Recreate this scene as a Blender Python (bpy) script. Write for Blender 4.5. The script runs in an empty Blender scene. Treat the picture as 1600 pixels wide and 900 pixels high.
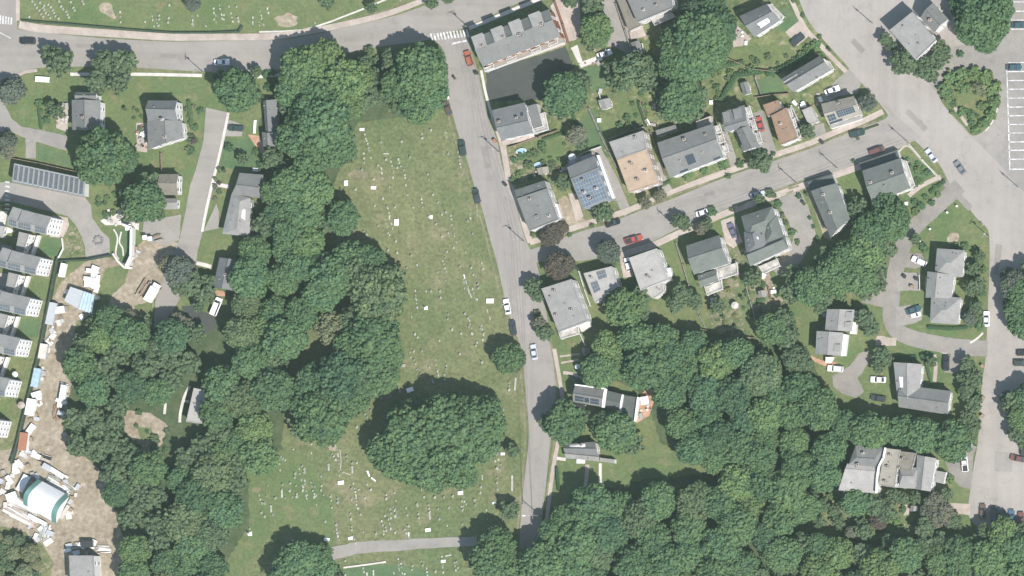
import bpy, bmesh, math, random
import numpy as np
from mathutils import Vector
random.seed(7)
scene = bpy.context.scene
R = math.radians
# ---------------------------------------------------------------- camera
MPP = 0.19                      # metres of ground per photograph pixel
CAM = (450.0, -95.0, 1800.0)    # survey camera, well to the east of the frame
GW = 1600*MPP
cd = bpy.data.cameras.new('camera'); cam = bpy.data.objects.new('camera', cd)
scene.collection.objects.link(cam)
cam.location = CAM; cam.rotation_euler = (0, 0, 0)
cd.sensor_width = 36; cd.lens = 36*CAM[2]/GW
cd.shift_x = -CAM[0]/GW; cd.shift_y = -CAM[1]/GW
cd.clip_start = 10; cd.clip_end = 6000
scene.camera = cam
# ---------------------------------------------------------------- light
SUN_EL, SUN_AZ = 54.5, 131.0    # azimuth clockwise from north (+Y)
w = bpy.data.worlds.new("World"); scene.world = w; w.use_nodes = True
nt = w.node_tree; bg = nt.nodes['Background']
sky = nt.nodes.new('ShaderNodeTexSky'); sky.sky_type = 'NISHITA'; sky.sun_disc = False
sky.sun_elevation = R(SUN_EL); sky.sun_rotation = R(SUN_AZ)
nt.links.new(sky.outputs[0], bg.inputs[0]); bg.inputs[1].default_value = 0.112
sl = bpy.data.lights.new('sun', 'SUN'); so = bpy.data.objects.new('sun', sl)
scene.collection.objects.link(so)
sl.energy = 5.0; sl.angle = R(0.5); sl.color = (1.0, 0.964, 0.92)
sd = Vector((math.sin(R(SUN_AZ))*math.cos(R(SUN_EL)), math.cos(R(SUN_AZ))*math.cos(R(SUN_EL)), math.sin(R(SUN_EL))))
so.rotation_euler = sd.to_track_quat('Z', 'Y').to_euler(); so.location = sd*300
scene.view_settings.view_transform = 'Standard'; scene.view_settings.look = 'None'
scene.view_settings.exposure = 0.77; scene.view_settings.gamma = 1.0
scene.view_settings.use_curve_mapping = False
scene.render.engine = 'CYCLES'

# ---------------------------------------------------------------- helpers
COL = scene.collection
def P(px, py, z=0.0):
    """ground plan position of a point of height z that stands at photograph position px,py"""
    gx, gy = (px-800)*MPP, (450-py)*MPP
    k = z/CAM[2]
    return (gx+(CAM[0]-gx)*k, gy+(CAM[1]-gy)*k)
def S(v):
    v /= 255.0
    return v/12.92 if v <= 0.04045 else ((v+0.055)/1.055)**2.4
SEEN = {}
def tag(o, label, cat, group=None):
    o['label'] = label; o['category'] = cat
    if group: o['group'] = group
    SEEN[label] = SEEN.get(label, 0)+1
    return o
def struct(o):
    o['kind'] = 'structure'; return o
def stuff(o):
    o['kind'] = 'stuff'; return o
def empty(name, x, y, z=0.0, rz=0.0):
    o = bpy.data.objects.new(name, None); COL.objects.link(o)
    o.location = (x, y, z); o.rotation_euler = (0, 0, rz); o.empty_display_size = 0.5
    return o
def mesh_obj(name, verts, faces, mats, parent=None, mi=None, origin=None, smooth=False):
    """verts in world metres; origin = where the thing's own origin stands"""
    ox, oy, oz = origin if origin else (0, 0, 0)
    me = bpy.data.meshes.new(name)
    me.from_pydata([(v[0]-ox, v[1]-oy, v[2]-oz) for v in verts], [], faces)
    if not isinstance(mats, (list, tuple)): mats = [mats]
    for m in mats: me.materials.append(m)
    if mi: me.polygons.foreach_set('material_index', mi)
    if smooth: me.polygons.foreach_set('use_smooth', [True]*len(me.polygons))
    me.validate(); me.update()
    o = bpy.data.objects.new(name, me); COL.objects.link(o)
    if parent: o.parent = parent
    else: o.location = (ox, oy, oz)
    return o
class MB:
    def __init__(s): s.v = []; s.f = []; s.m = []
    def add(s, vs, fs, m=0):
        n = len(s.v); s.v += [tuple(v) for v in vs]
        for f in fs: s.f.append(tuple(i+n for i in f)); s.m.append(m)
    def box(s, c, d, rz=0.0, m=0, tilt=None):
        cx, cy, cz = c; hx, hy, hz = d[0]/2, d[1]/2, d[2]/2
        ca, sa = math.cos(rz), math.sin(rz); vs = []
        for z in (-hz, hz):
            for x, y in ((-hx, -hy), (hx, -hy), (hx, hy), (-hx, hy)):
                vs.append((cx+x*ca-y*sa, cy+x*sa+y*ca, cz+z))
        s.add(vs, [(3, 2, 1, 0), (4, 5, 6, 7), (0, 1, 5, 4), (1, 2, 6, 5), (2, 3, 7, 6), (3, 0, 4, 7)], m)
    def prism(s, pts, z0, z1, m=0, mtop=None):
        n = len(pts)
        a = sum(pts[i][0]*pts[(i+1) % n][1]-pts[(i+1) % n][0]*pts[i][1] for i in range(n))
        if a < 0: pts = pts[::-1]
        vs = [(p[0], p[1], z0) for p in pts]+[(p[0], p[1], z1) for p in pts]
        s.add(vs, [(i, (i+1) % n, n+(i+1) % n, n+i) for i in range(n)]+[tuple(range(n))[::-1]], m)
        s.add([(p[0], p[1], z1) for p in pts], [tuple(range(n))], m if mtop is None else mtop)
    def tube(s, a, b, r0, r1=None, n=8, m=0):
        r1 = r0 if r1 is None else r1
        a = Vector(a); b = Vector(b); d = (b-a).normalized()
        u = d.cross(Vector((0, 0, 1)))
        if u.length < 1e-4: u = Vector((1, 0, 0))
        u.normalize(); v = d.cross(u)
        vs = []
        for c, r in ((a, r0), (b, r1)):
            for i in range(n):
                t = 2*math.pi*i/n; vs.append(c+u*(r*math.cos(t))+v*(r*math.sin(t)))
        s.add(vs, [(i, (i+1) % n, n+(i+1) % n, n+i) for i in range(n)]+[tuple(range(n))[::-1], tuple(range(n, 2*n))], m)
    def obj(s, name, mats, parent=None, origin=None, smooth=False):
        return mesh_obj(name, s.v, s.f, mats, parent, s.m, origin, smooth)

def copy_child(o, parent):
    c = o.copy(); COL.objects.link(c); c.parent = parent; return c

# ---------------------------------------------------------------- materials
def new_mat(name, rough=0.85, spec=0.25):
    m = bpy.data.materials.new(name); m.use_nodes = True
    b = m.node_tree.nodes['Principled BSDF']
    b.inputs['Roughness'].default_value = rough
    b.inputs['Specular IOR Level'].default_value = spec
    return m, m.node_tree, b
def N(nt, t, **k):
    n = nt.nodes.new(t)
    for a, v in k.items(): setattr(n, a, v)
    return n
def noise_val(nt, scale, detail=4, rough=0.55, coord='Object', sc=(1, 1, 1), lac=2.0, rot=0.0):
    tc = N(nt, 'ShaderNodeTexCoord'); mp = N(nt, 'ShaderNodeMapping')
    mp.inputs['Scale'].default_value = sc; mp.inputs['Rotation'].default_value = (0, 0, rot)
    nz = N(nt, 'ShaderNodeTexNoise'); nz.inputs['Scale'].default_value = scale
    nz.inputs['Detail'].default_value = detail; nz.inputs['Roughness'].default_value = rough
    nt.links.new(tc.outputs[coord], mp.inputs[0]); nt.links.new(mp.outputs[0], nz.inputs[0])
    return nz.outputs['Fac']
def ramp(nt, fac, stops):
    r = N(nt, 'ShaderNodeValToRGB'); nt.links.new(fac, r.inputs[0])
    e = r.color_ramp.elements
    while len(e) < len(stops): e.new(0.5)
    for i, (p, c) in enumerate(stops):
        e[i].position = p; e[i].color = (c[0], c[1], c[2], 1)
    return r.outputs[0]
def mix(nt, fac, a, b, mode='MIX'):
    m = N(nt, 'ShaderNodeMix', data_type='RGBA', blend_type=mode)
    if isinstance(fac, (int, float)): m.inputs[0].default_value = fac
    else: nt.links.new(fac, m.inputs[0])
    for i, x in ((6, a), (7, b)):
        if isinstance(x, tuple): m.inputs[i].default_value = (x[0], x[1], x[2], 1)
        else: nt.links.new(x, m.inputs[i])
    return m.outputs[2]
def sc3(c, k): return (c[0]*k, c[1]*k, c[2]*k)
def patchy(name, c0, c1, big=0.05, fine=1.2, c2=None, rough=0.95, finek=0.30, stretch=(1, 1, 1), rot=0.0, mid=0.5, wd=0.14, bump=0.0, midk=.10):
    """two tones blended in large patches with fine speckle on top"""
    m, nt, b = new_mat(name, rough)
    f = noise_val(nt, big, 5, 0.6, sc=stretch, rot=rot)
    col = ramp(nt, f, [(mid-wd, c0), (mid+wd, c1)])
    if c2:
        f2 = noise_val(nt, big*3.1+0.02, 5, 0.65)
        msk = ramp(nt, f2, [(0.54, (0, 0, 0)), (0.68, (1, 1, 1))])
        col = mix(nt, msk, col, c2)
    g = noise_val(nt, fine, 6, 0.7)
    gc = ramp(nt, g, [(0.28, (1-finek,)*3), (0.72, (1+finek,)*3)])
    col = mix(nt, 1.0, col, gc, 'MULTIPLY')
    nt.links.new(col, b.inputs['Base Color'])
    h = noise_val(nt, 0.28, 4, 0.65); hc = ramp(nt, h, [(0.3, (1-midk,)*3), (0.7, (1+midk,)*3)]); col = mix(nt, 1.0, col, hc, 'MULTIPLY')
    nt.links.new(col, b.inputs['Base Color'])
    if bump:
        bp = N(nt, 'ShaderNodeBump'); bp.inputs['Strength'].default_value = bump; bp.inputs['Distance'].default_value = 0.15
        nt.links.new(g, bp.inputs['Height']); nt.links.new(bp.outputs[0], b.inputs['Normal'])
    return m
def flat(name, c, rough=0.7, k=0.10, scale=1.5, spec=0.3, metal=0.0):
    m, nt, b = new_mat(name, rough, spec)
    g = noise_val(nt, scale, 4, 0.6)
    gc = ramp(nt, g, [(0.3, sc3(c, 1-k)), (0.7, sc3(c, 1+k))])
    nt.links.new(gc, b.inputs['Base Color']); b.inputs['Metallic'].default_value = metal
    return m
M = {}
M['grass'] = patchy('cemetery_grass', (0.087, 0.112, 0.048), (0.127, 0.132, 0.063), 0.028, 1.0, (0.159, 0.146, 0.085), finek=.42, bump=.6, midk=.16)
M['lawn'] = patchy('lawn_grass', (0.074, 0.111, 0.043), (0.114, 0.131, 0.057), 0.06, 1.1, (0.141, 0.133, 0.066), finek=.26, bump=.5)
M['lawn_dark'] = patchy('shaded_lawn_grass', (0.061, 0.104, 0.047), (0.085, 0.121, 0.058), 0.12, 1.3, finek=.22, bump=.5)  # lawns that are a darker green of their own
M['yard'] = patchy('rough_yard', (0.051, 0.086, 0.030), (0.123, 0.135, 0.061), 0.16, 1.0, (0.221, 0.193, 0.133), mid=.44, finek=.42, midk=.2, bump=.7)
M['garden'] = patchy('garden_bed', (0.051, 0.089, 0.030), (0.162, 0.149, 0.089), 0.35, 1.6, (0.255, 0.212, 0.162), finek=.5, bump=.8)
M['dirt'] = patchy('dirt', (0.190, 0.156, 0.112), (0.257, 0.219, 0.164), 0.10, 0.8, (0.298, 0.260, 0.207), finek=.34, midk=.14)
M['verge'] = patchy('verge', (0.107, 0.111, 0.053), (0.193, 0.168, 0.115), 0.3, 1.4, finek=.3)
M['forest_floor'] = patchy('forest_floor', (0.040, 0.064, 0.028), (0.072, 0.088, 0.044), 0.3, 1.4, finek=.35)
def asphalt(name, c, patch, rot=0.0, k=.05, str_=(1, 1, 1)):
    m, nt, b = new_mat(name, 0.93, 0.2)
    f = noise_val(nt, 0.05, 5, 0.6); col = ramp(nt, f, [(0.35, c), (0.65, patch)])
    lanes = noise_val(nt, 0.5, 3, 0.5, sc=str_, rot=rot)
    lc = ramp(nt, lanes, [(0.36, (1-.045,)*3), (0.6, (1.03,)*3)])
    col = mix(nt, 1.0, col, lc, 'MULTIPLY')
    # tar-sealed cracks
    tc = N(nt, 'ShaderNodeTexCoord'); vo = N(nt, 'ShaderNodeTexVoronoi', feature='DISTANCE_TO_EDGE')
    vo.inputs['Scale'].default_value = 0.10
    nz = N(nt, 'ShaderNodeTexNoise'); nz.inputs['Scale'].default_value = 0.35; nz.inputs['Detail'].default_value = 4
    add = N(nt, 'ShaderNodeMix', data_type='VECTOR'); add.inputs[0].default_value = 0.88
    ms = N(nt, 'ShaderNodeVectorMath', operation='MULTIPLY_ADD')
    nt.links.new(tc.outputs['Object'], nz.inputs[0])
    nt.links.new(nz.outputs['Color'], ms.inputs[0]); ms.inputs[1].default_value = (6, 6, 0)
    nt.links.new(tc.outputs['Object'], ms.inputs[2]); nt.links.new(ms.outputs[0], vo.inputs['Vector'])
    msk = ramp(nt, vo.outputs['Distance'], [(0.0, (.86,)*3), (0.012, (1, 1, 1))])
    gate = noise_val(nt, 0.04, 2, 0.5); gm = ramp(nt, gate, [(.45, (0, 0, 0)), (.55, (1, 1, 1))])
    cr = mix(nt, gm, (1, 1, 1), msk); col = mix(nt, 1.0, col, cr, 'MULTIPLY')
    st = noise_val(nt, 0.22, 6, 0.75); sc_ = ramp(nt, st, [(0.34, (.88,)*3), (0.46, (1.0,)*3), (0.62, (1.04,)*3)]); col = mix(nt, 1.0, col, sc_, 'MULTIPLY')
    g = noise_val(nt, 2.2, 6, 0.75); gc = ramp(nt, g, [(0.25, (1-k*1.6,)*3), (0.75, (1+k*1.6,)*3)])
    col = mix(nt, 1.0, col, gc, 'MULTIPLY')
    nt.links.new(col, b.inputs['Base Color']); return m
M['road_top'] = asphalt('asphalt_main_road', (0.202, 0.186, 0.168), (0.237, 0.217, 0.196), str_=(0.03, 1.2, 1), rot=0.0)
M['road_mid'] = asphalt('asphalt_street', (0.209, 0.192, 0.177), (0.233, 0.213, 0.195), str_=(1.2, 0.03, 1), rot=-0.2)
M['road_side'] = asphalt('asphalt_side_street', (0.205, 0.191, 0.175), (0.232, 0.214, 0.195), rot=0.32, str_=(0.05, 1.0, 1))
M['road_ave'] = asphalt('asphalt_avenue', (0.240, 0.218, 0.198), (0.276, 0.251, 0.227), rot=0.92, str_=(1.0, 0.04, 1))
M['road_old'] = asphalt('asphalt_old_drive', (0.163, 0.151, 0.136), (0.224, 0.204, 0.184), k=.12)
M['lot_dark'] = asphalt('asphalt_dark_lot', (0.047, 0.051, 0.047), (0.058, 0.061, 0.056))
M['lot_grey'] = asphalt('asphalt_grey_lot', (0.194, 0.181, 0.166), (0.241, 0.222, 0.201), k=.09)
M['concrete'] = patchy('concrete_pink', (0.286, 0.240, 0.208), (0.353, 0.304, 0.266), 0.3, 1.5, finek=.12)
M['concrete_w'] = patchy('concrete_white', (0.405, 0.374, 0.344), (0.484, 0.451, 0.418), 0.3, 1.5, finek=.12)
M['brick_pav'] = patchy('brick_paving', (.30, .17, .11), (.38, .24, .17), 0.6, 2.5, finek=.25)
M['white_line'] = patchy('road_paint', (.30, .29, .28), (.60, .60, .59), 0.9, 3.0, finek=.25)
def shingle(name, c, k=.17):
    m, nt, b = new_mat(name, 0.9, 0.2)
    f = noise_val(nt, 0.35, 6, 0.75); col = ramp(nt, f, [(0.3, sc3(c, 1-k)), (0.7, sc3(c, 1+k))])
    g = noise_val(nt, 3.0, 4, 0.7); gc = ramp(nt, g, [(0.3, (.86,)*3), (.7, (1.12,)*3)])
    col = mix(nt, 1.0, col, gc, 'MULTIPLY'); nt.links.new(col, b.inputs['Base Color']); return m
ROOF = {}
for nm, c in dict(grey=(.150, .156, .154), lgrey=(.225, .226, .222), pale=(.30, .295, .285), dgrey=(.085, .098, .096),
                  green=(.122, .136, .128), brown=(.215, .150, .108), tan=(.335, .262, .198), dbrown=(.10, .085, .07),
                  taupe=(.165, .155, .132), slate=(.14, .148, .152), beige=(.25, .235, .205)).items():
    ROOF[nm] = shingle('roof_'+nm, (c[0]*.92, c[1]*.89, c[2]*.86))
def siding(name, c):
    m, nt, b = new_mat(name, 0.75, 0.3)
    f = noise_val(nt, 5.0, 2, 0.5, sc=(.1, .1, 1)); col = ramp(nt, f, [(0.4, sc3(c, .9)), (0.6, c)])
    g = noise_val(nt, 0.8, 4, 0.6); gc = ramp(nt, g, [(.3, (.88,)*3), (.7, (1.04,)*3)])
    col = mix(nt, 1.0, col, gc, 'MULTIPLY'); nt.links.new(col, b.inputs['Base Color']); return m
WALL = {}
for nm, c in dict(white=(.62, .61, .60), cream=(.50, .46, .38), grey=(.34, .34, .34), brick=(.30, .135, .075),
                  blue=(.25, .30, .36), tan=(.40, .33, .25), brown=(.20, .13, .09), beige=(.46, .41, .35)).items():
    WALL[nm] = siding('siding_'+nm, c)
M['trim'] = flat('white_trim', (.66, .65, .64), 0.6, .06)
M['glass'] = flat('window_glass', (.035, .045, .055), 0.12, .2, spec=.6)
M['brick'] = flat('brick', (.26, .12, .075), .9, .2, 3)
M['vent'] = flat('vent_metal', (.16, .16, .16), .6, .2)
M['dark'] = flat('dark_metal', (.03, .03, .032), .6, .2)
M['steel'] = flat('steel', (.42, .43, .44), .4, .08, metal=.3)
M['kerb'] = patchy('kerb_granite', (.26, .25, .235), (.36, .345, .325), 1.0, 3.0, finek=.15)
M['deck_floor'] = patchy('deck_boards', (.22, .21, .19), (.40, .38, .35), 0.5, 3.0, finek=.3)
M['wood'] = flat('weathered_wood', (.22, .165, .115), .85, .25, 2)
M['wood_grey'] = flat('grey_wood', (.27, .25, .225), .85, .25, 2)
M['fence_w'] = flat('white_fence', (.55, .54, .52), .7, .1)
M['stone'] = flat('pale_gravestone', (.33, .33, .29), .8, .2, .7)
M['stone_g'] = flat('grey_gravestone', (.22, .23, .19), .85, .25, .7)
M['marble'] = flat('white_marble', (.80, .80, .79), .5, .05)
M['tyre'] = flat('tyre_rubber', (.02, .02, .02), .8, .1)
M['lamp'] = flat('lamp_glass', (.7, .7, .66), .2, .03)
M['taillight'] = flat('tail_light', (.35, .02, .02), .3, .03)
M['canvas_w'] = flat('white_canvas', (.64, .64, .63), .6, .03, .5)
M['teal'] = flat('teal_canvas', (.10, .20, .175), .6, .08, .5)
M['tarp_blue'] = flat('blue_tarp', (.27, .36, .42), .5, .25, .8)
M['hedge_dark'] = flat('fence_green', (.035, .055, .035), .9, .3, 1.0)
M['water_blue'] = flat('pool_blue', (.25, .38, .45), .2, .2, 1.0)
M['bark'] = flat('bark', (.11, .085, .06), .9, .3, 3)
# panels
def solar():
    m, nt, b = new_mat('solar_panel', 0.45, 0.4)
    tc = N(nt, 'ShaderNodeTexCoord'); g = noise_val(nt, 1.0, 3, .5)
    col = ramp(nt, g, [(.3, (.070, .080, .086)), (.7, (.10, .112, .12))])
    nt.links.new(col, b.inputs['Base Color']); return m
M['solar'] = solar()
M['solar_blue'] = flat('blue_solar_panel', (.085, .108, .135), .4, .25, .6)
M['solar_dark'] = flat('dark_solar_panel', (.035, .045, .055), .4, .2, .6)
M['solar_frame'] = flat('panel_frame', (.30, .33, .36), .4, .05)
# car paint takes the object's own colour
def by_object(name, rough, spec, coat=0.0, var=0.0, scale=1.0):
    m, nt, b = new_mat(name, rough, spec)
    oi = N(nt, 'ShaderNodeObjectInfo'); col = oi.outputs['Color']
    if var:
        g = noise_val(nt, scale, 4, .6); gc = ramp(nt, g, [(.3, (1-var,)*3), (.7, (1+var,)*3)])
        col = mix(nt, 1.0, col, gc, 'MULTIPLY')
    nt.links.new(col, b.inputs['Base Color'])
    if coat: b.inputs['Coat Weight'].default_value = coat
    return m, nt, b, col
M['paint'] = by_object('car_paint', .35, .5, .4)[0]
def foliage():
    m, nt, b, col = by_object('foliage', .75, .25)
    at = N(nt, 'ShaderNodeAttribute'); at.attribute_name = 'tone'
    tcol = ramp(nt, at.outputs['Fac'], [(0.0, (.60, .64, .68)), (0.5, (1.0, 1.0, 1.0)), (1.0, (1.28, 1.24, 1.16))])
    col = mix(nt, 1.0, col, tcol, 'MULTIPLY')
    g = noise_val(nt, 2.6, 2, .5); hc = ramp(nt, g, [(.35, (.86, .93, 1.0)), (.65, (1.15, 1.07, .95))])
    col = mix(nt, 1.0, col, hc, 'MULTIPLY')
    nt.links.new(col, b.inputs['Base Color'])
    tr = N(nt, 'ShaderNodeBsdfTranslucent'); nt.links.new(col, tr.inputs[0])
    mx = N(nt, 'ShaderNodeMixShader'); mx.inputs[0].default_value = 0.2
    out = nt.nodes['Material Output']
    nt.links.new(b.outputs[0], mx.inputs[1]); nt.links.new(tr.outputs[0], mx.inputs[2]); nt.links.new(mx.outputs[0], out.inputs[0])
    return m
M['leaf'] = foliage()

# ---------------------------------------------------------------- air between the survey camera and the town
def build_haze(dens):
    s = (1560, 1560, 905); bm = bmesh.new(); bmesh.ops.create_cube(bm, size=2)
    for v in bm.verts: v.co = (v.co.x*s[0], v.co.y*s[1], (v.co.z+1)*s[2]-1)
    me = bpy.data.meshes.new('haze'); bm.to_mesh(me); bm.free()
    m = bpy.data.materials.new('haze_air'); m.use_nodes = True; nt = m.node_tree; nt.nodes.clear()
    out = nt.nodes.new('ShaderNodeOutputMaterial'); v = nt.nodes.new('ShaderNodeVolumePrincipled')
    v.inputs['Color'].default_value = (.70, .92, .80, 1); v.inputs['Density'].default_value = dens; v.inputs['Anisotropy'].default_value = 0.2
    nt.links.new(v.outputs[0], out.inputs['Volume']); me.materials.append(m)
    o = bpy.data.objects.new('haze', me); scene.collection.objects.link(o); o['kind'] = 'stuff'
build_haze(0.000046)
# ================================================================ THE SETTING
def cr(pts, n=8, closed=False):
    out = []; L = len(pts)
    rng = range(L) if closed else range(L-1)
    for i in rng:
        p0 = pts[(i-1) % L] if closed or i > 0 else pts[0]
        p1 = pts[i]; p2 = pts[(i+1) % L]
        p3 = pts[(i+2) % L] if closed or i+2 < L else pts[-1]
        for k in range(n):
            t = k/n
            out.append(tuple(0.5*((2*p1[j])+(-p0[j]+p2[j])*t+(2*p0[j]-5*p1[j]+4*p2[j]-p3[j])*t*t+(-p0[j]+3*p1[j]-3*p2[j]+p3[j])*t**3) for j in (0, 1)))
    if not closed: out.append(pts[-1])
    return out
def resample(pts, step=6.0, jit=0.0, rnd=random):
    out = []; L = len(pts)
    for i in range(L):
        a, b = pts[i], pts[(i+1) % L]; d = math.dist(a, b); n = max(1, int(d/step))
        for k in range(n):
            t = k/n
            j = (rnd.uniform(-jit, jit), rnd.uniform(-jit, jit)) if (jit and k) else (0, 0)
            out.append((a[0]+(b[0]-a[0])*t+j[0], a[1]+(b[1]-a[1])*t+j[1]))
    return out
ZC_ = [0]
def area(name, pts, lvl, mat, jit=0.0, smooth=False):
    if smooth: pts = cr(pts, 5, True)
    if jit: pts = resample(pts, 5.0, jit)
    ZC_[0] += 1; vs = [(*P(x, y), lvl*0.006+(ZC_[0] % 5)*.0012) for x, y in pts]
    bm = bmesh.new(); bv = [bm.verts.new(v) for v in vs]; f = bm.faces.new(bv)
    bmesh.ops.triangulate(bm, faces=[f]); bm.normal_update()
    for f in bm.faces:
        if f.normal.z < 0: f.normal_flip()
    me = bpy.data.meshes.new(name); bm.to_mesh(me); bm.free(); me.materials.append(mat)
    o = bpy.data.objects.new(name, me); COL.objects.link(o); return struct(o)
def ribbon(name, pts, w, h, mat, lvl=6, jit=0.0, n=6):
    """raised strip (h>0: real kerb height) or flat sheet along a line; w in photograph pixels"""
    c = cr(pts, n) if len(pts) > 2 else resample(pts+pts[:0], 8)[:0] or pts
    L, Rr = [], []
    for i, p in enumerate(c):
        a = c[max(0, i-1)]; b = c[min(len(c)-1, i+1)]
        dx, dy = b[0]-a[0], b[1]-a[1]; d = math.hypot(dx, dy) or 1
        ww = (w if not isinstance(w, (list, tuple)) else w[0]+(w[1]-w[0])*i/(len(c)-1))/2
        j = random.uniform(-jit, jit)
        L.append((p[0]-dy/d*ww+j, p[1]+dx/d*ww+j)); Rr.append((p[0]+dy/d*ww+j, p[1]-dx/d*ww+j))
    ZC_[0] += 1; z = h+(ZC_[0] % 5)*.0012 if h else lvl*0.006+(ZC_[0] % 5)*.0012
    vs = [(*P(x, y), z) for x, y in L]+[(*P(x, y), z) for x, y in Rr]; k = len(L)
    fs = [(i, i+1, k+i+1, k+i) for i in range(k-1)]
    if h:
        vs += [(v[0], v[1], 0) for v in vs]
        fs += [(i, i+2*k, i+1+2*k, i+1) for i in range(k-1)]+[(k+i, k+i+1, 3*k+i+1, 3*k+i) for i in range(k-1)]
        fs += [(0, k, 3*k, 2*k), (k-1, 3*k-1, 4*k-1, 2*k-1)]
    o = mesh_obj(name, vs, fs, mat); 
    bm = bmesh.new(); bm.from_mesh(o.data); bmesh.ops.recalc_face_normals(bm, faces=bm.faces)
    if not h and sum(f.normal.z for f in bm.faces) < 0: bmesh.ops.reverse_faces(bm, faces=bm.faces)
    bm.to_mesh(o.data); bm.free()
    return struct(o)

g = mesh_obj('ground', [(-1500, -1500, 0), (1500, -1500, 0), (1500, 1500, 0), (-1500, 1500, 0)], [(0, 1, 2, 3)], M['grass']); struct(g)
# ---- broad ground zones (level 1)
area('terrain', [(757, 60), (880, 0), (1240, -20), (1300, 75), (1390, 175), (1262, 226), (1050, 305), (835, 384), (800, 300), (770, 190)], 1, M['yard'])
area('terrain', [(828, 402), (1010, 378), (1250, 290), (1425, 225), (1545, 345), (1540, 560), (1525, 800), (1530, 830), (1600, 850), (1640, 960), (820, 960), (860, 700), (868, 560)], 1, M['lawn'])
area('terrain', [(-20, 118), (440, 112), (440, 300), (370, 480), (270, 520), (200, 520), (140, 470), (-20, 300)], 1, M['lawn'])
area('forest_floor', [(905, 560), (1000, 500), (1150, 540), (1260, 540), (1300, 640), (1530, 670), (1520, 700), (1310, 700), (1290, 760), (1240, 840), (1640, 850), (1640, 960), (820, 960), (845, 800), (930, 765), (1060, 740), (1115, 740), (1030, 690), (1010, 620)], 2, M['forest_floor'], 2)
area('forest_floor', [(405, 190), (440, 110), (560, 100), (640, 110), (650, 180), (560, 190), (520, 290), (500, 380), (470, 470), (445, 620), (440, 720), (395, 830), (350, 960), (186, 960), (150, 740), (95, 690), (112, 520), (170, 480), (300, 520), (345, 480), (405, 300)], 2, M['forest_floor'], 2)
area('grass_field', [(385, 700), (470, 705), (520, 790), (520, 860), (420, 840), (370, 900), (350, 960), (340, 900), (390, 820)], 3, M['lawn'], 1.5)
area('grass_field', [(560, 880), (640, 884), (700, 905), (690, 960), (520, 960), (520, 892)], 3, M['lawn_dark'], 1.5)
area('grass_field', [(30, 32), (200, 46), (380, 52), (480, 46), (600, 15), (650, -5), (650, -60), (25, -60)], 3, M['lawn'], 0.8)
# ---- construction ground
area('dirt', [(96, 440), (150, 395), (190, 410), (225, 375), (285, 380), (262, 440), (240, 470), (236, 510), (196, 500), (175, 478), (120, 502), (112, 540), (112, 600), (98, 670), (122, 702), (160, 738), (182, 812), (198, 850), (198, 960), (60, 960), (84, 880), (66, 850), (20, 825), (-20, 820), (-20, 705), (24, 700), (40, 640), (58, 560), (66, 500)], 3, M['dirt'], 1.2)
area('lawn', [(165, 420), (205, 410), (196, 440), (175, 462), (160, 500), (146, 488), (150, 460)], 4, M['lawn'], 1.0)
area('lawn', [(208, 478), (238, 470), (240, 495), (225, 505)], 4, M['lawn'], 1.0)
area('dirt', [(195, 640), (235, 645), (262, 665), (255, 690), (240, 712), (205, 700), (194, 672)], 4, M['dirt'], 1.0)
area('lawn', [(214, 668), (236, 668), (238, 685), (222, 690)], 5, M['lawn'], 1.0)
area('garden_bed', [(-20, 828), (40, 830), (64, 858), (84, 882), (62, 905), (60, 960), (-20, 960)], 4, M['garden'], 1.5)
# ---- roads
T_up = [(-20, 46), (30, 46), (60, 50), (130, 57), (200, 62), (267, 65), (330, 64), (430, 62), (480, 56), (534, 44), (600, 29), (655, 12), (700, -8), (740, -30)]
T_lo = [(880, -30), (830, -2), (800, 9), (733, 40), (670, 62), (600, 72), (545, 82), (500, 96), (440, 108), (380, 113), (300, 111), (215, 106), (120, 104), (62, 106), (25, 118), (22, 160), (-20, 160)]
area('road', cr(T_up, 4)+cr(T_lo, 4), 7, M['road_top'])
area('road', [(-20, -30), (27, -30), (27, 47), (-20, 47)], 8, M['road_top'])
C_l = [(676, 60), (694, 80), (694, 110), (700, 150), (707, 178), (718, 215), (730, 250), (741, 290), (753, 325), (765, 370), (775, 405), (783, 440), (792, 480), (803, 515), (815, 545), (820, 600), (825, 650), (826, 690), (821, 735), (816, 780), (812, 840), (808, 905), (804, 960)]
C_r = [(846, 960), (842, 860), (848, 800), (855, 740), (860, 690), (866, 650), (869, 610), (866, 560), (860, 520), (852, 480), (845, 440), (838, 410), (832, 396), (823, 379), (814, 352), (806, 320), (792, 285), (783, 252), (776, 217), (763, 185), (755, 150), (746, 110), (736, 78), (732, 50)]
area('road', cr(C_l, 3)+cr(C_r, 3), 9, M['road_mid'])
SU = [(824, 392), (838, 387), (892, 367), (923, 357), (947, 351), (998, 330), (1047, 312), (1100, 290), (1145, 273), (1208, 252), (1263, 233), (1297, 219), (1347, 199), (1373, 190), (1386, 183), (1388, 172), (1375, 158)]
SL = [(1440, 215), (1424, 222), (1402, 233), (1348, 252), (1307, 268), (1252, 282), (1205, 300), (1150, 320), (1120, 332), (1058, 358), (1017, 378), (972, 392), (930, 404), (890, 409), (845, 408), (836, 416)]
area('road', cr(SU, 3)+cr(SL, 3), 11, M['road_side'])
A_l = [(1238, -30), (1259, 25), (1278, 52), (1300, 77), (1322, 101), (1345, 128), (1375, 162), (1400, 195), (1430, 220), (1447, 237), (1468, 257), (1480, 280), (1492, 300), (1507, 316), (1527, 342), (1542, 356), (1546, 375), (1546, 420), (1544, 470), (1542, 520), (1540, 560), (1535, 595), (1531, 640), (1528, 690), (1522, 725), (1517, 760), (1514, 806), (1540, 830), (1600, 850), (1660, 850)]
A_r = [(1660, 430), (1660, -30), (1480, -30), (1460, -30), (1420, -30), (1340, -30)]
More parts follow.
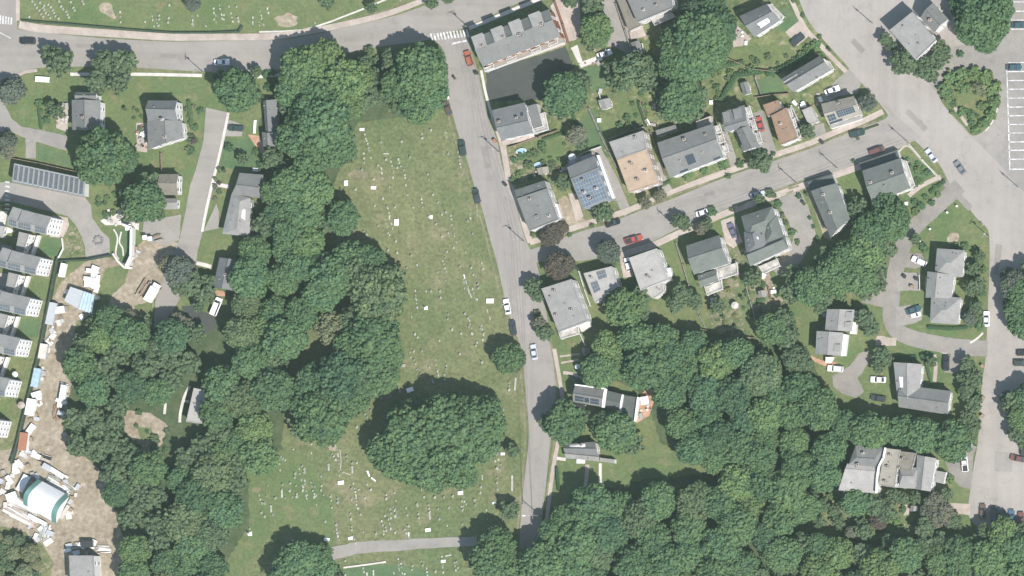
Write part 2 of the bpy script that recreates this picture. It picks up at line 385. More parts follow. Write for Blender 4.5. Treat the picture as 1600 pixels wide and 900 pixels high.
area('road', cr(A_l, 3)+A_r, 10, M['road_ave'])
area('road', cr([(1400, 80), (1425, 106), (1450, 130), (1470, 150), (1492, 187), (1520, 215), (1560, 255), (1600, 300), (1660, 350)], 4)+[(1660, -30), (1573, -30), (1560, 60), (1480, 75)], 12, M['lot_grey'])
area('road', [(1560, 640), (1660, 600), (1660, 850), (1560, 830)], 12, M['road_ave'])
# ring drive on the right
ribbon('road', [(1500, 290), (1482, 306), (1455, 330), (1425, 360), (1407, 395), (1398, 430), (1393, 470), (1393, 500), (1406, 520), (1440, 532), (1490, 541), (1543, 545)], 25, 0, M['road_old'], 13, jit=.4)
area('driveway', [(1345, 472), (1383, 440), (1400, 440), (1400, 472), (1378, 480)], 14, M['road_old'], .6)
area('driveway', [(1400, 424), (1438, 427), (1438, 454), (1402, 454)], 14, M['lot_grey'], .6)
area('driveway', [(1403, 396), (1440, 396), (1447, 415), (1430, 420), (1403, 415)], 15, M['road_old'], .5)
area('driveway', [(1400, 480), (1420, 476), (1442, 482), (1440, 500), (1425, 506), (1400, 510)], 15, M['lot_grey'], .6)
area('driveway', [(1355, 548), (1360, 560), (1348, 582), (1340, 590), (1350, 612), (1338, 622), (1318, 616), (1302, 604), (1300, 588), (1328, 572), (1342, 552)], 14, M['road_old'], .6)
area('driveway', [(1370, 525), (1402, 528), (1400, 540), (1368, 540)], 14, M['concrete'], 1.0)
area('driveway', [(1488, 548), (1512, 552), (1505, 584), (1475, 582)], 14, M['road_old'], .5)
ribbon('path', [(1460, 554), (1462, 575), (1460, 598)], 6, 0, M['concrete'], 14)
area('driveway', [(1470, 705), (1500, 693), (1526, 698), (1521, 712), (1518, 765), (1500, 760), (1486, 745), (1478, 725)], 14, M['road_old'], .6)
area('driveway', [(1300, 692), (1326, 690), (1322, 706), (1303, 708)], 14, M['concrete'], .6)
area('driveway', [(1484, 786), (1516, 788), (1516, 805), (1495, 802)], 14, M['concrete'], .6)
# left lane
area('road', [(322, 168), (357, 176), (352, 215), (342, 255), (335, 285), (325, 330), (316, 365), (309, 392), (304, 430), (285, 460), (262, 500), (240, 512), (243, 470), (254, 440), (268, 405), (281, 372), (290, 330), (297, 290), (306, 265), (318, 220)], 8, M['road_top'])
ribbon('pavement', [(357, 176), (349, 215), (340, 255), (331, 290), (322, 330), (316, 362)], 4, .12, M['concrete_w'])
area('driveway', [(225, 345), (283, 335), (280, 375), (258, 384), (222, 365)], 9, M['lot_grey'], .5)
area('driveway', [(284, 478), (300, 477), (338, 497), (336, 515), (318, 522), (290, 505)], 9, M['lot_dark'], .7)
area('driveway', [(355, 186), (380, 195), (378, 213), (352, 213)], 9, M['lot_grey'], .4)
area('driveway', [(318, 362), (338, 318), (342, 330), (342, 357)], 9, M['lot_grey'], .4)
area('driveway', [(-20, 152), (8, 165), (18, 185), (34, 198), (62, 203), (105, 212), (104, 236), (60, 222), (56, 222), (56, 248), (40, 247), (40, 216), (20, 207), (-20, 205)], 9, M['lot_grey'], .4)
area('car_park', [(-20, 283), (21, 286), (133, 308), (142, 320), (144, 340), (158, 360), (171, 373), (172, 400), (134, 404), (133, 386), (128, 370), (117, 350), (106, 338), (78, 330), (20, 316), (-20, 314)], 9, M['lot_grey'], .4)
# NE block driveways and lots
area('car_park', [(760, 112), (884, 73), (897, 106), (880, 118), (862, 140), (845, 156), (766, 158), (760, 140)], 9, M['lot_dark'], .5)
area('driveway', [(754, 104), (878, 60), (884, 70), (758, 113)], 10, M['concrete'], .3)
area('driveway', [(860, 10), (880, -15), (905, -15), (908, 50), (900, 62), (884, 66)], 9, M['concrete'], .4)
area('driveway', [(935, -20), (965, -20), (975, 20), (992, 80), (985, 86), (962, 74), (945, 72), (946, 30)], 9, M['lot_grey'], .5)
area('path', [(892, 75), (902, 70), (910, 96), (932, 88), (936, 96), (908, 106)], 10, M['concrete_w'], .3)
ribbon('driveway', [(931, 232), (958, 282), (975, 322), (982, 334)], 15, 0, M['lot_grey'], 9, jit=.3)
area('driveway', [(872, 312), (884, 305), (898, 330), (915, 345), (888, 356), (878, 345)], 9, M['dirt'], .5)
area('driveway', [(888, 302), (900, 302), (912, 338), (900, 346)], 10, M['concrete'], .5)
ribbon('driveway', [(1024, 255), (1040, 290), (1046, 300)], 13, 0, M['lot_grey'], 9, jit=.3)
ribbon('driveway', [(1130, 205), (1142, 240), (1150, 266)], 12, 0, M['lot_grey'], 9, jit=.3)
ribbon('driveway', [(1182, 175), (1196, 215), (1206, 246)], 20, 0, M['lot_grey'], 9, jit=.3)
area('driveway', [(1269, 197), (1287, 192), (1292, 212), (1274, 220)], 9, M['lot_grey'], .3)
area('driveway', [(1272, 160), (1310, 122), (1330, 105), (1348, 124), (1340, 146), (1310, 150), (1296, 158)], 9, M['lot_grey'], .5)
area('driveway', [(1227, 50), (1249, 32), (1268, 53), (1246, 72)], 9, M['concrete'], .3)
area('driveway', [(1145, 58), (1152, 40), (1175, 60), (1160, 72), (1146, 74)], 9, M['concrete'], .5)
area('driveway', [(1212, 312), (1250, 297), (1263, 322), (1275, 365), (1262, 392), (1247, 416), (1216, 430), (1205, 420), (1234, 392), (1240, 370), (1232, 345)], 9, M['lot_grey'], .5)
area('patio', [(1218, 396), (1236, 386), (1232, 402), (1214, 420)], 10, M['dirt'], .4)
area('driveway', [(1126, 345), (1146, 338), (1160, 378), (1146, 388), (1134, 380)], 9, M['concrete'], .4)
area('driveway', [(967, 395), (980, 390), (990, 432), (974, 434)], 9, M['concrete'], .4)
area('driveway', [(1270, 300), (1262, 296), (1288, 372), (1300, 376)], 9, M['dirt'], .4)
area('path', [(1188, 428), (1202, 424), (1212, 455), (1225, 470), (1215, 478), (1198, 458)], 9, M['dirt'], .6)
# lawns of their own tone
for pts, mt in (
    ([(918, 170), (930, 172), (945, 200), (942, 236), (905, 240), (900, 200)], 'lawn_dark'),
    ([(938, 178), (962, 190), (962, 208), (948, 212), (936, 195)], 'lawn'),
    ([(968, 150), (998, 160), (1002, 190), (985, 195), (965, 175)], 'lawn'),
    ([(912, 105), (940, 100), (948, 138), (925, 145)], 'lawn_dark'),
    ([(796, 235), (830, 222), (880, 215), (885, 262), (832, 262), (826, 240)], 'lawn'),
    ([(1175, 125), (1215, 116), (1230, 145), (1190, 150)], 'lawn_dark'),
    ([(1120, 80), (1150, 72), (1230, 70), (1240, 84), (1170, 110), (1130, 100)], 'lawn'),
    ([(1222, 10), (1235, 15), (1250, 32), (1230, 50), (1215, 50)], 'lawn_dark'),
    ([(1405, 248), (1418, 240), (1458, 265), (1440, 285), (1422, 290)], 'lawn_dark'),
    ([(1430, 365), (1495, 320), (1530, 362), (1530, 385), (1455, 378)], 'lawn'),
    ([(1478, 165), (1530, 150), (1540, 180), (1525, 210), (1505, 195)], 'lawn_dark'),
    ([(1036, 388), (1056, 375), (1072, 400), (1078, 440), (1060, 445), (1046, 430)], 'lawn'),
    ([(1070, 475), (1092, 465), (1105, 505), (1080, 512)], 'lawn'),
    ([(1236, 480), (1285, 470), (1270, 540), (1245, 540), (1232, 510)], 'lawn'),
    ([(1490, 758), (1516, 760), (1514, 788), (1486, 784)], 'lawn'),
    ([(935, 710), (1000, 680), (1060, 720), (1120, 735), (1060, 745), (1000, 742), (960, 762), (930, 758)], 'lawn'),
    ([(866, 726), (910, 728), (908, 785), (862, 792)], 'lawn'),
    ([(875, 530), (906, 525), (908, 552), (878, 552)], 'lawn'),
    ([(12, 125), (70, 125), (110, 150), (105, 205), (60, 198), (30, 160)], 'lawn'),
    ([(170, 130), (228, 150), (225, 235), (175, 220), (160, 160)], 'lawn'),
    ([(58, 225), (104, 240), (118, 262), (60, 250)], 'lawn_dark'),
    ([(350, 218), (390, 216), (415, 250), (405, 265), (345, 262)], 'lawn_dark'),
    ([(1268, 770), (1330, 775), (1340, 800), (1318, 825), (1268, 826), (1262, 800)], 'garden'),
    ([(1398, 850), (1420, 820), (1460, 830), (1480, 905), (1400, 905)], 'garden'),
    ([(1100, 430), (1150, 425), (1160, 500), (1180, 530), (1130, 530), (1105, 500)], 'garden'),
    ([(1170, 430), (1230, 470), (1230, 500), (1190, 500), (1165, 480)], 'garden'),
    ([(792, 240), (826, 232), (834, 258), (830, 280), (802, 288)], 'garden'),
    ([(1086, 398), (1160, 380), (1170, 418), (1130, 428)], 'garden'),
    ([(180, 360), (202, 356), (205, 395), (192, 412), (182, 400)], 'lawn_dark'),
    ([(105, 352), (126, 355), (133, 400), (92, 407), (96, 372)], 'garden')):
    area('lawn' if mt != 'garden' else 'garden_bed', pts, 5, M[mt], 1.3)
for k in range(5):
    dx, dy = -16.2*k, 63.4*k
    q = [(66+dx, 371+dy), (95+dx, 373+dy), (92+dx, 401+dy), (60+dx, 396+dy)]
    area('lawn', q, 5, M['lawn_dark' if k in (0, 2) else 'lawn'])
# bare patches in the cemetery grass
for x, y, a, b, mt in ((448, 32, 20, 12, 'dirt'), (400, 765, 9, 5, 'verge'), (1095+0, 715, 18, 8, 'verge'), (727, 551, 9, 5, 'verge'), (600, 612, 22, 14, 'verge'), (560, 275, 20, 10, 'verge'), (975, 712, 8, 6, 'dirt'), (175, 668, 10, 8, 'dirt'), (1430, 890, 26, 12, 'verge'), (520, 700, 8, 5, 'dirt')):
    pts = [(x+a*math.cos(t)*random.uniform(.7, 1.1), y+b*math.sin(t)*random.uniform(.7, 1.1)) for t in np.linspace(0, 2*math.pi, 14)[:-1]]
    area('bare_earth', pts, 4, M[mt], smooth=True)
# ---- pavements (real kerb height)
ribbon('pavement', [(30, 38), (60, 44), (110, 48), (200, 54), (267, 58), (330, 58), (420, 57), (470, 51), (534, 39), (600, 23), (650, 5), (690, -12)], [13, 8], .12, M['concrete'])
ribbon('pavement', [(28, -20), (28, 32)], 6, .122, M['concrete'])
ribbon('path', [(405, 50), (470, 47), (510, 36), (534, 27), (570, 13), (610, -4)], 2.6, 0, M['concrete_w'], 8)
ribbon('pavement', [(25, 121), (38, 113), (58, 110)], 5, .12, M['concrete'])
ribbon('pavement', [(110, 116), (215, 116), (316, 118)], 5, .12, M['concrete_w'])
ribbon('pavement', [(380, 119), (404, 120), (440, 116)], 5, .12, M['concrete_w'])
ribbon('pavement', [(733, 44), (770, 29), (801, 16), (850, -4)], 6, .12, M['concrete_w'])
ribbon('pavement', [(770, 183), (783, 217), (790, 251), (797, 290), (812, 322), (820, 353), (829, 379)], 9, .12, M['concrete'])
ribbon('pavement', [(752, 110), (760, 150), (770, 183)], 4, .12, M['concrete_w'])
ribbon('pavement', [(828, 379), (850, 372), (885, 360), (925, 347), (970, 333), (998, 322), (1045, 303), (1100, 281), (1145, 265), (1208, 243), (1262, 225), (1297, 210), (1347, 190), (1380, 174)], 9, .124, M['concrete'])
ribbon('pavement', [(978, 396), (1020, 383), (1062, 364), (1120, 339), (1150, 327), (1205, 308), (1258, 289), (1310, 272), (1352, 257)], 10, .12, M['concrete'])
ribbon('pavement', [(1402, 240), (1418, 228), (1440, 250), (1462, 272), (1472, 285)], 3, .12, M['concrete'])
ribbon('path', [(1420, 306), (1440, 290), (1470, 276)], 7, .06, M['concrete'])
ribbon('pavement', [(866, 545), (874, 590), (880, 640), (872, 690), (864, 735), (857, 790), (850, 850)], 6, .12, M['concrete'])
ribbon('verge', [(860, 530), (869, 590), (872, 640), (866, 690), (860, 735), (852, 790)], 3, .09, M['verge'])
ribbon('pavement', [(1228, -20), (1256, 40), (1280, 68), (1302, 92), (1322, 112)], 7, .12, M['concrete'])
for pts in ([(1020, 318), (1047, 307), (1078, 295), (1110, 284)], [(1222, 246), (1262, 232), (1290, 222)], [(1300, 217), (1347, 197), (1370, 189)], [(842, 385), (880, 371)],
            [(1152, 322), (1165, 316)], [(1232, 295), (1248, 290)], [(1228, 303), (1240, 298)]):
    ribbon('verge', pts, 3.2, .128, M['verge'], jit=.3)
for pts in ([(700, 180), (716, 232), (738, 300), (757, 362), (770, 415), (786, 480), (806, 540), (816, 610), (821, 680), (816, 750), (808, 830)],):
    ribbon('verge', pts, 3.0, 0, M['verge'], 8, jit=.6)
ribbon('path', [(1512, 196), (1497, 175), (1485, 160)], 5, .10, M['concrete'])
ribbon('path', [(1540, 205), (1552, 188), (1560, 165)], 1.6, .14, M['concrete_w'])
ribbon('path', [(1437, 538), (1462, 546), (1480, 553)], 4, .04, M['concrete_w'])
ribbon('path', [(1516, 536), (1528, 528), (1536, 520)], 3, .10, M['concrete_w'])
ribbon('path', [(297, 603), (288, 620), (282, 645), (281, 660)], 4.2, .06, M['concrete_w'])
ribbon('path', [(286, 626), (296, 628)], 4, .064, M['concrete_w'])
ribbon('path', [(259, 627), (257, 647)], 4, .06, M['concrete_w'])
ribbon('path', [(918, 726), (916, 750), (912, 775)], 6, .06, M['concrete'])
ribbon('path', [(938, 724), (938, 745), (938, 760)], 4.5, .06, M['concrete_w'])
ribbon('path', [(870, 716), (884, 718)], 5, .06, M['concrete_w'])
ribbon('path', [(875, 557), (906, 553)], 3, .08, M['concrete'])
ribbon('path', [(877, 567), (904, 562)], 3, .08, M['concrete'])
ribbon('path', [(880, 582), (900, 585), (920, 588)], 5, .06, M['concrete'])
ribbon('path', [(516, 866), (560, 856), (620, 852), (680, 848), (745, 845)], [20, 14], 0, M['lot_grey'], 8, jit=.6)
ribbon('pavement', [(200, 463-50), (202, 400)], 2, .12, M['concrete_w'])
ribbon('path', [(307, 411), (320, 414), (330, 417)], 6, .05, M['concrete_w'])
ribbon('path', [(537, 887), (575, 882), (603, 878)], 2.6, .35, M['concrete_w'])
ribbon('path', [(334, 287), (358, 292)], 6, .05, M['concrete_w'])
ribbon('path', [(1024, 274), (1031, 300)], 4, .05, M['concrete_w'])
# brick and stone paving
area('patio', [(387, 210), (406, 212), (414, 236), (408, 240), (398, 226)], 10, M['brick_pav'], .3)
area('patio', [(325, 440), (330, 448), (336, 452), (352, 456), (352, 463), (336, 462), (326, 455)], 10, M['brick_pav'], .3)
area('patio', [(88, 161), (106, 161), (106, 207), (88, 200)], 10, M['concrete'], .3)
area('patio', [(213, 192), (230, 192), (230, 238), (214, 236)], 10, M['concrete'], .3)
area('patio', [(996, 622), (1006, 612), (1018, 604), (1022, 628), (1014, 650), (994, 662)], 10, M['brick_pav'], .4)
area('patio', [(1412, 788), (1422, 788), (1420, 804), (1412, 806)], 10, M['concrete'], .3)
area('patio', [(1266, 555), (1276, 560), (1292, 566), (1310, 566), (1294, 574), (1270, 564)], 10, M['brick_pav'], .4)
area('path', cr([(155, 10), (160, 5), (168, 4), (175, 8), (176, 15), (180, 24), (181, 29), (176, 29), (165, 22), (158, 19)], 4, True), 6, M['dirt'])
area('patio', cr([(1480, 372), (1487, 364), (1497, 365), (1498, 374), (1490, 380), (1482, 380)], 4, True), 8, M['dirt'])
# terrace strips beside the retaining wall
for pts in ([(178, 358), (184, 372), (181, 395), (186, 405)], [(190, 362), (187, 378), (192, 388), (193, 400)]):
    ribbon('path', pts, 2.2, .3, M['concrete_w'])
area('patio', [(157, 345), (190, 325), (195, 342), (218, 344), (217, 360), (200, 352), (175, 352), (165, 352)], 10, M['concrete_w'], .5)
# ---- painted marks
def dashes(lst, lvl=16, w=1.0):
    mb = MB()
    for (x0, y0, x1, y1, ww) in lst:
        dx, dy = x1-x0, y1-y0; d = math.hypot(dx, dy); nx, ny = -dy/d*ww/2, dx/d*ww/2
        q = [(x0+nx, y0+ny), (x0-nx, y0-ny), (x1-nx, y1-ny), (x1+nx, y1+ny)]
        mb.add([(*P(*p), lvl*.0065) for p in q], [(0, 1, 2, 3)])
    return mb
lst = [(673+5.1*i, 52.5-.55*i, 676+5.1*i, 63.5-.55*i, 2.5) for i in range(12)]+[(706, 68.5, 729, 63.5, 2.6)]
struct(dashes(lst).obj('crosswalk', M['white_line']))
struct(dashes([(1+4.3*i, 24+.9*i, .2+4.3*i, 37+.4*i, 2.2) for i in range(5)]+[(-4, 49, 17, 60, 1.2)]).obj('crosswalk', M['white_line']))
lst = [(1575.5, y, 1640, y-1, 1.5) for y in (98, 112, 126, 139.5, 153.5, 167.5, 181, 194.5, 208, 222, 235, 249)]+[(1573, 98, 1578, 265, 1.7), (1578, 264.5, 1640, 264, 1.7)]
lst += [(1580, y, 1640, y, 1.5) for y in (3, 17.5, 31.5, 45.5)]
struct(dashes(lst, 17).obj('parking_lines', M['white_line']))
struct(dashes([(8, 284+7*i, 15, 285+7*i, 2.4) for i in range(7)]).obj('parking_lines', M['white_line']))
area('asphalt_patch', [(1240, 268), (1260, 262), (1265, 276), (1245, 282)], 17, M['lot_grey'])
for x, y in ((1437, 138+50), (1538, 442), (941+0, 421), (1560, 211), (1150+400, 285), (762, 232), (1402, 222), (1117, 308), (843, 717), (1440, 190)):
    pts = [(x+1.6*math.cos(t), y+1.6*math.sin(t)) for t in np.linspace(0, 2*math.pi, 12)[:-1]]
    area('manhole', pts, 17, M['vent'])

# oval island lawn, worn road patches, garden beds
area('lawn', cr([(1467, 140), (1478, 120), (1500, 110), (1530, 110), (1555, 124), (1561, 150), (1556, 178), (1540, 202), (1520, 212), (1506, 198), (1492, 184), (1472, 160)], 4, True), 14, M['lawn'])
rr = random.Random(31)
for pts in ([(1335, 60), (1352, 78), (1346, 84), (1329, 66)], [(1478, 300-20), (1520, 322), (1514, 330), (1474, 290)], [(1556, 440-60), (1566, 384), (1560, 430), (1552, 428)], [(560, 52), (602, 40), (604, 47), (562, 59)], [(250, 84), (292, 86), (292, 92), (250, 90)], [(752, 230), (762, 228), (768, 262), (758, 264)],
            [(796, 452), (806, 450), (812, 500), (802, 502)], [(1000, 352), (1024, 343), (1027, 352), (1003, 361)], [(1100, 302), (1116, 297), (1118, 303), (1102, 308)], [(1555, 705), (1583, 708), (1582, 738), (1554, 736)], [(836, 700), (846, 700), (844, 760), (834, 760)], [(120, 68), (150, 70), (150, 76), (120, 74)], [(1420, 170), (1450, 200), (1444, 206), (1414, 176)]):
    area('asphalt_patch', pts, 17, M['road_old'] if rr.random() < .6 else M['lot_grey'], .25)
for x, y, a in ((1092, 445, 0), (1104, 441, 0), (1116, 437, 0), (1140, 432, 0), (1150, 446, 1), (1137, 450, 1), (1175, 452, 1), (1120, 500, 0), (1135, 510, 0), (800, 255, 1), (812, 262, 1), (806, 274, 1), (820, 276, 1), (1140, 440, 1), (1150, 430, 1), (1180, 480, 1), (60+1370-20, 822, 1), (120, 388, 1), (112, 366, 1)):
    q = [(x-4, y-2.4), (x+4, y-4), (x+5, y+1), (x-3, y+2.6)]
    area('planting_bed', q, 7, M['dirt'] if a else M['forest_floor'], .2)
for k in range(6):
    dx, dy = -16.2*k, 63.4*k
    area('patio', [(40+dx, 364+dy), (58+dx, 367+dy), (47+dx, 400+dy), (30+dx, 397+dy)], 8, M['concrete'], .3)
    area('patio', [(82+dx, 336+dy), (106+dx, 340+dy), (108+dx, 352+dy), (98+dx, 372+dy), (78+dx, 370+dy)] if k == 0 else [(-30+dx, 362+dy), (30+dx, 364+dy), (24+dx, 392+dy), (-40+dx, 392+dy)], 8, M['concrete'], .3)
area('patio', [(-20, 330), (12, 330), (8, 352), (24, 362), (-20, 372)], 7, M['concrete_w'], .3)
# ================================================================ BUILDINGS
def lerp(a, b, t): return tuple(a[i]+(b[i]-a[i])*t for i in range(len(a)))
def inset(q, d):
    cx = sum(p[0] for p in q)/4; cy = sum(p[1] for p in q)/4; out = []
    n = len(q)
    for i in range(n):
        p = q[i]; a = q[i-1]; b = q[(i+1) % n]
        u = Vector((a[0]-p[0], a[1]-p[1])).normalized(); v = Vector((b[0]-p[0], b[1]-p[1])).normalized()
        s = max(0.35, abs(u.cross(v)) if hasattr(u.cross(v), '__abs__') else 1)
        out.append((p[0]+(u.x+v.x)*d/s, p[1]+(u.y+v.y)*d/s))
    return out
def inside(p, q):
    c = False; n = len(q)
    for i in range(n):
        a, b = q[i], q[(i+1) % n]
        if (a[1] > p[1]) != (b[1] > p[1]) and p[0] < (b[0]-a[0])*(p[1]-a[1])/(b[1]-a[1])+a[0]: c = not c
    return c
def winmesh(name, wd, h, arch=False):
    mb = MB()
    mb.box((0, 0, 0), (wd+.2, .06, h+.2), 0, 0); mb.box((0, -.04, 0), (wd, .04, h), 0, 1)
    mb.box((0, -.065, 0), (wd, .03, .06), 0, 0); mb.box((0, -.05, -h/2-.14), (wd+.34, .16, .07), 0, 0)
    me = bpy.data.meshes.new(name); me.from_pydata(mb.v, [], mb.f)
    me.materials.append(M['trim']); me.materials.append(M['glass']); me.polygons.foreach_set('material_index', mb.m); me.update()
    return me
WIN = winmesh('window_mesh', 0.95, 1.45)
WIN_T = winmesh('tall_window_mesh', 1.3, 1.7)
WIN_S = winmesh('narrow_window_mesh', 0.7, 1.15)
def doormesh():
    mb = MB(); mb.box((0, 0, 1.05), (1.15, .08, 2.2), 0, 0); mb.box((0, -.05, 1.02), (.92, .05, 2.04), 0, 1); mb.box((.35, -.09, 1.0), (.06, .06, .12), 0, 2)
    me = bpy.data.meshes.new('door_mesh'); me.from_pydata(mb.v, [], mb.f)
    for k in ('trim', 'wood', 'steel'): me.materials.append(M[k])
    me.polygons.foreach_set('material_index', mb.m); me.update(); return me
DOOR = doormesh()
LAND = []    # named landmarks: (px, py, phrase)
class Block:
    def __init__(s, px, ze, rise=2.2, axis='ab', f=.5, t=0.0, mat='grey', wall='white', floors=2, over=.4):
        s.px = px; s.ze = ze; s.rise = rise; s.f = f; s.t = t; s.mat = mat; s.wall = wall; s.floors = floors
        q = [P(x, y, ze) for x, y in px]
        if axis == 'bc': q = q[1:]+q[:1]
        s.q = q; s.w = inset(q, over if rise else .12)
        a, b, c, d = q
        e0, e1 = lerp(a, d, f), lerp(b, c, f)
        s.r0, s.r1 = lerp(e0, e1, t), lerp(e0, e1, 1-t)
        wa, wb, wc, wd = s.w
        s.wr0, s.wr1 = lerp(wa, wd, f), lerp(wb, wc, f)
    def slope(s, side, u, v, lift=.12):
        a, b, c, d = s.q
        e = lerp(a, b, u) if side == 0 else lerp(d, c, u)
        r = lerp(s.r0, s.r1, u) if s.rise else (lerp(d, c, u) if side == 0 else lerp(a, b, u))
        if not s.rise: return (*lerp(e, r, v), s.ze+lift)
        p = lerp(e, r, v); return (p[0], p[1], s.ze+s.rise*v+lift)
    def build(s, th, org, trimw=True):
        a, b, c, d = s.q; ze, ri = s.ze, s.rise
        # walls
        mb = MB(); w = s.w; top = ze-.05
        if ri and s.t == 0:
            k0 = (*s.wr0, ze+ri-.12); k1 = (*s.wr1, ze+ri-.12)
            vs = [(*p, 0) for p in w]+[(*p, top) for p in w]+[k0, k1]
            mb.add(vs, [(0, 4, 5, 1)[::-1], (2, 6, 7, 3)[::-1], (1, 5, 9, 6, 2)[::-1], (3, 7, 8, 4, 0)[::-1]])
        else:
            mb.prism(w, 0, top)
        o = mb.obj('wall', WALL[s.wall], th, org)
        bm = bmesh.new(); bm.from_mesh(o.data); bmesh.ops.recalc_face_normals(bm, faces=bm.faces); bm.to_mesh(o.data); bm.free()
        s.wallobj = o
        # roof
        mb = MB()
        if not ri:
            n = 4; outer = s.q; inn = inset(outer, .22)
            mb.prism(outer, ze-.3, ze, 1, 0)
            for i in range(4):
                p, q2, r2, s2 = outer[i], outer[(i+1) % 4], inn[(i+1) % 4], inn[i]
                mb.prism([p, q2, r2, s2], ze+.003, ze+.22, 3)
        else:
            th_ = .16
            T = [(*p, ze) for p in s.q]+[(*s.r0, ze+ri), (*s.r1, ze+ri)]
            B = [(v[0], v[1], v[2]-th_) for v in T]
            vs = T+B; F = [(0, 4, 5, 1), (2, 5, 4, 3)]; E = [(0, 1), (2, 3)]
            if s.t > 0: F += [(3, 4, 0), (1, 5, 2)]; E += [(1, 2), (3, 0)]
            else: E += [(1, 5), (5, 2), (3, 4), (4, 0)]
            mb.add(vs, F, 0); mb.add(vs, [tuple(i+6 for i in f[::-1]) for f in F], 1)
            mb.add(vs, [(x, y, y+6, x+6) for x, y in E], 1)
            # ridge cap
            rc = MB(); r0, r1 = (*s.r0, ze+ri+.05), (*s.r1, ze+ri+.05); rc.tube(r0, r1, .10, .10, 5, 0); mb.add(rc.v, rc.f, 2)
        mats = [ROOF[s.mat], M['trim'] if trimw else ROOF[s.mat], ROOF['dgrey' if s.mat in ('grey', 'green', 'slate') else s.mat], ROOF[s.mat]]
        o = mb.obj('roof', mats, th, org)
        bm = bmesh.new(); bm.from_mesh(o.data); bm.normal_update()
        for f in bm.faces:
            if f.material_index in (0,) and f.normal.z < 0: f.normal_flip()
        bm.to_mesh(o.data); bm.free()
        s.roofobj = o; return o
def put(me, name, parent, org, x, y, z, rz, sc=None):
    o = bpy.data.objects.new(name, me); COL.objects.link(o); o.parent = parent
    o.location = (x-org[0], y-org[1], z-org[2]); o.rotation_euler = (0, 0, rz)
    if sc: o.scale = sc
    return o
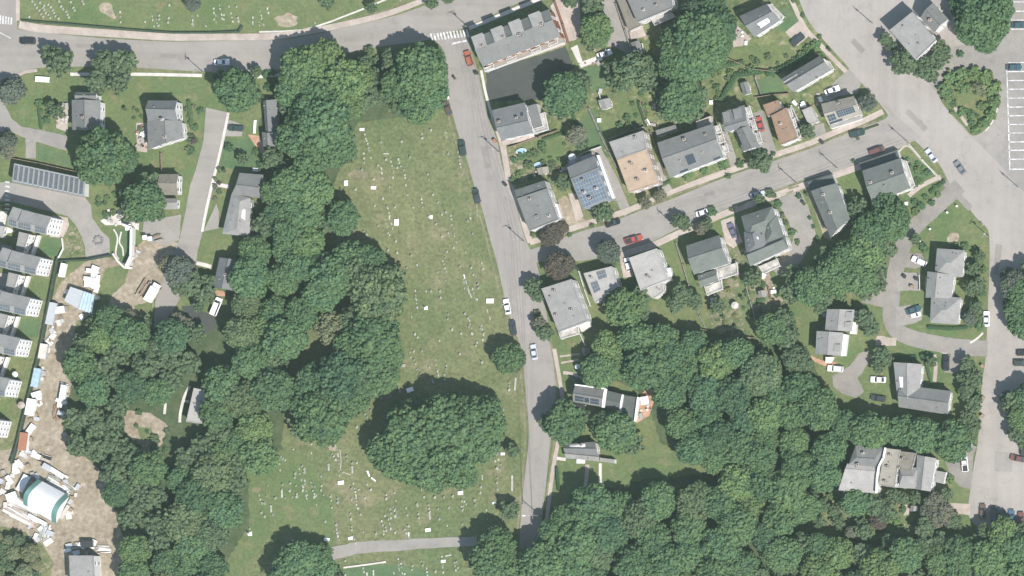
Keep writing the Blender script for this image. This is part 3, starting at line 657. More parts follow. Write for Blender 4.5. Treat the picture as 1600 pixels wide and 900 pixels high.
def house(name, label, cat, blocks, group=None, chim=(), pipes=(), solar=(), sky=(), door=0, wins=True, land=None, trim=True, win=None, gap=2.7, dorm=(), smat='solar', vents=True):
    cx = sum(p[0] for b in blocks for p in b.q)/(4*len(blocks)); cy = sum(p[1] for b in blocks for p in b.q)/(4*len(blocks))
    org = (cx, cy, 0); th = empty(name, cx, cy); tag(th, label, cat, group)
    for b in blocks: b.build(th, org, trim)
    dn = 0
    for bi, b in enumerate(blocks):
        w = b.w; a = sum(w[i][0]*w[(i+1) % 4][1]-w[(i+1) % 4][0]*w[i][1] for i in range(4)); w = w if a > 0 else w[::-1]
        hasdoor = False
        for i in range(4):
            p, q = w[i], w[(i+1) % 4]; L = math.dist(p, q)
            if not wins or L < 2.2: continue
            dx, dy = (q[0]-p[0])/L, (q[1]-p[1])/L; rz = math.atan2(dy, dx); nx, ny = dy, -dx
            n = max(1, int(L/gap)); fh = (b.ze-.2)/b.floors
            for fl in range(b.floors):
                for k in range(n):
                    u = (k+.5)/n*L; x, y = p[0]+dx*u+nx*.02, p[1]+dy*u+ny*.02
                    if any(inside((x+nx*.1, y+ny*.1), o.w) for o in blocks if o is not b): continue
                    if fl == 0 and bi == 0 and not hasdoor and k == n//2 and i == door:
                        put(DOOR, 'door', th, org, x, y, .15, rz); hasdoor = True; continue
                    put(win or WIN, 'window', th, org, x, y, fh*fl+fh*.56, rz)
    rf = blocks[0].roofobj
    def zat(px, py, h):   # height of the roof near a pixel
        return h
    for (px, py, z, wdt, mt) in chim:
        x, y = P(px, py, z); mb = MB(); mb.box((x, y, z-1.2), (wdt, wdt*.8, 2.4), .3, 0); mb.box((x, y, z+.03), (wdt+.06, wdt*.8+.06, .1), .3, 1); mb.box((x, y, z+.14), (wdt*.5, wdt*.4, .2), .3, 2)
        mb.obj('chimney', [M[mt], M['concrete'], M['dark']], rf, org)
    for (px, py, z) in pipes:
        x, y = P(px, py, z); mb = MB(); mb.tube((x, y, z-.8), (x, y, z), .14, .14, 8, 0); mb.tube((x, y, z-.02), (x, y, z+.1), .22, .2, 8, 0)
        mb.obj('vent_pipe', [M['vent']], rf, org)
    for (bi, side, u0, u1, v0, v1, nu, nv) in solar:
        b = blocks[bi]; mb = MB()
        for i in range(nu):
            for j in range(nv):
                g = .05
                A = u0+(u1-u0)*(i+g)/nu; B_ = u0+(u1-u0)*(i+1-g)/nu; C_ = v0+(v1-v0)*(j+g)/nv; D_ = v0+(v1-v0)*(j+1-g)/nv
                t4 = [b.slope(side, A, C_, .16), b.slope(side, B_, C_, .16), b.slope(side, B_, D_, .16), b.slope(side, A, D_, .16)]
                b4 = [(v[0], v[1], v[2]-.1) for v in t4]; vs = t4+b4
                mb.add(vs, [(0, 1, 2, 3)], 0); mb.add(vs, [(0, 4, 5, 1), (1, 5, 6, 2), (2, 6, 7, 3), (3, 7, 4, 0)], 1)
                e = .04; c = lerp(t4[0], t4[2], .5)
        rails = MB()
        t4 = [b.slope(side, u0, v0, .045), b.slope(side, u1, v0, .045), b.slope(side, u1, v1, .045), b.slope(side, u0, v1, .045)]
        mb.add(t4, [(0, 1, 2, 3)], 1)
        o = mb.obj('solar_panel', [M[smat], M['solar_frame']], th, org)
        bm = bmesh.new(); bm.from_mesh(o.data); bm.normal_update()
        for f in bm.faces:
            if abs(f.normal.z) > .3 and f.normal.z < 0: f.normal_flip()
        bm.to_mesh(o.data); bm.free()
    for (bi, side, u0, u1, v0, v1) in sky:
        b = blocks[bi]; mb = MB(); vs = [b.slope(side, u0, v0, .14), b.slope(side, u1, v0, .14), b.slope(side, u1, v1, .14), b.slope(side, u0, v1, .14)]
        lo = [(v[0], v[1], v[2]-.14) for v in vs]; mb.add(vs+lo, [(0, 1, 2, 3)], 0); mb.add(vs+lo, [(0, 4, 5, 1), (1, 5, 6, 2), (2, 6, 7, 3), (3, 7, 4, 0)], 1)
        mb.obj('skylight', [M['glass'], M['trim']], rf, org)
    for (bi, side, u0, u1, v0, v1, mt, lift) in dorm:      # flat-topped dormers rising from a slope
        b = blocks[bi]; c4 = [b.slope(side, u0, v0), b.slope(side, u1, v0), b.slope(side, u1, v1), b.slope(side, u0, v1)]
        zt = max(c[2] for c in c4)+lift; mb = MB(); pts = [(c[0], c[1]) for c in c4]
        mb.prism(pts, b.ze, zt, 1, 1); big = inset(pts, -.2)
        mb.prism(big, zt+.002, zt+.14, 2, 0)
        o = mb.obj('dormer', [ROOF[mt], WALL['white'], M['trim']], th, org)
    if vents and cat in ('house', 'rowhouse', 'building', 'terrace house') and not any(s_[0] == 0 and s_[1] == 1 for s_ in solar):
        rv = random.Random(int(cx*7+cy*3))
        for bi, b in enumerate(blocks[:4]):
            for _ in range(2):
                u, v, sd_ = rv.uniform(.15, .85), rv.uniform(.25, .85), rv.randrange(2); pt = b.slope(sd_, u, v, 0); mb = MB()
                if any(a_[0] == bi and a_[1] == sd_ for a_ in dorm): continue
                if rv.random() < .5: mb.tube((*pt[:2], pt[2]-.1), (*pt[:2], pt[2]+.45), .11, .11, 7); mb.tube((*pt[:2], pt[2]+.42), (*pt[:2], pt[2]+.52), .2, .16, 7)
                else: mb.box((pt[0], pt[1], pt[2]+.1), (.5, .4, .4), .3)
                mb.obj('roof_vent', [M['vent']], b.roofobj, org)
    if land: LAND.append((sum(p[0] for b in blocks for p in b.px)/(4*len(blocks)), sum(p[1] for b in blocks for p in b.px)/(4*len(blocks)), land))
    return th, org
def slab(th, org, name, pts, z0, z1, mat, mtop=None):
    """a porch roof, deck or step block of a building; pts at the height z1"""
    mb = MB(); mb.prism([P(x, y, z1) for x, y in pts], z0, z1, 0, 1 if mtop else 0)
    return mb.obj(name, [mat, mtop] if mtop else [mat], th, org)
def deck(th, org, name, pts, z, mat=None, rail=True):
    mat = mat or M['wood_grey']; q = [P(x, y, z) for x, y in pts]; mb = MB(); mb.prism(q, z-.2, z, 0, 1)
    for i in range(len(q)):
        a, b = q[i], q[(i+1) % len(q)]; mb.tube((*a, 0), (*a, z+1.0), .08, .08, 5)
        if rail and i:
            mb.tube((*a, z+1.0), (*b, z+1.0), .055, .055, 5); mb.tube((*a, z+.5), (*b, z+.5), .03, .03, 5)
            L = math.dist(a, b); n = int(L/.5)
            for k in range(1, n): c = lerp(a, b, k/n); mb.tube((*c, z), (*c, z+1.0), .025, .025, 4)
    return mb.obj(name, [mat, M['deck_floor']], th, org)
B = Block
# ---- north-west gardens
house('brick_house', 'grey gabled house above the big round tree, pink terrace at its left', 'house',
      [B([(112, 156), (157, 157), (157, 202), (113, 203)], 5.6, 2.0, 'bc', .5, 0, 'grey'), B([(118, 144), (152, 144), (152, 158), (118, 157)], 5.2, 1.2, 'ab', .4, 0, 'grey')],
      chim=((129, 183, 8.4, .8, 'brick'),), pipes=((143, 190, 7.2),), land='the house with the pink terrace')
house('large_house', 'large stepped grey house between the two left lawns, cluttered deck at its left', 'house',
      [B([(231, 157), (277, 157), (278, 190), (231, 188)], 6.2, 2.4, 'ab', .45, 0, 'slate'), B([(230, 187), (284, 189), (287, 216), (231, 234)], 5.6, 1.8, 'bc', .45, 0, 'grey')],
      chim=((252, 186, 8.8, .7, 'trim'), (257, 214, 7.6, .9, 'trim')), pipes=((238, 179, 7.5), (251, 227, 6.9)), land='the stepped house with the cluttered deck')
house('bungalow', 'narrow grey bungalow pressed against the tall wood, brick path at its foot', 'house',
      [B([(409, 206), (440, 206), (445, 216), (441, 231), (412, 228)][:0] or [(409, 206), (442, 206), (442, 230), (411, 229)], 4.2, 1.4, 'bc', .7, .1, 'grey', 'grey', 1),
       B([(411, 158), (432, 155), (434, 206), (415, 206)], 3.6, 1.2, 'bc', .7, 0, 'slate', 'grey', 1)], pipes=((421, 210, 5.4), (423, 219, 5.4)), land='the narrow bungalow beside the wood')
h, o = house('long_house', 'long pale grey house with angled roof in the shade of the wood', 'house',
      [B([(374, 270), (411, 273), (409, 310), (362, 303)], 5.2, 1.5, 'ab', .55, .1, 'grey', 'grey'), B([(362, 302), (391, 309), (390, 370), (347, 365)], 5.0, 1.4, 'bc', .45, .15, 'lgrey', 'grey')],
      pipes=((385, 294, 6.4), (361, 344, 6.0)), land='the long pale house in the shade')
house('small_house', 'small dark grey roofed house at the kerb left of the lane', 'house',
      [B([(249, 272), (279, 272), (278, 305), (248, 304)], 5.0, 1.5, 'ab', .45, 0, 'taupe')], land='the small dark roofed house')
house('garage', 'small light grey garage below the dark roofed kerbside house', 'garage',
      [B([(253, 310), (278, 310), (278, 327), (257, 327)], 3.0, .9, 'ab', .4, 0, 'lgrey', 'white', 1)], gap=3)
house('shaded_house', 'dark grey house half under trees with a brick terrace', 'house',
      [B([(343, 402), (384, 408), (372, 456), (333, 448)], 4.8, 1.8, 'bc', .6, 0, 'slate', 'beige')], chim=((352, 429, 6.8, .9, 'trim'),), land='the half hidden house with the brick terrace')
house('wood_house', 'pale flat roofed house sunk in the shadow of the wood', 'house',
      [B([(303, 606), (322, 610), (315, 662), (291, 659)], 5.0, 0, 'ab', .5, 0, 'pale', 'grey')], chim=((310, 644, 5.9, .7, 'dark'),), land='the pale house sunk in the wood')
# ---- solar carport
ZC = 4.5
b = B([(22, 255), (134, 279), (133, 309), (20, 285)], ZC, .9, 'ab', .95, 0, 'lgrey', 'white', 1)
house('solar_carport', 'long carport roofed with stripes of dark solar panels above grey car park', 'carport', [b], wins=False,
      solar=tuple((0, 0, .02+.07*i, .07+.07*i, .03, .97, 1, 1) for i in range(14)), land='the striped solar carport')
# ---- three-storey row houses on the left edge
ordn = ['topmost', 'second', 'third', 'fourth', 'fifth', 'lowest']
for k in range(6):
    dx, dy = -16.2*k, 63.4*k
    q = lambda *p: [(x+dx, y+dy) for x, y in p]
    ZR = 11.6
    bl = [B(q((35, 328), (81, 339), (73, 367), (28, 357)), ZR, 1.6, 'ab', .62, 0, 'lgrey', 'white', 4, .25)]
    if k < 3: bl.append(B(q((20, 323), (34.6, 327), (27.6, 357), (12, 352)), ZR-.5, 1.6, 'ab', .62, 0, 'lgrey', 'white', 3, .25))
    if k < 4: bl.append(B(q((30, 362), (46, 366), (36, 396), (24, 394)), 6.5, 0, 'ab', .5, 0, 'lgrey', 'white', 2))
    sol = [(0, 1, .03, .45, .08, .9, 5, 2), (0, 1, .60, .97, .08, .9, 5, 2)]
    if k < 3: sol.append((1, 1, .1, .9, .1, .9, 4, 2))
    h, o = house('row_house', '%s of the three-storey white terraces down the left edge' % ordn[k], 'terrace house', bl, 'white terraces on the left edge',
                 solar=sol, gap=1.55, win=WIN_S, land='the %s white terrace' % ordn[k])
    if k < 5: deck(h, o, 'patio_wall', q((47, 366), (62, 369), (50, 400), (40, 398)), .9, M['concrete_w'])
    slab(h, o, 'garden_wall', q((58, 368), (62, 368), (50, 402), (46, 402)), 0, 2.0, M['fence_w'])
# ---- north-east block
ZB = 7.5
h, o = house('row_house', 'long grey rowhouse with four flat dormers at the crossing corner, brick right end', 'rowhouse',
      [B([(738, 60), (858, 14), (876, 57), (754, 104)], ZB, 2.2, 'ab', .42, 0, 'grey', 'brick', 2)],
      dorm=tuple((0, 0, u, u+.13, .02, .96, 'lgrey', .12) for u in (.02, .27, .50, .76)),
      chim=((753, 72, 10.6, .9, 'dark'), (786, 58, 10.6, .9, 'dark'), (811, 54, 10.6, .9, 'dark'), (846, 38, 10.6, .9, 'dark')), land='the brick ended rowhouse')
slab(h, o, 'porch', [(755, 105), (877, 58), (881, 66), (758, 112)], 0, 2.6, M['trim'], ROOF['beige'])
for (x, y) in ((765, 103), (800, 89), (838, 75), (865, 64)):
    deck(h, o, 'balcony', [(x-8, y+3), (x+6, y-3), (x+8, y+3), (x-6, y+9)], 3.6, M['fence_w'])
h, o = house('grey_house', 'grey house with steep dark lower slope facing the cemetery street', 'house',
      [B([(769, 172), (820, 160), (833, 208), (783, 219)], 7.0, 1.8, 'ab', .60, 0, 'slate', 'white', 2)],
      sky=((0, 0, .8, .9, .5, .7),), chim=((780, 190, 9.4, .8, 'dark'), (807, 184, 9.4, .8, 'dark')), land='the grey house facing the cemetery street')
slab(h, o, 'rear_wing', [(823, 166), (838, 162), (848, 197), (834, 201)], 0, 4.0, M['trim'], ROOF['slate'])
deck(h, o, 'deck', [(835, 203), (850, 198), (846, 178), (852, 176), (858, 203), (838, 209)], 2.5, M['fence_w'])
slab(h, o, 'steps', [(783, 220), (833, 209), (837, 216), (788, 227)], 0, .9, M['concrete'])
h, o = house('corner_house', 'flat grey house on the street corner beside the maroon tree', 'house',
      [B([(808, 310), (855, 294), (873, 343), (827, 361)], 7.2, 0, 'ab', .5, 0, 'grey', 'white', 2), B([(804, 297), (851, 282), (855, 294), (808, 310)], 6.6, 0, 'ab', .5, 0, 'dgrey', 'white', 2)],  # rear strip: shade of the north slope put in as darker roof grey
      chim=((828, 311, 8.0, .8, 'dark'), (839, 338, 8.0, .8, 'dark'), (857, 337, 7.7, .9, 'trim')), land='the corner house with the maroon tree')
slab(h, o, 'side_porch', [(866, 320), (870, 318), (877, 340), (873, 344)], 0, 3.0, M['trim'])
h, o = house('solar_house', 'tall house whose roof is covered in blue solar panels above the side street', 'house',
      [B([(886, 261), (929, 243), (953, 311), (911, 328)], 7.6, 1.4, 'ab', .28, 0, 'slate', 'blue', 2)],
      solar=((0, 1, .05, .95, .04, .93, 9, 7),), smat='solar_blue', chim=((910, 281, 10, .8, 'dark'), (921, 309, 9.6, .8, 'dark'), (912, 300, 9.6, .8, 'trim'), (931, 294, 9.6, .8, 'trim')), land='the blue solar roofed house')
deck(h, o, 'rear_deck', [(888, 252), (926, 238), (928, 245), (890, 259)], 3, M['wood_grey'])
slab(h, o, 'side_walk', [(932, 243), (936, 242), (960, 308), (956, 310)], 0, 2.2, M['trim'])
h, o = house('tan_house', 'flat roofed house, its back half grey and its front half tan', 'house',
      [B([(964, 250), (1011, 234), (1030, 286), (983, 301)], 7.0, 0, 'ab', .5, 0, 'tan', 'beige', 2), B([(952, 222), (1005, 204), (1011, 233.5), (963.5, 249)], 7.6, 0, 'ab', .5, 0, 'lgrey', 'beige', 2)],
      chim=((985, 255, 8.0, .8, 'dark'), (995, 280, 8.0, .8, 'dark'), (1009, 266, 7.9, .8, 'trim'), (992, 214, 8.4, .7, 'dark')), land='the half tan flat roofed house')
h, o = house('apartment_house', 'large light grey house with a dark skylight and white balconies', 'house',
      [B([(1027, 223), (1114, 193), (1131, 246), (1047, 278)], 7.4, 1.8, 'ab', .46, 0, 'grey', 'white', 2)],
      sky=((0, 1, .38, .53, .25, .72), (0, 1, .2, .35, .02, .12), (0, 1, .82, .95, .02, .12)), chim=((1069, 218, 9.2, .9, 'dark'), (1097, 238, 8.9, .7, 'dark'), (1062, 251, 8.8, .6, 'dark'), (1102, 210, 9.0, .7, 'dark')), land='the house with the dark skylight')
for (x, y) in ((1118, 197), (1123, 212), (1129, 228)):
    deck(h, o, 'balcony', [(x, y), (x+7, y-3), (x+11, y+9), (x+4, y+12)], 5.0, M['fence_w'])
slab(h, o, 'rear_deck', [(1087, 190), (1110, 181), (1113, 192), (1090, 201)], 0, 3.2, M['trim'], M['concrete'])
house('garage', 'small flat grey garage behind the house with the dark skylight', 'garage', [B([(1024, 204), (1055, 195), (1058, 205), (1028, 214)], 2.8, 0, 'ab', .5, 0, 'grey', 'white', 1)], gap=4)
h, o = house('stepped_house', 'dark grey house of two staggered wings left of the red car', 'house',
      [B([(1150, 204), (1171, 196), (1188, 229), (1164, 236)], 7.6, 1.6, 'bc', .5, 0, 'grey', 'white', 2), B([(1127, 175), (1163, 164), (1171, 196), (1134, 207)], 7.8, 1.7, 'ab', .75, 0, 'slate', 'white', 2)],
      dorm=((1, 0, .1, .3, .15, .7, 'slate', .3), (1, 0, .55, .8, .15, .7, 'slate', .3)), land='the staggered dark grey house')
slab(h, o, 'front_porch', [(1151, 216), (1158, 213), (1166, 234), (1161, 237)], 0, 3.2, M['trim'], ROOF['dgrey'])
for (x, y) in ((1166, 168), (1173, 188), (1181, 208)):
    deck(h, o, 'balcony', [(x, y), (x+6, y-2), (x+11, y+14), (x+5, y+16)], 4.8, M['fence_w'])
h, o = house('brown_house', 'brown flat roofed house right of the red car', 'house',
      [B([(1205, 181), (1229, 168), (1247, 216), (1219, 227)], 6.6, 0, 'ab', .5, 0, 'brown', 'white', 2), B([(1192, 164), (1216, 156), (1221, 168), (1200, 183)], 5.6, 0, 'ab', .5, 0, 'brown', 'white', 2)],
      chim=((1219, 193, 7.4, .7, 'trim'),), land='the brown roofed house')
for (x, y) in ((1231, 170), (1237, 186), (1243, 202)):
    deck(h, o, 'balcony', [(x, y), (x+5, y-2), (x+9, y+12), (x+4, y+14)], 3.6, M['fence_w'])
house('garage', 'small white roofed garage between the brown house and the panelled house', 'garage', [B([(1253, 172), (1268, 166), (1279, 190), (1264, 196)], 3.2, 0, 'ab', .5, 0, 'pale', 'white', 1)], gap=4)
h, o = house('panelled_house', 'pale gabled house with a patchwork of solar panels on its street slope', 'house',
      [B([(1283, 162), (1334, 150), (1345, 179), (1295, 196)], 6.4, 1.9, 'ab', .5, 0, 'beige', 'white', 2)],
      solar=((0, 1, .06, .30, .25, .8, 3, 2), (0, 1, .36, .9, .35, .95, 8, 3)), smat='solar_dark', sky=((0, 1, .05, .45, .02, .2),), chim=((1310, 161, 8.6, .7, 'dark'),), land='the pale panelled house')
slab(h, o, 'front_porch', [(1296, 196), (1344, 181), (1346, 186), (1298, 201)], 0, 2.8, M['trim'], ROOF['lgrey'])
h, o = house('gable_house', 'light grey gabled house with a side wing near the avenue car park', 'house',
      [B([(1220, 124), (1281, 87), (1300, 109), (1240, 144)], 6.6, 2.0, 'ab', .48, 0, 'grey', 'white', 2), B([(1220, 124), (1243, 110), (1250, 122), (1230, 134)], 7.0, 1.2, 'ab', .5, 0, 'lgrey', 'white', 2)],
      pipes=((1277, 122, 8.0), (1253, 112, 8)), land='the gabled house near the avenue')
deck(h, o, 'front_porch', [(1288, 92), (1296, 96), (1304, 108), (1300, 112), (1292, 104)], 2.6, M['fence_w'])
h, o = house('two_tone_house', 'house with one dark and one pale roof slope, black car parked right', 'house',
      [B([(1155, 25), (1198, 6), (1220, 31), (1179, 58)], 6.6, 2.4, 'ab', .5, 0, 'slate', 'white', 2)], pipes=((1187, 42, 8.2), (1197, 34, 8.3)), land='the two tone gabled house')
deck(h, o, 'front_porch', [(1199, 7), (1206, 6), (1226, 26), (1222, 32)], 2.4, M['fence_w'])
h, o = house('large_house', 'large grey house cut by the top edge with a white outside stair', 'house',
      [B([(972, -20), (1044, -34), (1052, 12), (996, 35)], 8.0, 0, 'ab', .5, 0, 'grey', 'white', 2), B([(962, -6), (975, -8), (1002, 40), (983, 49)], 4.2, 0, 'ab', .5, 0, 'taupe', 'white', 1)],
      chim=((1025, 8, 9.0, .8, 'dark'), (1005, 15, 8.8, .7, 'trim')), land='the grey house at the top edge')
deck(h, o, 'outside_stair', [(1018, 30), (1048, 18), (1056, 26), (1024, 40)], 3.4, M['fence_w'])
slab(h, o, 'terrace', [(983, 50), (1004, 42), (1010, 56), (986, 62)], 0, 1.2, M['concrete'])
house('garage', 'narrow grey garage with white edge below the house with the outside stair', 'garage', [B([(985, 67), (998, 63), (1006, 88), (993, 93)], 2.8, .5, 'bc', .5, 0, 'grey', 'white', 1)], gap=4)
house('avenue_house', 'pale flat roofed house right of the avenue with a dark gabled rear wing', 'house',
      [B([(1426, 18), (1463, 63), (1431, 94), (1390, 47)], 8.4, 0, 'ab', .5, 0, 'lgrey', 'white', 2), B([(1438, 27), (1458, 4), (1482, 30), (1460, 51)], 7.0, 1.8, 'bc', .5, 0, 'grey', 'white', 2)],
      chim=((1453, 31, 9.2, .9, 'brick'), (1411, 41, 9.0, .6, 'dark'), (1435, 68, 9.0, .6, 'dark')), land='the pale house right of the avenue')
# ---- south side of the side street
h, o = house('flat_house', 'large pale flat roofed house on the lower corner of the side street', 'house',
      [B([(846, 451), (893, 436), (918, 502), (873, 519)], 7.6, 0, 'ab', .5, 0, 'lgrey', 'white', 2)],
      chim=((865, 454, 8.4, .8, 'dark'), (859, 463, 8.2, .5, 'dark'), (892, 484, 8.4, .8, 'dark'), (868, 492, 8.4, .8, 'dark')), land='the large flat roofed corner house')
deck(h, o, 'deck', [(874, 520), (904, 508), (906, 522), (878, 530)], 2.8, M['fence_w'])
slab(h, o, 'rear_stair', [(904, 508), (921, 502), (922, 510), (908, 518)], 0, 3.0, M['trim'], M['concrete_w'])
house('white_roofed_house', 'small whitish flat roofed house with dark solar patches', 'house',
      [B([(912, 427), (956, 416), (966, 448), (930, 474)], 6.4, 0, 'ab', .5, 0, 'pale', 'white', 2)],
      solar=((0, 0, .42, .74, .06, .38, 4, 2), (0, 0, .10, .36, .36, .72, 3, 3)), chim=((923, 433, 7.2, .6, 'dark'),), land='the whitish solar patched house')
h, o = house('flat_house', 'pale flat roofed house below the red pickup', 'house',
      [B([(983, 403), (1026, 388), (1044, 437), (1001, 454)], 7.4, 0, 'ab', .5, 0, 'pale', 'white', 2), B([(1004, 452.5), (1034, 441.5), (1037, 456), (1021, 467)], 5.6, 0, 'ab', .5, 0, 'pale', 'white', 1)],
      chim=((1011, 431, 8.2, .8, 'dark'),), land='the pale house below the red pickup')
slab(h, o, 'side_porch', [(1040, 420), (1047, 418), (1050, 430), (1044, 433)], 0, 2.6, M['trim'])
h, o = house('green_grey_house', 'dark grey gabled house with vegetable beds behind it', 'house',
      [B([(1072, 384), (1124, 367), (1139, 412), (1084, 429)], 7.4, 2.4, 'ab', .46, 0, 'green', 'white', 2), B([(1090, 430), (1119, 421), (1123, 438), (1094, 449)], 5.0, 1.0, 'ab', .5, 0, 'green', 'white', 1)],
      pipes=((1110, 398, 9.8), (1081, 392, 8.5), (1087, 407, 9.6)), land='the gabled house with vegetable beds')
deck(h, o, 'rear_deck', [(1121, 420), (1152, 410), (1154, 428), (1124, 438)], 2.6, M['fence_w'])
deck(h, o, 'deck', [(1102, 448), (1128, 438), (1130, 452), (1106, 462)], 1.6, M['fence_w'])
h, o = house('many_gabled_house', 'big dark green-grey house with many hipped gables beside a wide drive', 'house',
      [B([(1158, 338), (1207, 322), (1219, 356), (1169, 380)], 8.6, 2.6, 'ab', .5, .3, 'green', 'white', 3),
       B([(1162, 392), (1226, 366), (1232, 388), (1172, 416)], 8.0, 2.0, 'ab', .35, .05, 'green', 'white', 3),
       B([(1162, 362), (1190, 352), (1202, 388), (1166, 398)], 8.6, 2.4, 'bc', .5, .25, 'slate', 'white', 3),
       B([(1190, 344), (1214, 336), (1226, 372), (1196, 380)], 8.5, 2.5, 'bc', .5, .3, 'green', 'white', 3)],
      pipes=((1170, 352, 10), (1192, 368, 11)), land='the many gabled green-grey house')
deck(h, o, 'rear_deck', [(1186, 416), (1214, 404), (1220, 416), (1194, 428)], 3.6, M['fence_w'])
h, o = house('dark_house', 'dark roofed house between the wide drive and the tall trees', 'house',
      [B([(1267, 299), (1308, 286), (1328, 342), (1298, 372)], 7.0, 2.0, 'bc', .6, .0, 'green', 'white', 2)],
      chim=((1286, 304, 9.4, .9, 'trim'), (1297, 332, 9.4, .9, 'trim')), land='the dark roofed house beside the wide drive')
slab(h, o, 'front_porch', [(1262, 285), (1300, 272), (1306, 285), (1266, 298)], 0, 3.4, M['trim'], ROOF['dgrey'])
h, o = house('corner_house', 'green-grey house at the avenue end of the side street', 'house',
      [B([(1347, 267), (1407, 247), (1423, 294), (1364, 318)], 7.6, 2.0, 'ab', .5, 0, 'green', 'white', 2)],
      chim=((1394, 270, 10.2, .9, 'dark'), (1360, 285, 9.6, .9, 'dark'), (1382, 290, 9.6, .6, 'dark')), land='the green-grey house at the avenue end')
slab(h, o, 'front_porch', [(1342, 255), (1402, 234), (1406, 247), (1347, 266)], 0, 3.2, M['trim'], ROOF['dgrey'])
deck(h, o, 'side_porch', [(1409, 249), (1417, 252), (1430, 290), (1424, 294)], 2.6, M['fence_w'])
# ---- south-east houses
h, o = house('long_duplex', 'long pale hip roofed duplex inside the ring drive', 'house',
      [B([(1464, 388), (1508, 391), (1504, 433), (1460, 431)], 5.6, 1.8, 'ab', .5, .42, 'lgrey', 'white', 2),
       B([(1449, 424), (1491, 430), (1487, 466), (1446, 465)], 5.5, 1.7, 'bc', .6, .0, 'lgrey', 'white', 2),
       B([(1455, 462), (1502, 465), (1497, 507), (1453, 504)], 5.6, 1.8, 'ab', .5, .42, 'lgrey', 'white', 2)],
      pipes=((1465, 417, 6.8), (1452, 436, 6.6), (1461, 475, 6.8)), land='the long hip roofed duplex')
h, o = house('staggered_duplex', 'two staggered pale gabled houses joined as one left of the ring drive', 'house',
      [B([(1292, 483), (1335, 484), (1331, 518), (1289, 516)], 6.2, 1.6, 'bc', .5, 0, 'lgrey', 'white', 2),
       B([(1276, 517), (1318, 520), (1314, 556), (1274, 553)], 6.2, 1.6, 'bc', .5, 0, 'lgrey', 'white', 2)],
      dorm=((0, 0, .15, .35, .1, .5, 'lgrey', .1), (0, 0, .6, .8, .1, .5, 'lgrey', .1), (1, 0, .55, .8, .1, .5, 'lgrey', .1)), land='the staggered pale duplex')
slab(h, o, 'porch', [(1332, 486), (1340, 486), (1336, 522), (1328, 521)], 0, 3.0, M['trim'])
slab(h, o, 'porch', [(1316, 522), (1324, 523), (1320, 556), (1312, 556)], 0, 3.0, M['trim'])
slab(h, o, 'entry', [(1290, 558), (1302, 558), (1297, 567), (1290, 567)], 0, 2.2, M['trim'])
h, o = house('angled_house', 'pale grey L-shaped house below the ring drive', 'house',
      [B([(1396, 566), (1441, 569), (1436, 624), (1402, 622)], 5.66, 1.64, 'bc', .5, 0, 'lgrey', 'white', 2),
       B([(1405, 601), (1486, 611), (1481, 648), (1404, 636)], 5.6, 1.7, 'ab', .5, .0, 'grey', 'white', 2)], pipes=((1403, 597, 6.6),), land='the L-shaped house below the ring drive')
h, o = house('apartment_block', 'broad pale house group of several roofs left of the white pickup', 'house',
      [B([(1337, 696), (1381, 699), (1376, 730), (1326, 726)], 8.0, 1.2, 'ab', .6, .2, 'grey', 'white', 3),
       B([(1324, 724), (1377, 729), (1370, 771), (1310, 766)], 7.4, .7, 'ab', .2, 0, 'pale', 'white', 3),
       B([(1382, 700), (1407, 703), (1398, 762), (1373, 758)], 8.4, 0, 'ab', .5, 0, 'beige', 'white', 3),
       B([(1407, 705), (1432, 708), (1424, 736), (1400, 733)], 7.6, 0, 'ab', .5, 0, 'taupe', 'white', 3),
       B([(1406, 732), (1436, 730), (1433, 764), (1404, 762)], 7.2, 1.4, 'ab', .4, .2, 'lgrey', 'white', 3),
       B([(1433, 711), (1463, 716), (1454, 768), (1430, 764)], 7.4, 1.4, 'bc', .55, 0, 'lgrey', 'white', 3)],
      chim=((1340, 726, 9.6, .9, 'brick'), (1390, 711, 9.4, .8, 'dark'), (1409, 717, 8.8, .8, 'dark'), (1386, 729, 9.4, .8, 'dark'), (1404, 731, 9.0, .7, 'dark'), (1382, 752, 9.4, .7, 'dark'), (1348, 708, 9.6, .7, 'trim')), land='the broad group of pale roofs')
mb = MB(); pts = [P(x, y, 9.4) for x, y in ((1383, 700), (1380, 715), (1373, 728), (1370, 745), (1369, 770))]
for a, b_ in zip(pts[:-1], pts[1:]): 
    L = math.dist(a, b_); mb.box(((a[0]+b_[0])/2, (a[1]+b_[1])/2, 8.7), (L+.2, .45, 1.5), math.atan2(b_[1]-a[1], b_[0]-a[0]))
mb.obj('firewall', [M['trim']], h, o)
slab(h, o, 'side_wing', [(1461, 735), (1478, 738), (1474, 756), (1456, 752)], 0, 3.0, M['trim'], ROOF['lgrey'])
slab(h, o, 'low_terrace', [(1308, 767), (1312, 752), (1326, 760), (1330, 772)], 0, 1.6, M['concrete'])
h, o = house('street_house', 'white edged house with dark solar strips beside the street tree', 'house',
      [B([(899, 601), (945, 608), (941, 636), (895, 628)], 6.0, 1.6, 'ab', .5, 0, 'grey', 'white', 2), B([(945, 609), (972, 616), (968, 643), (941, 637)], 4.6, .9, 'ab', .5, 0, 'dgrey', 'white', 1), B([(973, 617), (997, 621), (992, 658), (970, 644)], 3.6, 0, 'ab', .5, 0, 'dgrey', 'white', 1)],
      solar=((0, 1, .08, .38, .15, .75, 6, 2), (0, 1, .60, .90, .15, .75, 6, 2)), smat='solar_dark', sky=((0, 1, .40, .56, .2, .7),), land='the white edged house with dark solar strips')
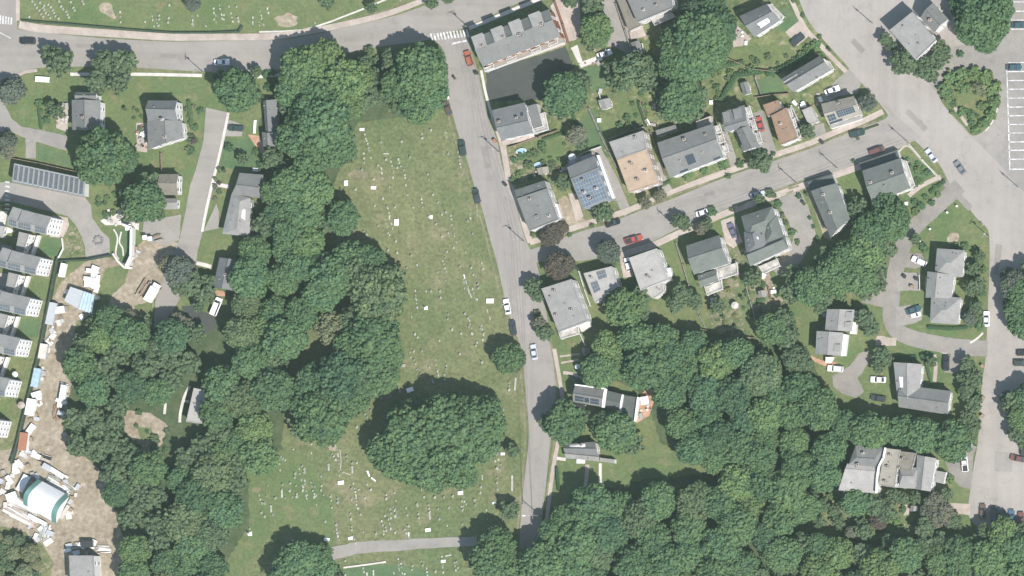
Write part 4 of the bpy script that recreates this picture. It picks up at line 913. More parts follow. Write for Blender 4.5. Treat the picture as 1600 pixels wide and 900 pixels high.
for q_ in ([(944, 607), (948, 607.6), (944, 637), (940, 636.4)], [(970.5, 616), (974, 616.6), (969.5, 644.6), (966, 643.6)], [(995.5, 620), (998.5, 621), (993.5, 659), (990.5, 658)], [(898, 600), (946, 606.5), (945.6, 608.4), (897.6, 602)]):
    slab(h, o, 'parapet', q_, 3.0 if q_[0][0] > 950 else 5.8, 4.6 if q_[0][0] > 950 else 6.7, M['trim'])
slab(h, o, 'front_step', [(893, 629), (916, 633), (914, 640), (892, 634)], 0, .8, M['concrete'])
h, o = house('garden_house', 'grey house under two round trees with white porch furniture', 'house',
      [B([(881, 694), (930, 690), (935, 712), (882, 707)], 4.8, 1.2, 'ab', .5, 0, 'slate', 'white', 2), B([(883, 706), (936, 711), (936, 721), (884, 716)], 3.4, .5, 'ab', .3, 0, 'lgrey', 'white', 1)],
      chim=((908, 695, 6.4, .8, 'trim'),), land='the grey house under two round trees')
slab(h, o, 'awning', [(901, 717), (914, 717), (914, 724), (901, 724)], 2.3, 2.4, M['canvas_w'])
slab(h, o, 'side_wing', [(937, 715), (960, 718), (960, 724), (937, 721)], 0, 2.6, M['trim'], ROOF['lgrey'])
# ---- construction side
h, o = house('site_office', 'plain grey flat roofed building cut by the bottom edge, white right wall', 'building',
      [B([(108, 868), (146, 868), (148, 915), (110, 915)], 7.0, 0, 'ab', .5, 0, 'lgrey', 'white', 2)], gap=3.2, trim=False, land='the grey site building at the bottom edge')
for i_, (lab, q, z, mt) in enumerate((('small white flat block at the left edge beside the topmost terrace', [(-6, 352), (8, 354), (4, 372), (-8, 370)], 3.0, 'pale'), ('white edged carport block left of the second terrace wing', [(2, 382), (16, 384), (12, 398), (0, 396)], 3.0, 'lgrey'), ('low grey link roof left of the third terrace', [(-8, 444), (6, 447), (2, 462), (-10, 460)], 3.2, 'lgrey'))):
    house('link_block', lab, 'annex', [B(q, z, 0, 'ab', .5, 0, mt, 'white', 1)], gap=4)
for nm, lab, q, z, mt in (('shed', 'small dark roofed shed with white side in a green yard below the lilac bush', [(1156, 130), (1168, 127), (1173, 146), (1162, 149)], 2.4, 'grey'),
        ('shed', 'weathered grey shed beside the fence in the upper gardens', [(934, 157), (952, 153), (956, 167), (940, 172)], 2.2, 'lgrey'),
        ('shed', 'little pale shed at the tree edge above the white edged house', [(909, 544), (919, 543), (920, 552), (911, 556)], 2.4, 'lgrey'),
        ('shed', 'small shed with pale roof behind the broad group of pale roofs', [(1423, 790), (1434, 791), (1433, 799), (1422, 799)], 2.4, 'lgrey'),
        ('shed', 'tiny wooden shed in the garden left of the blue solar roofed house', [(838, 263), (856, 260), (858, 270), (842, 274)], 2.2, 'beige'),
        ('shed', 'small shed in the garden below the many gabled house', [(1184, 455), (1195, 453), (1197, 463), (1186, 465)], 2.2, 'lgrey')):
    house(nm, lab, 'shed', [B(q, z, .6, 'bc', .5, 0, mt, 'white' if mt != 'beige' else 'brown', 1, .15)], gap=3)
# arched white tent hall with green bands
zc = 4.2
def hall():
    x0, y0 = P(49, 768, 0); org = (*P(74, 783, 0), 0); th = empty('arched_hall', *org)
    tag(th, 'arched white canopy hall with two teal bands amid construction clutter', 'hall'); LAND.append((74, 783, 'the white and teal hall'))
    a = P(66, 752, zc); b = P(103, 772, zc); c = P(82, 815, zc); d = P(43, 792, zc)
    def pt(u, v):
        e = lerp(a, b, u); f = lerp(d, c, u); p = lerp(e, f, v); return (p[0], p[1], zc+4.6*math.sin(math.pi*v))
    def bandm(u0, u1, name, mt):
        mb = MB(); n = 20; vs = []
        for i in range(n+1):
            v = i/n; vs += [pt(u0, v), pt(u1, v)]
        fs = [(2*i, 2*i+1, 2*i+3, 2*i+2) for i in range(n)]; mb.add(vs, fs); lo = [(v[0], v[1], v[2]-.12) for v in vs]; mb.add(lo, [f[::-1] for f in fs])
        o = mb.obj(name, mt, th, org, smooth=True)
        bm = bmesh.new(); bm.from_mesh(o.data); bmesh.ops.recalc_face_normals(bm, faces=bm.faces); bm.to_mesh(o.data); bm.free()
    bandm(-.17, 0, 'teal_band', M['teal']); bandm(0.003, .96, 'canopy', M['canvas_w']); bandm(.963, 1.16, 'teal_band', M['teal'])
    mb = MB(); q = [a, b, c, d]; qq = inset(q, .25); mb.prism(qq, 0, zc-.05); mb.obj('wall', WALL['white'], th, org)
    for u in (-.15, 1.14):
        mb = MB(); n = 16; vs = [(*pt(u, i/n)[:2], pt(u, i/n)[2]-.15) for i in range(n+1)]; vs += [(v[0], v[1], zc-.3) for v in vs]
        mb.add(vs, [(i, i+1, n+2+i, n+1+i) for i in range(n)]); mb.obj('gable', M['canvas_w'], th, org)
hall()
# ================================================================ VEHICLES
def rounded(L, W, r=.35, n=3, taper=.1):
    pts = []
    for sx, sy in ((1, 1), (-1, 1), (-1, -1), (1, -1)):
        c = (sx*(L/2-r), sy*(W/2-r)); a0 = math.atan2(sy, sx)-math.pi/4
        for k in range(n+1):
            a = a0+math.pi/2*k/n; pts.append((c[0]+r*math.cos(a), c[1]+r*math.sin(a)))
    return pts
def loft(mb, rings, m=0):
    n = len(rings[0]); vs = [v for r in rings for v in r]; fs = []
    for k in range(len(rings)-1):
        for i in range(n): fs.append((k*n+i, k*n+(i+1) % n, (k+1)*n+(i+1) % n, (k+1)*n+i))
    fs += [tuple(range(n))[::-1], tuple(range((len(rings)-1)*n, len(rings)*n))]
    mb.add(vs, fs, m)
SPEC = dict(sedan=(4.6, 1.8, .88, (-1.75, 1.05), (-1.05, .30), 1.43), suv=(4.7, 1.88, 1.0, (-2.2, 1.0), (-1.95, .35), 1.72),
            van=(5.2, 1.95, 1.1, (-2.5, 1.75), (-2.4, 1.1), 2.1), pickup=(5.4, 1.9, 1.0, (-.7, 1.2), (-.5, .55), 1.78), hatch=(4.1, 1.75, .9, (-1.9, .95), (-1.5, .3), 1.5))
CARMESH = {}
def car_parts(kind):
    if kind in CARMESH: return CARMESH[kind]
    L, W, zb, cb, ct, H = SPEC[kind]; out = []
    mb = MB(); base = rounded(L, W)
    loft(mb, [[(x*.96, y*.94, .28) for x, y in base], [(x, y, .45) for x, y in base], [(x, y, .70) for x, y in base], [(x*.985, y*.93, zb-.06) for x, y in base], [(x*.94, y*.86, zb) for x, y in base]])
    c = [(-2.0, 1.1)]
    rw = W*.36
    top = rounded(ct[1]-ct[0], rw*2, .15); cx = (ct[0]+ct[1])/2
    loft(mb, [[(x+cx, y, H-.05) for x, y in top], [(x*.97+cx, y*.95, H+.02) for x, y in top]])
    # pillars
    for s in (1, -1):
        for xa, xb in ((cb[1], ct[1]), (cb[0], ct[0])):
            mb.tube((xa, s*W*.42, zb), (xb, s*rw, H-.03), .045, .045, 4)
    if kind == 'pickup':
        mb.box((-1.65, 0, zb+.003), (1.7, 1.45, .01), 0, 1)
        for s in (1, -1): mb.box((-1.65, s*.82, zb+.12), (1.9, .1, .26), 0, 0)
        mb.box((-2.6, 0, zb+.12), (.09, 1.6, .26), 0, 0)
    for s in (1, -1): mb.box((cb[1]-.25, s*(W/2+.08), zb+.08), (.16, .2, .14), 0, 0)
    out.append(('body', mb, ['paint', 'dark']))
    mb = MB()
    lo = [(cb[1], W*.43), (cb[0], W*.43), (cb[0], -W*.43), (cb[1], -W*.43)]; hi = [(ct[1], rw), (ct[0], rw), (ct[0], -rw), (ct[1], -rw)]
    loft(mb, [[(x, y, zb-.02) for x, y in lo], [(x, y, H-.06) for x, y in hi]])
    out.append(('window_glass', mb, ['glass']))
    for sx in (1, -1):
        for sy in (1, -1):
            mb = MB(); x = sx*L*.31; y = sy*(W/2-.1); mb.tube((x, y-.11, .33), (x, y+.11, .33), .33, .33, 14, 0); mb.tube((x, y+sy*.10, .33), (x, y+sy*.125, .33), .18, .16, 10, 1)
            out.append(('wheel', mb, ['tyre', 'steel']))
    for sy in (1, -1):
        mb = MB(); mb.box((L/2-.10, sy*W*.36, .66), (.18, .36, .14)); out.append(('headlight', mb, ['lamp']))
        mb = MB(); mb.box((-L/2+.06, sy*W*.38, .72), (.12, .26, .16)); out.append(('tail_light', mb, ['taillight']))
    res = []
    for nm, mb, mats in out:
        me = bpy.data.meshes.new(kind+'_'+nm); me.from_pydata(mb.v, [], mb.f)
        for k in mats: me.materials.append(M[k])
        me.polygons.foreach_set('material_index', mb.m); me.update(); res.append((nm, me))
    CARMESH[kind] = res; return res
PC = dict(black=(.012, .013, .015), dark=(.03, .035, .035), green=(.02, .04, .035), white=(.72, .72, .71), silver=(.40, .42, .44), grey=(.14, .145, .15),
          red=(.28, .06, .045), maroon=(.12, .05, .042), brown=(.09, .06, .045), blue=(.05, .095, .15), teal=(.03, .075, .09), orange=(.28, .085, .045), purple=(.10, .09, .14))
def car(px, py, deg, col, kind, label, cat='car', s=1.0):
    name = dict(sedan='parked_car', suv='parked_car', hatch='parked_car', van='parked_van', pickup='pickup_truck')[kind]
    x, y = P(px, py, 1.0); r = empty(name, x, y, .05, R(deg)); tag(r, label, cat); r.scale = (s, s, s)
    for nm, me in car_parts(kind):
        o = bpy.data.objects.new(nm, me); COL.objects.link(o); o.parent = r; o.color = (*PC[col], 1)
    return r
car(43, 64, 178, 'black', 'suv', 'black car on the main road at the far left')
car(346, 97, 2, 'white', 'sedan', 'white car half in tree shadow on the main road')
car(732, 91, 106, 'orange', 'suv', 'orange red car just below the zebra crossing')
car(694, 144, 106, 'white', 'sedan', 'white car half under foliage at the top of the cemetery street')
car(699, 169, 108, 'brown', 'sedan', 'dark brown car at the cemetery kerb below the half hidden white one')
car(722, 231, 98, 'green', 'suv', 'dark green car alone at the cemetery kerb, upper stretch')
car(744, 306, 103, 'dark', 'sedan', 'dark car at the cemetery kerb level with the corner house')
car(792, 479, 101, 'white', 'sedan', 'white car parked at the cemetery kerb beside the white slab tomb')
car(801, 512, 99, 'dark', 'sedan', 'dark slate car parked just below the white kerbside car')
car(834, 550, 98, 'silver', 'sedan', 'silver car driving in the middle of the cemetery street')
car(957, 348, 18, 'black', 'sedan', 'black car by the bushes below the blue solar roof')
car(990, 374, 16, 'red', 'pickup', 'red pickup parked on the lower kerb of the side street', 'pickup')
car(1187, 194, 106, 'red', 'sedan', 'red car in the drive beside the brown roofed house')
car(1339, 208, 14, 'green', 'suv', 'dark green car with shiny bonnet on the upper kerb near the avenue')
car(1370, 235, 20, 'maroon', 'van', 'rusty brown van on the lower kerb near the avenue', 'van', .9)
car(1184, 304, 14, 'silver', 'sedan', 'silver car above the many gabled house, partly under a bush')
car(1099, 332, 17, 'white', 'sedan', 'white car half covered by roadside bushes')
car(1144, 360, 112, 'purple', 'sedan', 'grey violet car in the drive left of the many gabled house')
car(1246, 62, 40, 'dark', 'suv', 'dark car on the square pad beside the avenue')
car(1300, 141, 22, 'white', 'sedan', 'white car behind the panelled house')
car(981, 413, 104, 'white', 'hatch', 'white car squeezed in left of the pale house below the pickup')
car(1500, 262, 125, 'grey', 'sedan', 'grey car driving alone down the avenue')
car(1455, 243, 127, 'silver', 'sedan', 'silver car at the avenue kerb by the corner hedge')
car(1436, 408, 155, 'white', 'suv', 'white car facing the top of the long duplex')
car(1427, 484, 20, 'teal', 'sedan', 'dark teal car parked near the foot of the long duplex')
car(1430, 492, 14, 'white', 'hatch', 'white small car touching the dark teal one', s=.8)
car(1541, 498, 90, 'white', 'sedan', 'white car at the left kerb of the lower avenue')
car(1305, 576, 176, 'white', 'suv', 'white car below the staggered duplex, at the wood edge')
car(1372, 593, 178, 'white', 'sedan', 'white car left of the L-shaped house')
car(1478, 567, 90, 'black', 'suv', 'black car right of the L-shaped house')
car(1372, 622, 172, 'dark', 'sedan', 'dark car in tree shadow left of the L-shaped house')
car(1592, 39, 1, 'teal', 'sedan', 'dark teal car in the marked bays at the top right corner')
car(1584, 105, 0, 'teal', 'sedan', 'teal car in the topmost bay of the lower car park comb')
car(1600, 551, 0, 'black', 'sedan', 'black car cut by the right edge, upper of two below the street trees')
car(1596, 567, 0, 'dark', 'suv', 'dark car cut by the right edge, lower of two below the street trees')
car(1507, 723, 96, 'white', 'pickup', 'white pickup right of the broad pale roofs', 'pickup')
car(1590, 716, 168, 'maroon', 'sedan', 'dark red car in the lower right paved yard')
car(1600, 699, 90, 'dark', 'van', 'dark van above the dark red car at the right edge', 'van')
for px, py, c, k, lab in ((1535, 799, 'brown', 'sedan', 'brownish car, leftmost of the row at the bottom of the paved yard'), (1553, 803, 'dark', 'suv', 'dark car second from left in the bottom row of the paved yard'),
        (1567, 809, 'green', 'sedan', 'dark green car in the middle of the bottom row of the paved yard'), (1580, 808, 'blue', 'sedan', 'blue car in the bottom row of the paved yard'), (1595, 812, 'maroon', 'suv', 'red brown car ending the bottom row of the paved yard')):
    car(px, py, 90, c, k, lab)
car(368, 200, 176, 'green', 'sedan', 'dark green car in the short drive right of the lane')
car(337.5, 479, 68, 'white', 'van', 'long white van below the brick terrace at the wood edge', 'van', 1.08)
car(915, 777, 95, 'maroon', 'sedan', 'dark red car at the foot of the garden path under trees')
car(944, 84, 20, 'white', 'sedan', 'white car at the end of the grey upper drive under a tree')
car(908, 590, 176, 'dark', 'sedan', 'dark car in the short drive above the white edged house')
car(1303, 710, 92, 'dark', 'hatch', 'small dark car left of the broad pale roofs')
# construction trucks
def truck():
    x, y = P(238, 457, 2); th = empty('box_truck', x, y, 0, R(60)); tag(th, 'white box truck parked on the bare earth beside stacked timber', 'truck')
    for nm, c, d, mt in (('cargo_box', (-.6, 0, 1.9), (4.6, 2.2, 2.3), 'canvas_w'), ('cab', (2.35, 0, 1.35), (1.2, 2.0, 1.6), 'canvas_w'), ('windscreen', (2.98, 0, 1.7), (.06, 1.7, .6), 'glass')):
        mb = MB(); mb.box(c, d); mb.obj(nm, [M[mt]], th)
    for sx in (-1.8, 2.1):
        for sy in (1, -1):
            mb = MB(); mb.tube((sx, sy*.95-.14, .45), (sx, sy*.95+.14, .45), .45, .45, 12); mb.obj('wheel', [M['tyre']], th)
truck()
def pile(px, py, deg, L, W, H, n, mat, name, label, cat, seed=1, mats=None):
    rnd = random.Random(seed); x, y = P(px, py, 0); mb = MB()
    for i in range(n):
        l = L*rnd.uniform(.6, 1); mb.box((rnd.uniform(-.12, .12)*L, (rnd.random()-.5)*W*.9, H*rnd.random()*.9+.15), (l, W*rnd.uniform(.06, .16), .14), rnd.uniform(-.1, .1), rnd.randrange(len(mats) if mats else 1))
    o = mb.obj(name, mats or [mat]); o.location = (x, y, 0); o.rotation_euler = (0, 0, R(deg)); tag(o, label, cat)
WD = [M['wood'], M['wood_grey'], M['concrete'], M['wood']]
pile(227, 451, 60, 5.2, 3.2, 1.2, 26, None, 'timber_pile', 'pile of brown and white timber left of the box truck', 'timber pile', 2, WD)
pile(35, 800, -28, 9.5, 5.5, .6, 50, None, 'timber_pile', 'wide spread of grey planks below left of the teal and white hall', 'timber pile', 3, [M['wood_grey'], M['concrete'], M['fence_w']])
pile(90, 642, 78, 5.5, 2.2, .8, 22, None, 'timber_pile', 'rusty brown scrap heap along the right side of the dirt track', 'scrap heap', 4, [M['wood'], M['brick'], M['wood']])
pile(247, 373, 20, 3.2, 2.2, 1.0, 14, None, 'timber_pile', 'brown crate pile at the edge of the grey parking', 'timber pile', 5, [M['wood'], M['wood_grey']])
pile(88, 505, 60, 5, 2.4, .8, 22, None, 'timber_pile', 'brown and white board heap on the track above the grey containers', 'board heap', 6, WD)
pile(116, 853, 10, 3.2, 2.0, .7, 16, None, 'timber_pile', 'pale board stack above the grey site building', 'board stack', 7, [M['fence_w'], M['wood_grey']])
pile(163, 858, 0, 4.5, 3.0, .5, 16, None, 'timber_pile', 'scattered pale boards right above the grey site building', 'board heap', 8, [M['fence_w'], M['wood'], M['concrete']])
pile(95, 758, -32, 8, 3.5, .8, 40, None, 'rubble_pile', 'grey rubble and planks along the upper right side of the teal and white hall', 'rubble', 9, [M['wood_grey'], M['stone_g'], M['fence_w']])
pile(72, 716, -20, 4, 3.0, .7, 18, None, 'rubble_pile', 'small heap of dark debris above the teal and white hall', 'rubble', 10, [M['wood_grey'], M['dark'], M['concrete']])
pile(70, 832, 80, 5, 3.5, .6, 24, None, 'rubble_pile', 'blue grey rubble heap at the lower corner of the teal and white hall', 'rubble', 11, [M['stone_g'], M['steel'], M['concrete_w']])
def container(px, py, deg, L, W, H, mt, name, label, cat, ribs=True, top=None):
    x, y = P(px, py, H); th = empty(name, x, y, 0, R(deg)); tag(th, label, cat)
    mb = MB(); mb.box((0, 0, H/2+.1), (L, W, H), 0, 0)
    for i in range(int(L/.6)):
        mb.box((-L/2+.3+i*.6, 0, H/2+.1), (.22, W+.1, H-.2), 0, 0)
    mb.obj('shell', [M[mt]], th)
    mb = MB(); mb.box((0, 0, H+.13), (L+.12, W+.12, .08), 0, 0)
    for i in range(int(L/.5)): mb.box((-L/2+.25+i*.5, 0, H+.19), (.1, W, .05), 0, 0)
    mb.obj('roof', [M[top or mt]], th)
    mb = MB(); mb.box((L/2+.07, 0, H/2+.1), (.05, W*.8, H*.85)); mb.obj('door', [M['steel']], th)
container(97, 422, 78, 4.0, 1.3, 2.2, 'canvas_w', 'container', 'narrow white container standing beside the long green fence', 'container')
container(80, 490, 78, 6.5, 2.2, 2.3, 'steel', 'container', 'long grey container beside the track, below the blue tarpaulined shed', 'container')
container(93, 484, 8, 2.8, 1.8, 2.2, 'canvas_w', 'container', 'short white container between the shed and the long grey container', 'container')
container(67, 549, 80, 4.4, 2.2, 2.3, 'steel', 'container', 'grey white container halfway down the fence beside the track', 'container', top='concrete_w')
container(56, 590, 78, 5.5, 2.0, 2.3, 'tarp_blue', 'container', 'light blue container by the fence, upper part of the track', 'container')
container(47, 636, 80, 4.8, 2.4, 2.3, 'canvas_w', 'container', 'white container by the fence opposite the rusty scrap heap', 'container')
container(36, 690, 82, 5.2, 2.4, 2.3, 'canvas_w', 'container', 'open white container with rusty inside near the lowest terrace', 'container', top='brick')
container(98, 614, 80, 4.6, 1.6, 2.2, 'canvas_w', 'container', 'white container in the shadow of the left wood', 'container')
container(136, 850, 0, 3.4, 1.9, 2.2, 'dark', 'container', 'dark container just above the grey site building', 'container')
container(36, 755, 62, 5.0, 2.0, 1.5, 'canvas_w', 'container', 'white site hut at the upper left of the teal and white hall', 'hut')
container(18, 776, 20, 3.0, 2.2, 2.0, 'canvas_w', 'container', 'small white site hut left of the teal and white hall', 'hut')
container(88, 738, -32, 5.0, 1.2, 1.3, 'canvas_w', 'container', 'low white box along the upper side of the teal and white hall', 'box')
container(58, 812, -28, 6.0, 1.0, 1.2, 'canvas_w', 'container', 'long low white box under the lower edge of the hall', 'box')
container(101, 800, 58, 4.5, 1.0, .8, 'concrete_w', 'container', 'low pale box along the right end of the hall', 'box')
container(73, 730, -30, 2.6, 1.6, 1.4, 'steel', 'container', 'small steel box above the teal and white hall', 'box')
# tarpaulined shed
def tarp():
    q = [P(x, y, 2.8) for x, y in ((110, 448), (131, 455), (122, 482), (100, 470))]; q2 = [P(x, y, 3.2) for x, y in ((131, 455), (148, 461), (143, 490), (122, 483))]
    org = (*P(124, 468, 0), 0); th = empty('tarpaulin_shed', *org); tag(th, 'site shed under grey and light blue tarpaulin sheets', 'shed'); LAND.append((124, 468, 'the blue tarpaulined shed'))
    mb = MB(); mb.prism(inset(q, .2)+[], 0, 2.7); mb.obj('wall', [M['steel']], th, org); mb = MB(); mb.prism(q, 2.7, 2.8); mb.obj('roof', [M['steel']], th, org)
    mb = MB(); n = 8
    for i in range(n):
        a, b = lerp(q2[0], q2[1], i/n), lerp(q2[0], q2[1], (i+1)/n); d, c = lerp(q2[3], q2[2], i/n), lerp(q2[3], q2[2], (i+1)/n)
        z0, z1 = (2.6, 3.1) if i % 2 else (3.1, 2.6); mb.add([(*a, z0), (*b, z1), (*c, z1-.1), (*d, z0-.1)], [(0, 1, 2, 3)], i % 2)
    mb.obj('tarpaulin', [M['tarp_blue'], M['canvas_w']], th, org)
    mb = MB()
    for p in q2: mb.tube((*p, 0), (*p, 2.6), .06)
    mb.obj('post', [M['steel']], th, org)
tarp()
# wrapped white material heap
def heap():
    rnd = random.Random(5); x, y = P(146, 432, 0); mb = MB()
    for i in range(16):
        mb.box((rnd.uniform(-1.6, 1.6)+(.6 if i % 2 else 0), rnd.uniform(-3, 3), .5+rnd.random()*.5), (rnd.uniform(1, 2.2), rnd.uniform(.9, 1.9), rnd.uniform(.5, 1.3)), rnd.uniform(-.5, .5))
    o = mb.obj('wrapped_goods', [M['canvas_w']]); o.location = (x, y, 0); o.rotation_euler = (0, 0, -.15); tag(o, 'heap of white wrapped goods on the grass right of the lane lawn', 'goods heap')
heap()
def portable(px, py, label, mt='canvas_w', w=1.15, h=2.2, deg=10):
    x, y = P(px, py, h); th = empty('utility_cabin', x, y, 0, R(deg)); tag(th, label, 'cabin')
    mb = MB(); mb.box((0, 0, h/2), (w, w, h)); mb.obj('shell', [M[mt]], th); mb = MB(); mb.box((0, 0, h+.06), (w+.15, w+.15, .1)); mb.obj('roof', [M['canvas_w']], th)
    mb = MB(); mb.box((0, -w/2-.02, h*.47), (w*.7, .04, h*.85)); mb.obj('door', [M['steel']], th)
portable(226, 371, 'white toilet cabin, left of the pair on the dirt below the grey parking'); portable(234, 373, 'pale blue toilet cabin, right of the pair below the grey parking', 'tarp_blue')
portable(242, 279, 'white garden cabin left of the small dark roofed kerbside house')
portable(200, 355, 'white cabin by the terraces above the retaining wall', w=1.6)
# retaining wall and terraces
def wallpts(name, label, cat, pts, h, wd, mat, group=None, posts=0):
    """a fence or wall following px points; > panel, post"""
    w_ = [P(x, y, h) for x, y in pts]; org = (*w_[0], 0); th = empty(name, *org); tag(th, label, cat, group)
    mb = MB(); pm = MB()
    for a, b in zip(w_[:-1], w_[1:]):
        L = math.dist(a, b); mb.box(((a[0]+b[0])/2, (a[1]+b[1])/2, h/2+.03), (L, wd, h), math.atan2(b[1]-a[1], b[0]-a[0]))
    mb.obj('panel', [mat], th, org)
    if posts:
        for a, b in zip(w_[:-1], w_[1:]):
            L = math.dist(a, b); n = max(1, int(L/posts))
            for k in range(n+1):
                c = lerp(a, b, k/n); pm = MB(); pm.box((*c, h/2+.08), (wd+.08, wd+.08, h+.12)); pm.obj('post', [mat], th, org)
    return th
wallpts('retaining_wall', 'L-shaped white retaining wall with dark foot right of the terraced garden', 'wall', [(192, 351), (205, 356), (204, 400), (196, 417)], 3.2, .7, M['fence_w'])
wallpts('retaining_wall', 'short white wall below the terraced garden', 'wall', [(176, 396), (184, 408), (194, 418), (206, 419)], 1.2, .6, M['concrete_w'])
wallpts('green_fence', 'long dark green screen fence between the white terraces and the dirt track', 'fence', [(89, 404), (76, 470), (63, 540), (51, 590), (36, 650), (24, 700), (16, 724)], 2.0, .5, M['hedge_dark'])
wallpts('green_fence', 'dark green screen fence below the lawn by the playground', 'fence', [(92, 408), (135, 406), (172, 399)], 1.6, .4, M['hedge_dark'])
wallpts('picket_fence', 'curved white fence round the topmost terrace lawn', 'fence', [(96, 372), (98, 388), (92, 400), (88, 406)], 1.2, .2, M['fence_w'])
FG = 'fences between the upper gardens'
for lab, pts, h, mt in (('pale board fence running down from the weathered grey shed', [(920, 170), (935, 205), (950, 236), (964, 262)], 1.7, 'wood_grey'),
        ('brown board fence below the lawn of the weathered grey shed', [(1000, 160), (1008, 185), (1016, 200)], 1.7, 'wood'),
        ('board fence beside the white roofed garage', [(1236, 170), (1246, 192), (1254, 215)], 1.6, 'wood'),
        ('board fence left of the lilac bushes at the small dark shed', [(1180, 120), (1188, 148), (1180, 122)], 1.6, 'wood_grey'),
        ('white fence round the back garden at the outside stair', [(1003, 68), (1010, 98), (1022, 112)], 1.4, 'fence_w'),
        ('low wall between the vegetable plot and the grey house', [(795, 230), (840, 214), (870, 204)], 1.5, 'wood'),
        ('fence above the blue solar roof', [(885, 258), (912, 238), (938, 229)], 1.6, 'fence_w'),
        ('white fence below the grey upper drive', [(935, 145), (942, 165), (950, 168)][:2], 1.5, 'fence_w'),
        ('brick red fence along the dark sunken lot', [(866, 2), (878, 36), (888, 68)], 1.8, 'brick'),
        ('grey fence along the upper drive', [(962, 6), (975, 45), (988, 84)], 1.5, 'wood_grey')):
    wallpts('garden_fence', lab, 'fence', pts, h, .14, M[mt], FG, 2.6)
for lab, pts, h, mt in (('picket fence along the corner hedge garden at the avenue', [(1420, 225), (1440, 248), (1460, 272)], 1.0, 'fence_w'),
        ('brown fence right of the many gabled house vegetable plot', [(1200, 448), (1204, 466), (1222, 480)], 1.4, 'wood'),
        ('fence between the lawns below the pale flat roofed house', [(1082, 470), (1092, 492), (1102, 512)], 1.4, 'wood_grey'),
        ('white fence at the lower right of the large flat roofed corner house', [(906, 522), (914, 540)], 1.4, 'fence_w'),
        ('wooden fence along the top of the solar carport', [(12, 246), (60, 255), (118, 268)], 1.6, 'wood'),
        ('white fence beside the drive at the top left corner', [(34, 128), (31, 150)], 1.4, 'fence_w'),
        ('dark fence through the lawn below the stepped house', [(251, 240), (252, 268)], 1.4, 'wood'),
        ('fence below the broad group of pale roofs', [(1371, 772), (1371, 800)], 1.6, 'hedge_dark'),
        ('wooden rail along the meter boxes left of the long duplex', [(1436, 430), (1437, 453)], 1.2, 'fence_w'),
        ('white panel fence beside the duplex drive', [(1446, 432), (1446, 452)], 1.6, 'fence_w')):
    wallpts('garden_fence', lab, 'fence', pts, h, .14, M[mt], None, 2.6)
for lab, pts, h, mt in (('wooden fence between the two tone gabled house and the lilac bushes', [(1130, 88), (1175, 108), (1215, 112)], 1.5, 'wood'), ('grey fence at the back of the half tan flat roofed house', [(952, 216), (980, 206), (1006, 198)], 1.6, 'wood_grey'),
        ('wooden fence right of the half tan flat roofed house', [(1016, 205), (1028, 240), (1040, 275)], 1.6, 'wood'), ('white fence between the brown house and the white roofed garage', [(1236, 165), (1250, 195), (1258, 212)], 1.4, 'fence_w'),
        ('brown fence along the back of the vegetable beds', [(1098, 515), (1130, 522), (1178, 528)], 1.3, 'wood'), ('garden fence between the vegetable beds and the dirt path', [(1160, 428), (1172, 470), (1184, 515)], 1.3, 'wood_grey'),
        ('wooden fence behind the long striped carport car park wall', [(-8, 320), (16, 322)], 1.4, 'wood'), ('fence left of the whitish solar patched house', [(904, 424), (912, 450), (922, 478)], 1.4, 'fence_w'),
        ('fence between the pale house below the red pickup and the green grey house', [(1056, 380), (1066, 412), (1076, 446)], 1.4, 'wood_grey'), ('wooden fence across the lawn below the gabled house near the avenue', [(1180, 152), (1205, 148), (1232, 146)], 1.4, 'wood')):
    wallpts('garden_fence', lab, 'fence', pts, h, .14, M[mt], None, 3.2)
wallpts('stone_wall', 'low dark stone wall along the cemetery edge of the main road pavement', 'wall', [(33, 32), (110, 38), (200, 46), (267, 51), (330, 51), (372, 49), (378, 40)], .9, .5, M['hedge_dark'])
# ================================================================ POLES AND WIRES
POLES = []
def pole(px, py, deg, label, h=10.5, lamp=False, group='utility poles along the streets'):
    x, y = P(px, py, 0); th = empty('utility_pole', x, y, 0, R(deg)); tag(th, label, 'utility pole', group)
    mb = MB(); mb.tube((0, 0, 0), (0, 0, h), .14, .09, 8); mb.obj('pole', [M['wood_grey']], th)
    mb = MB(); mb.box((0, 0, h-.5), (2.2, .09, .11)); mb.obj('crossarm', [M['wood_grey']], th)
    for s in (-1.05, -.5, .5, 1.05):
        mb = MB(); mb.tube((s, 0, h-.43), (s, 0, h-.2), .05, .04, 6); mb.obj('insulator', [M['steel']], th)
    if lamp:
        mb = MB(); mb.tube((0, 0, h-2.5), (0, 2.6, h-1.9), .05, .04, 6); mb.obj('lamp_arm', [M['steel']], th)
        mb = MB(); mb.box((0, 2.9, h-1.88), (.32, .8, .16)); mb.obj('lamp_head', [M['lamp']], th)
    else:
        mb = MB(); mb.tube((.32, .1, h-2.6), (.32, .1, h-1.6), .22, .22, 10); mb.obj('transformer', [M['steel']], th)
    POLES.append((x, y, h, R(deg)))
for a in ((318, 113, 90, 'utility pole on the main road verge right of the striped lawns'), (733, 43, 20, 'utility pole at the zebra crossing corner'),
          (781, 238, 10, 'utility pole on the cemetery street beside the vegetable garden'), (819, 377, 15, 'utility pole at the kerb of the flat grey corner house'),
          (1056, 353, 100, 'utility pole left of the roadside bushes on the side street'), (1245, 286, 100, 'utility pole by the wide drive of the many gabled house'),
          (1309, 263, 100, 'utility pole above the dark roofed house'), (1419, 222, 120, 'utility pole on the avenue corner of the side street'),
          (1364, 37, 130, 'utility pole left of the pale avenue house'), (1592, 293, 130, 'utility pole in the paving near the right edge'),
          (1546, 370, 60, 'utility pole at the top of the lower avenue, right of the triangular lawn'), (1527, 698, 90, 'utility pole above the white pickup')):
    pole(*a)
pole(845, 806, 92, 'utility pole with street lamp near the lower end of the cemetery street', lamp=True)
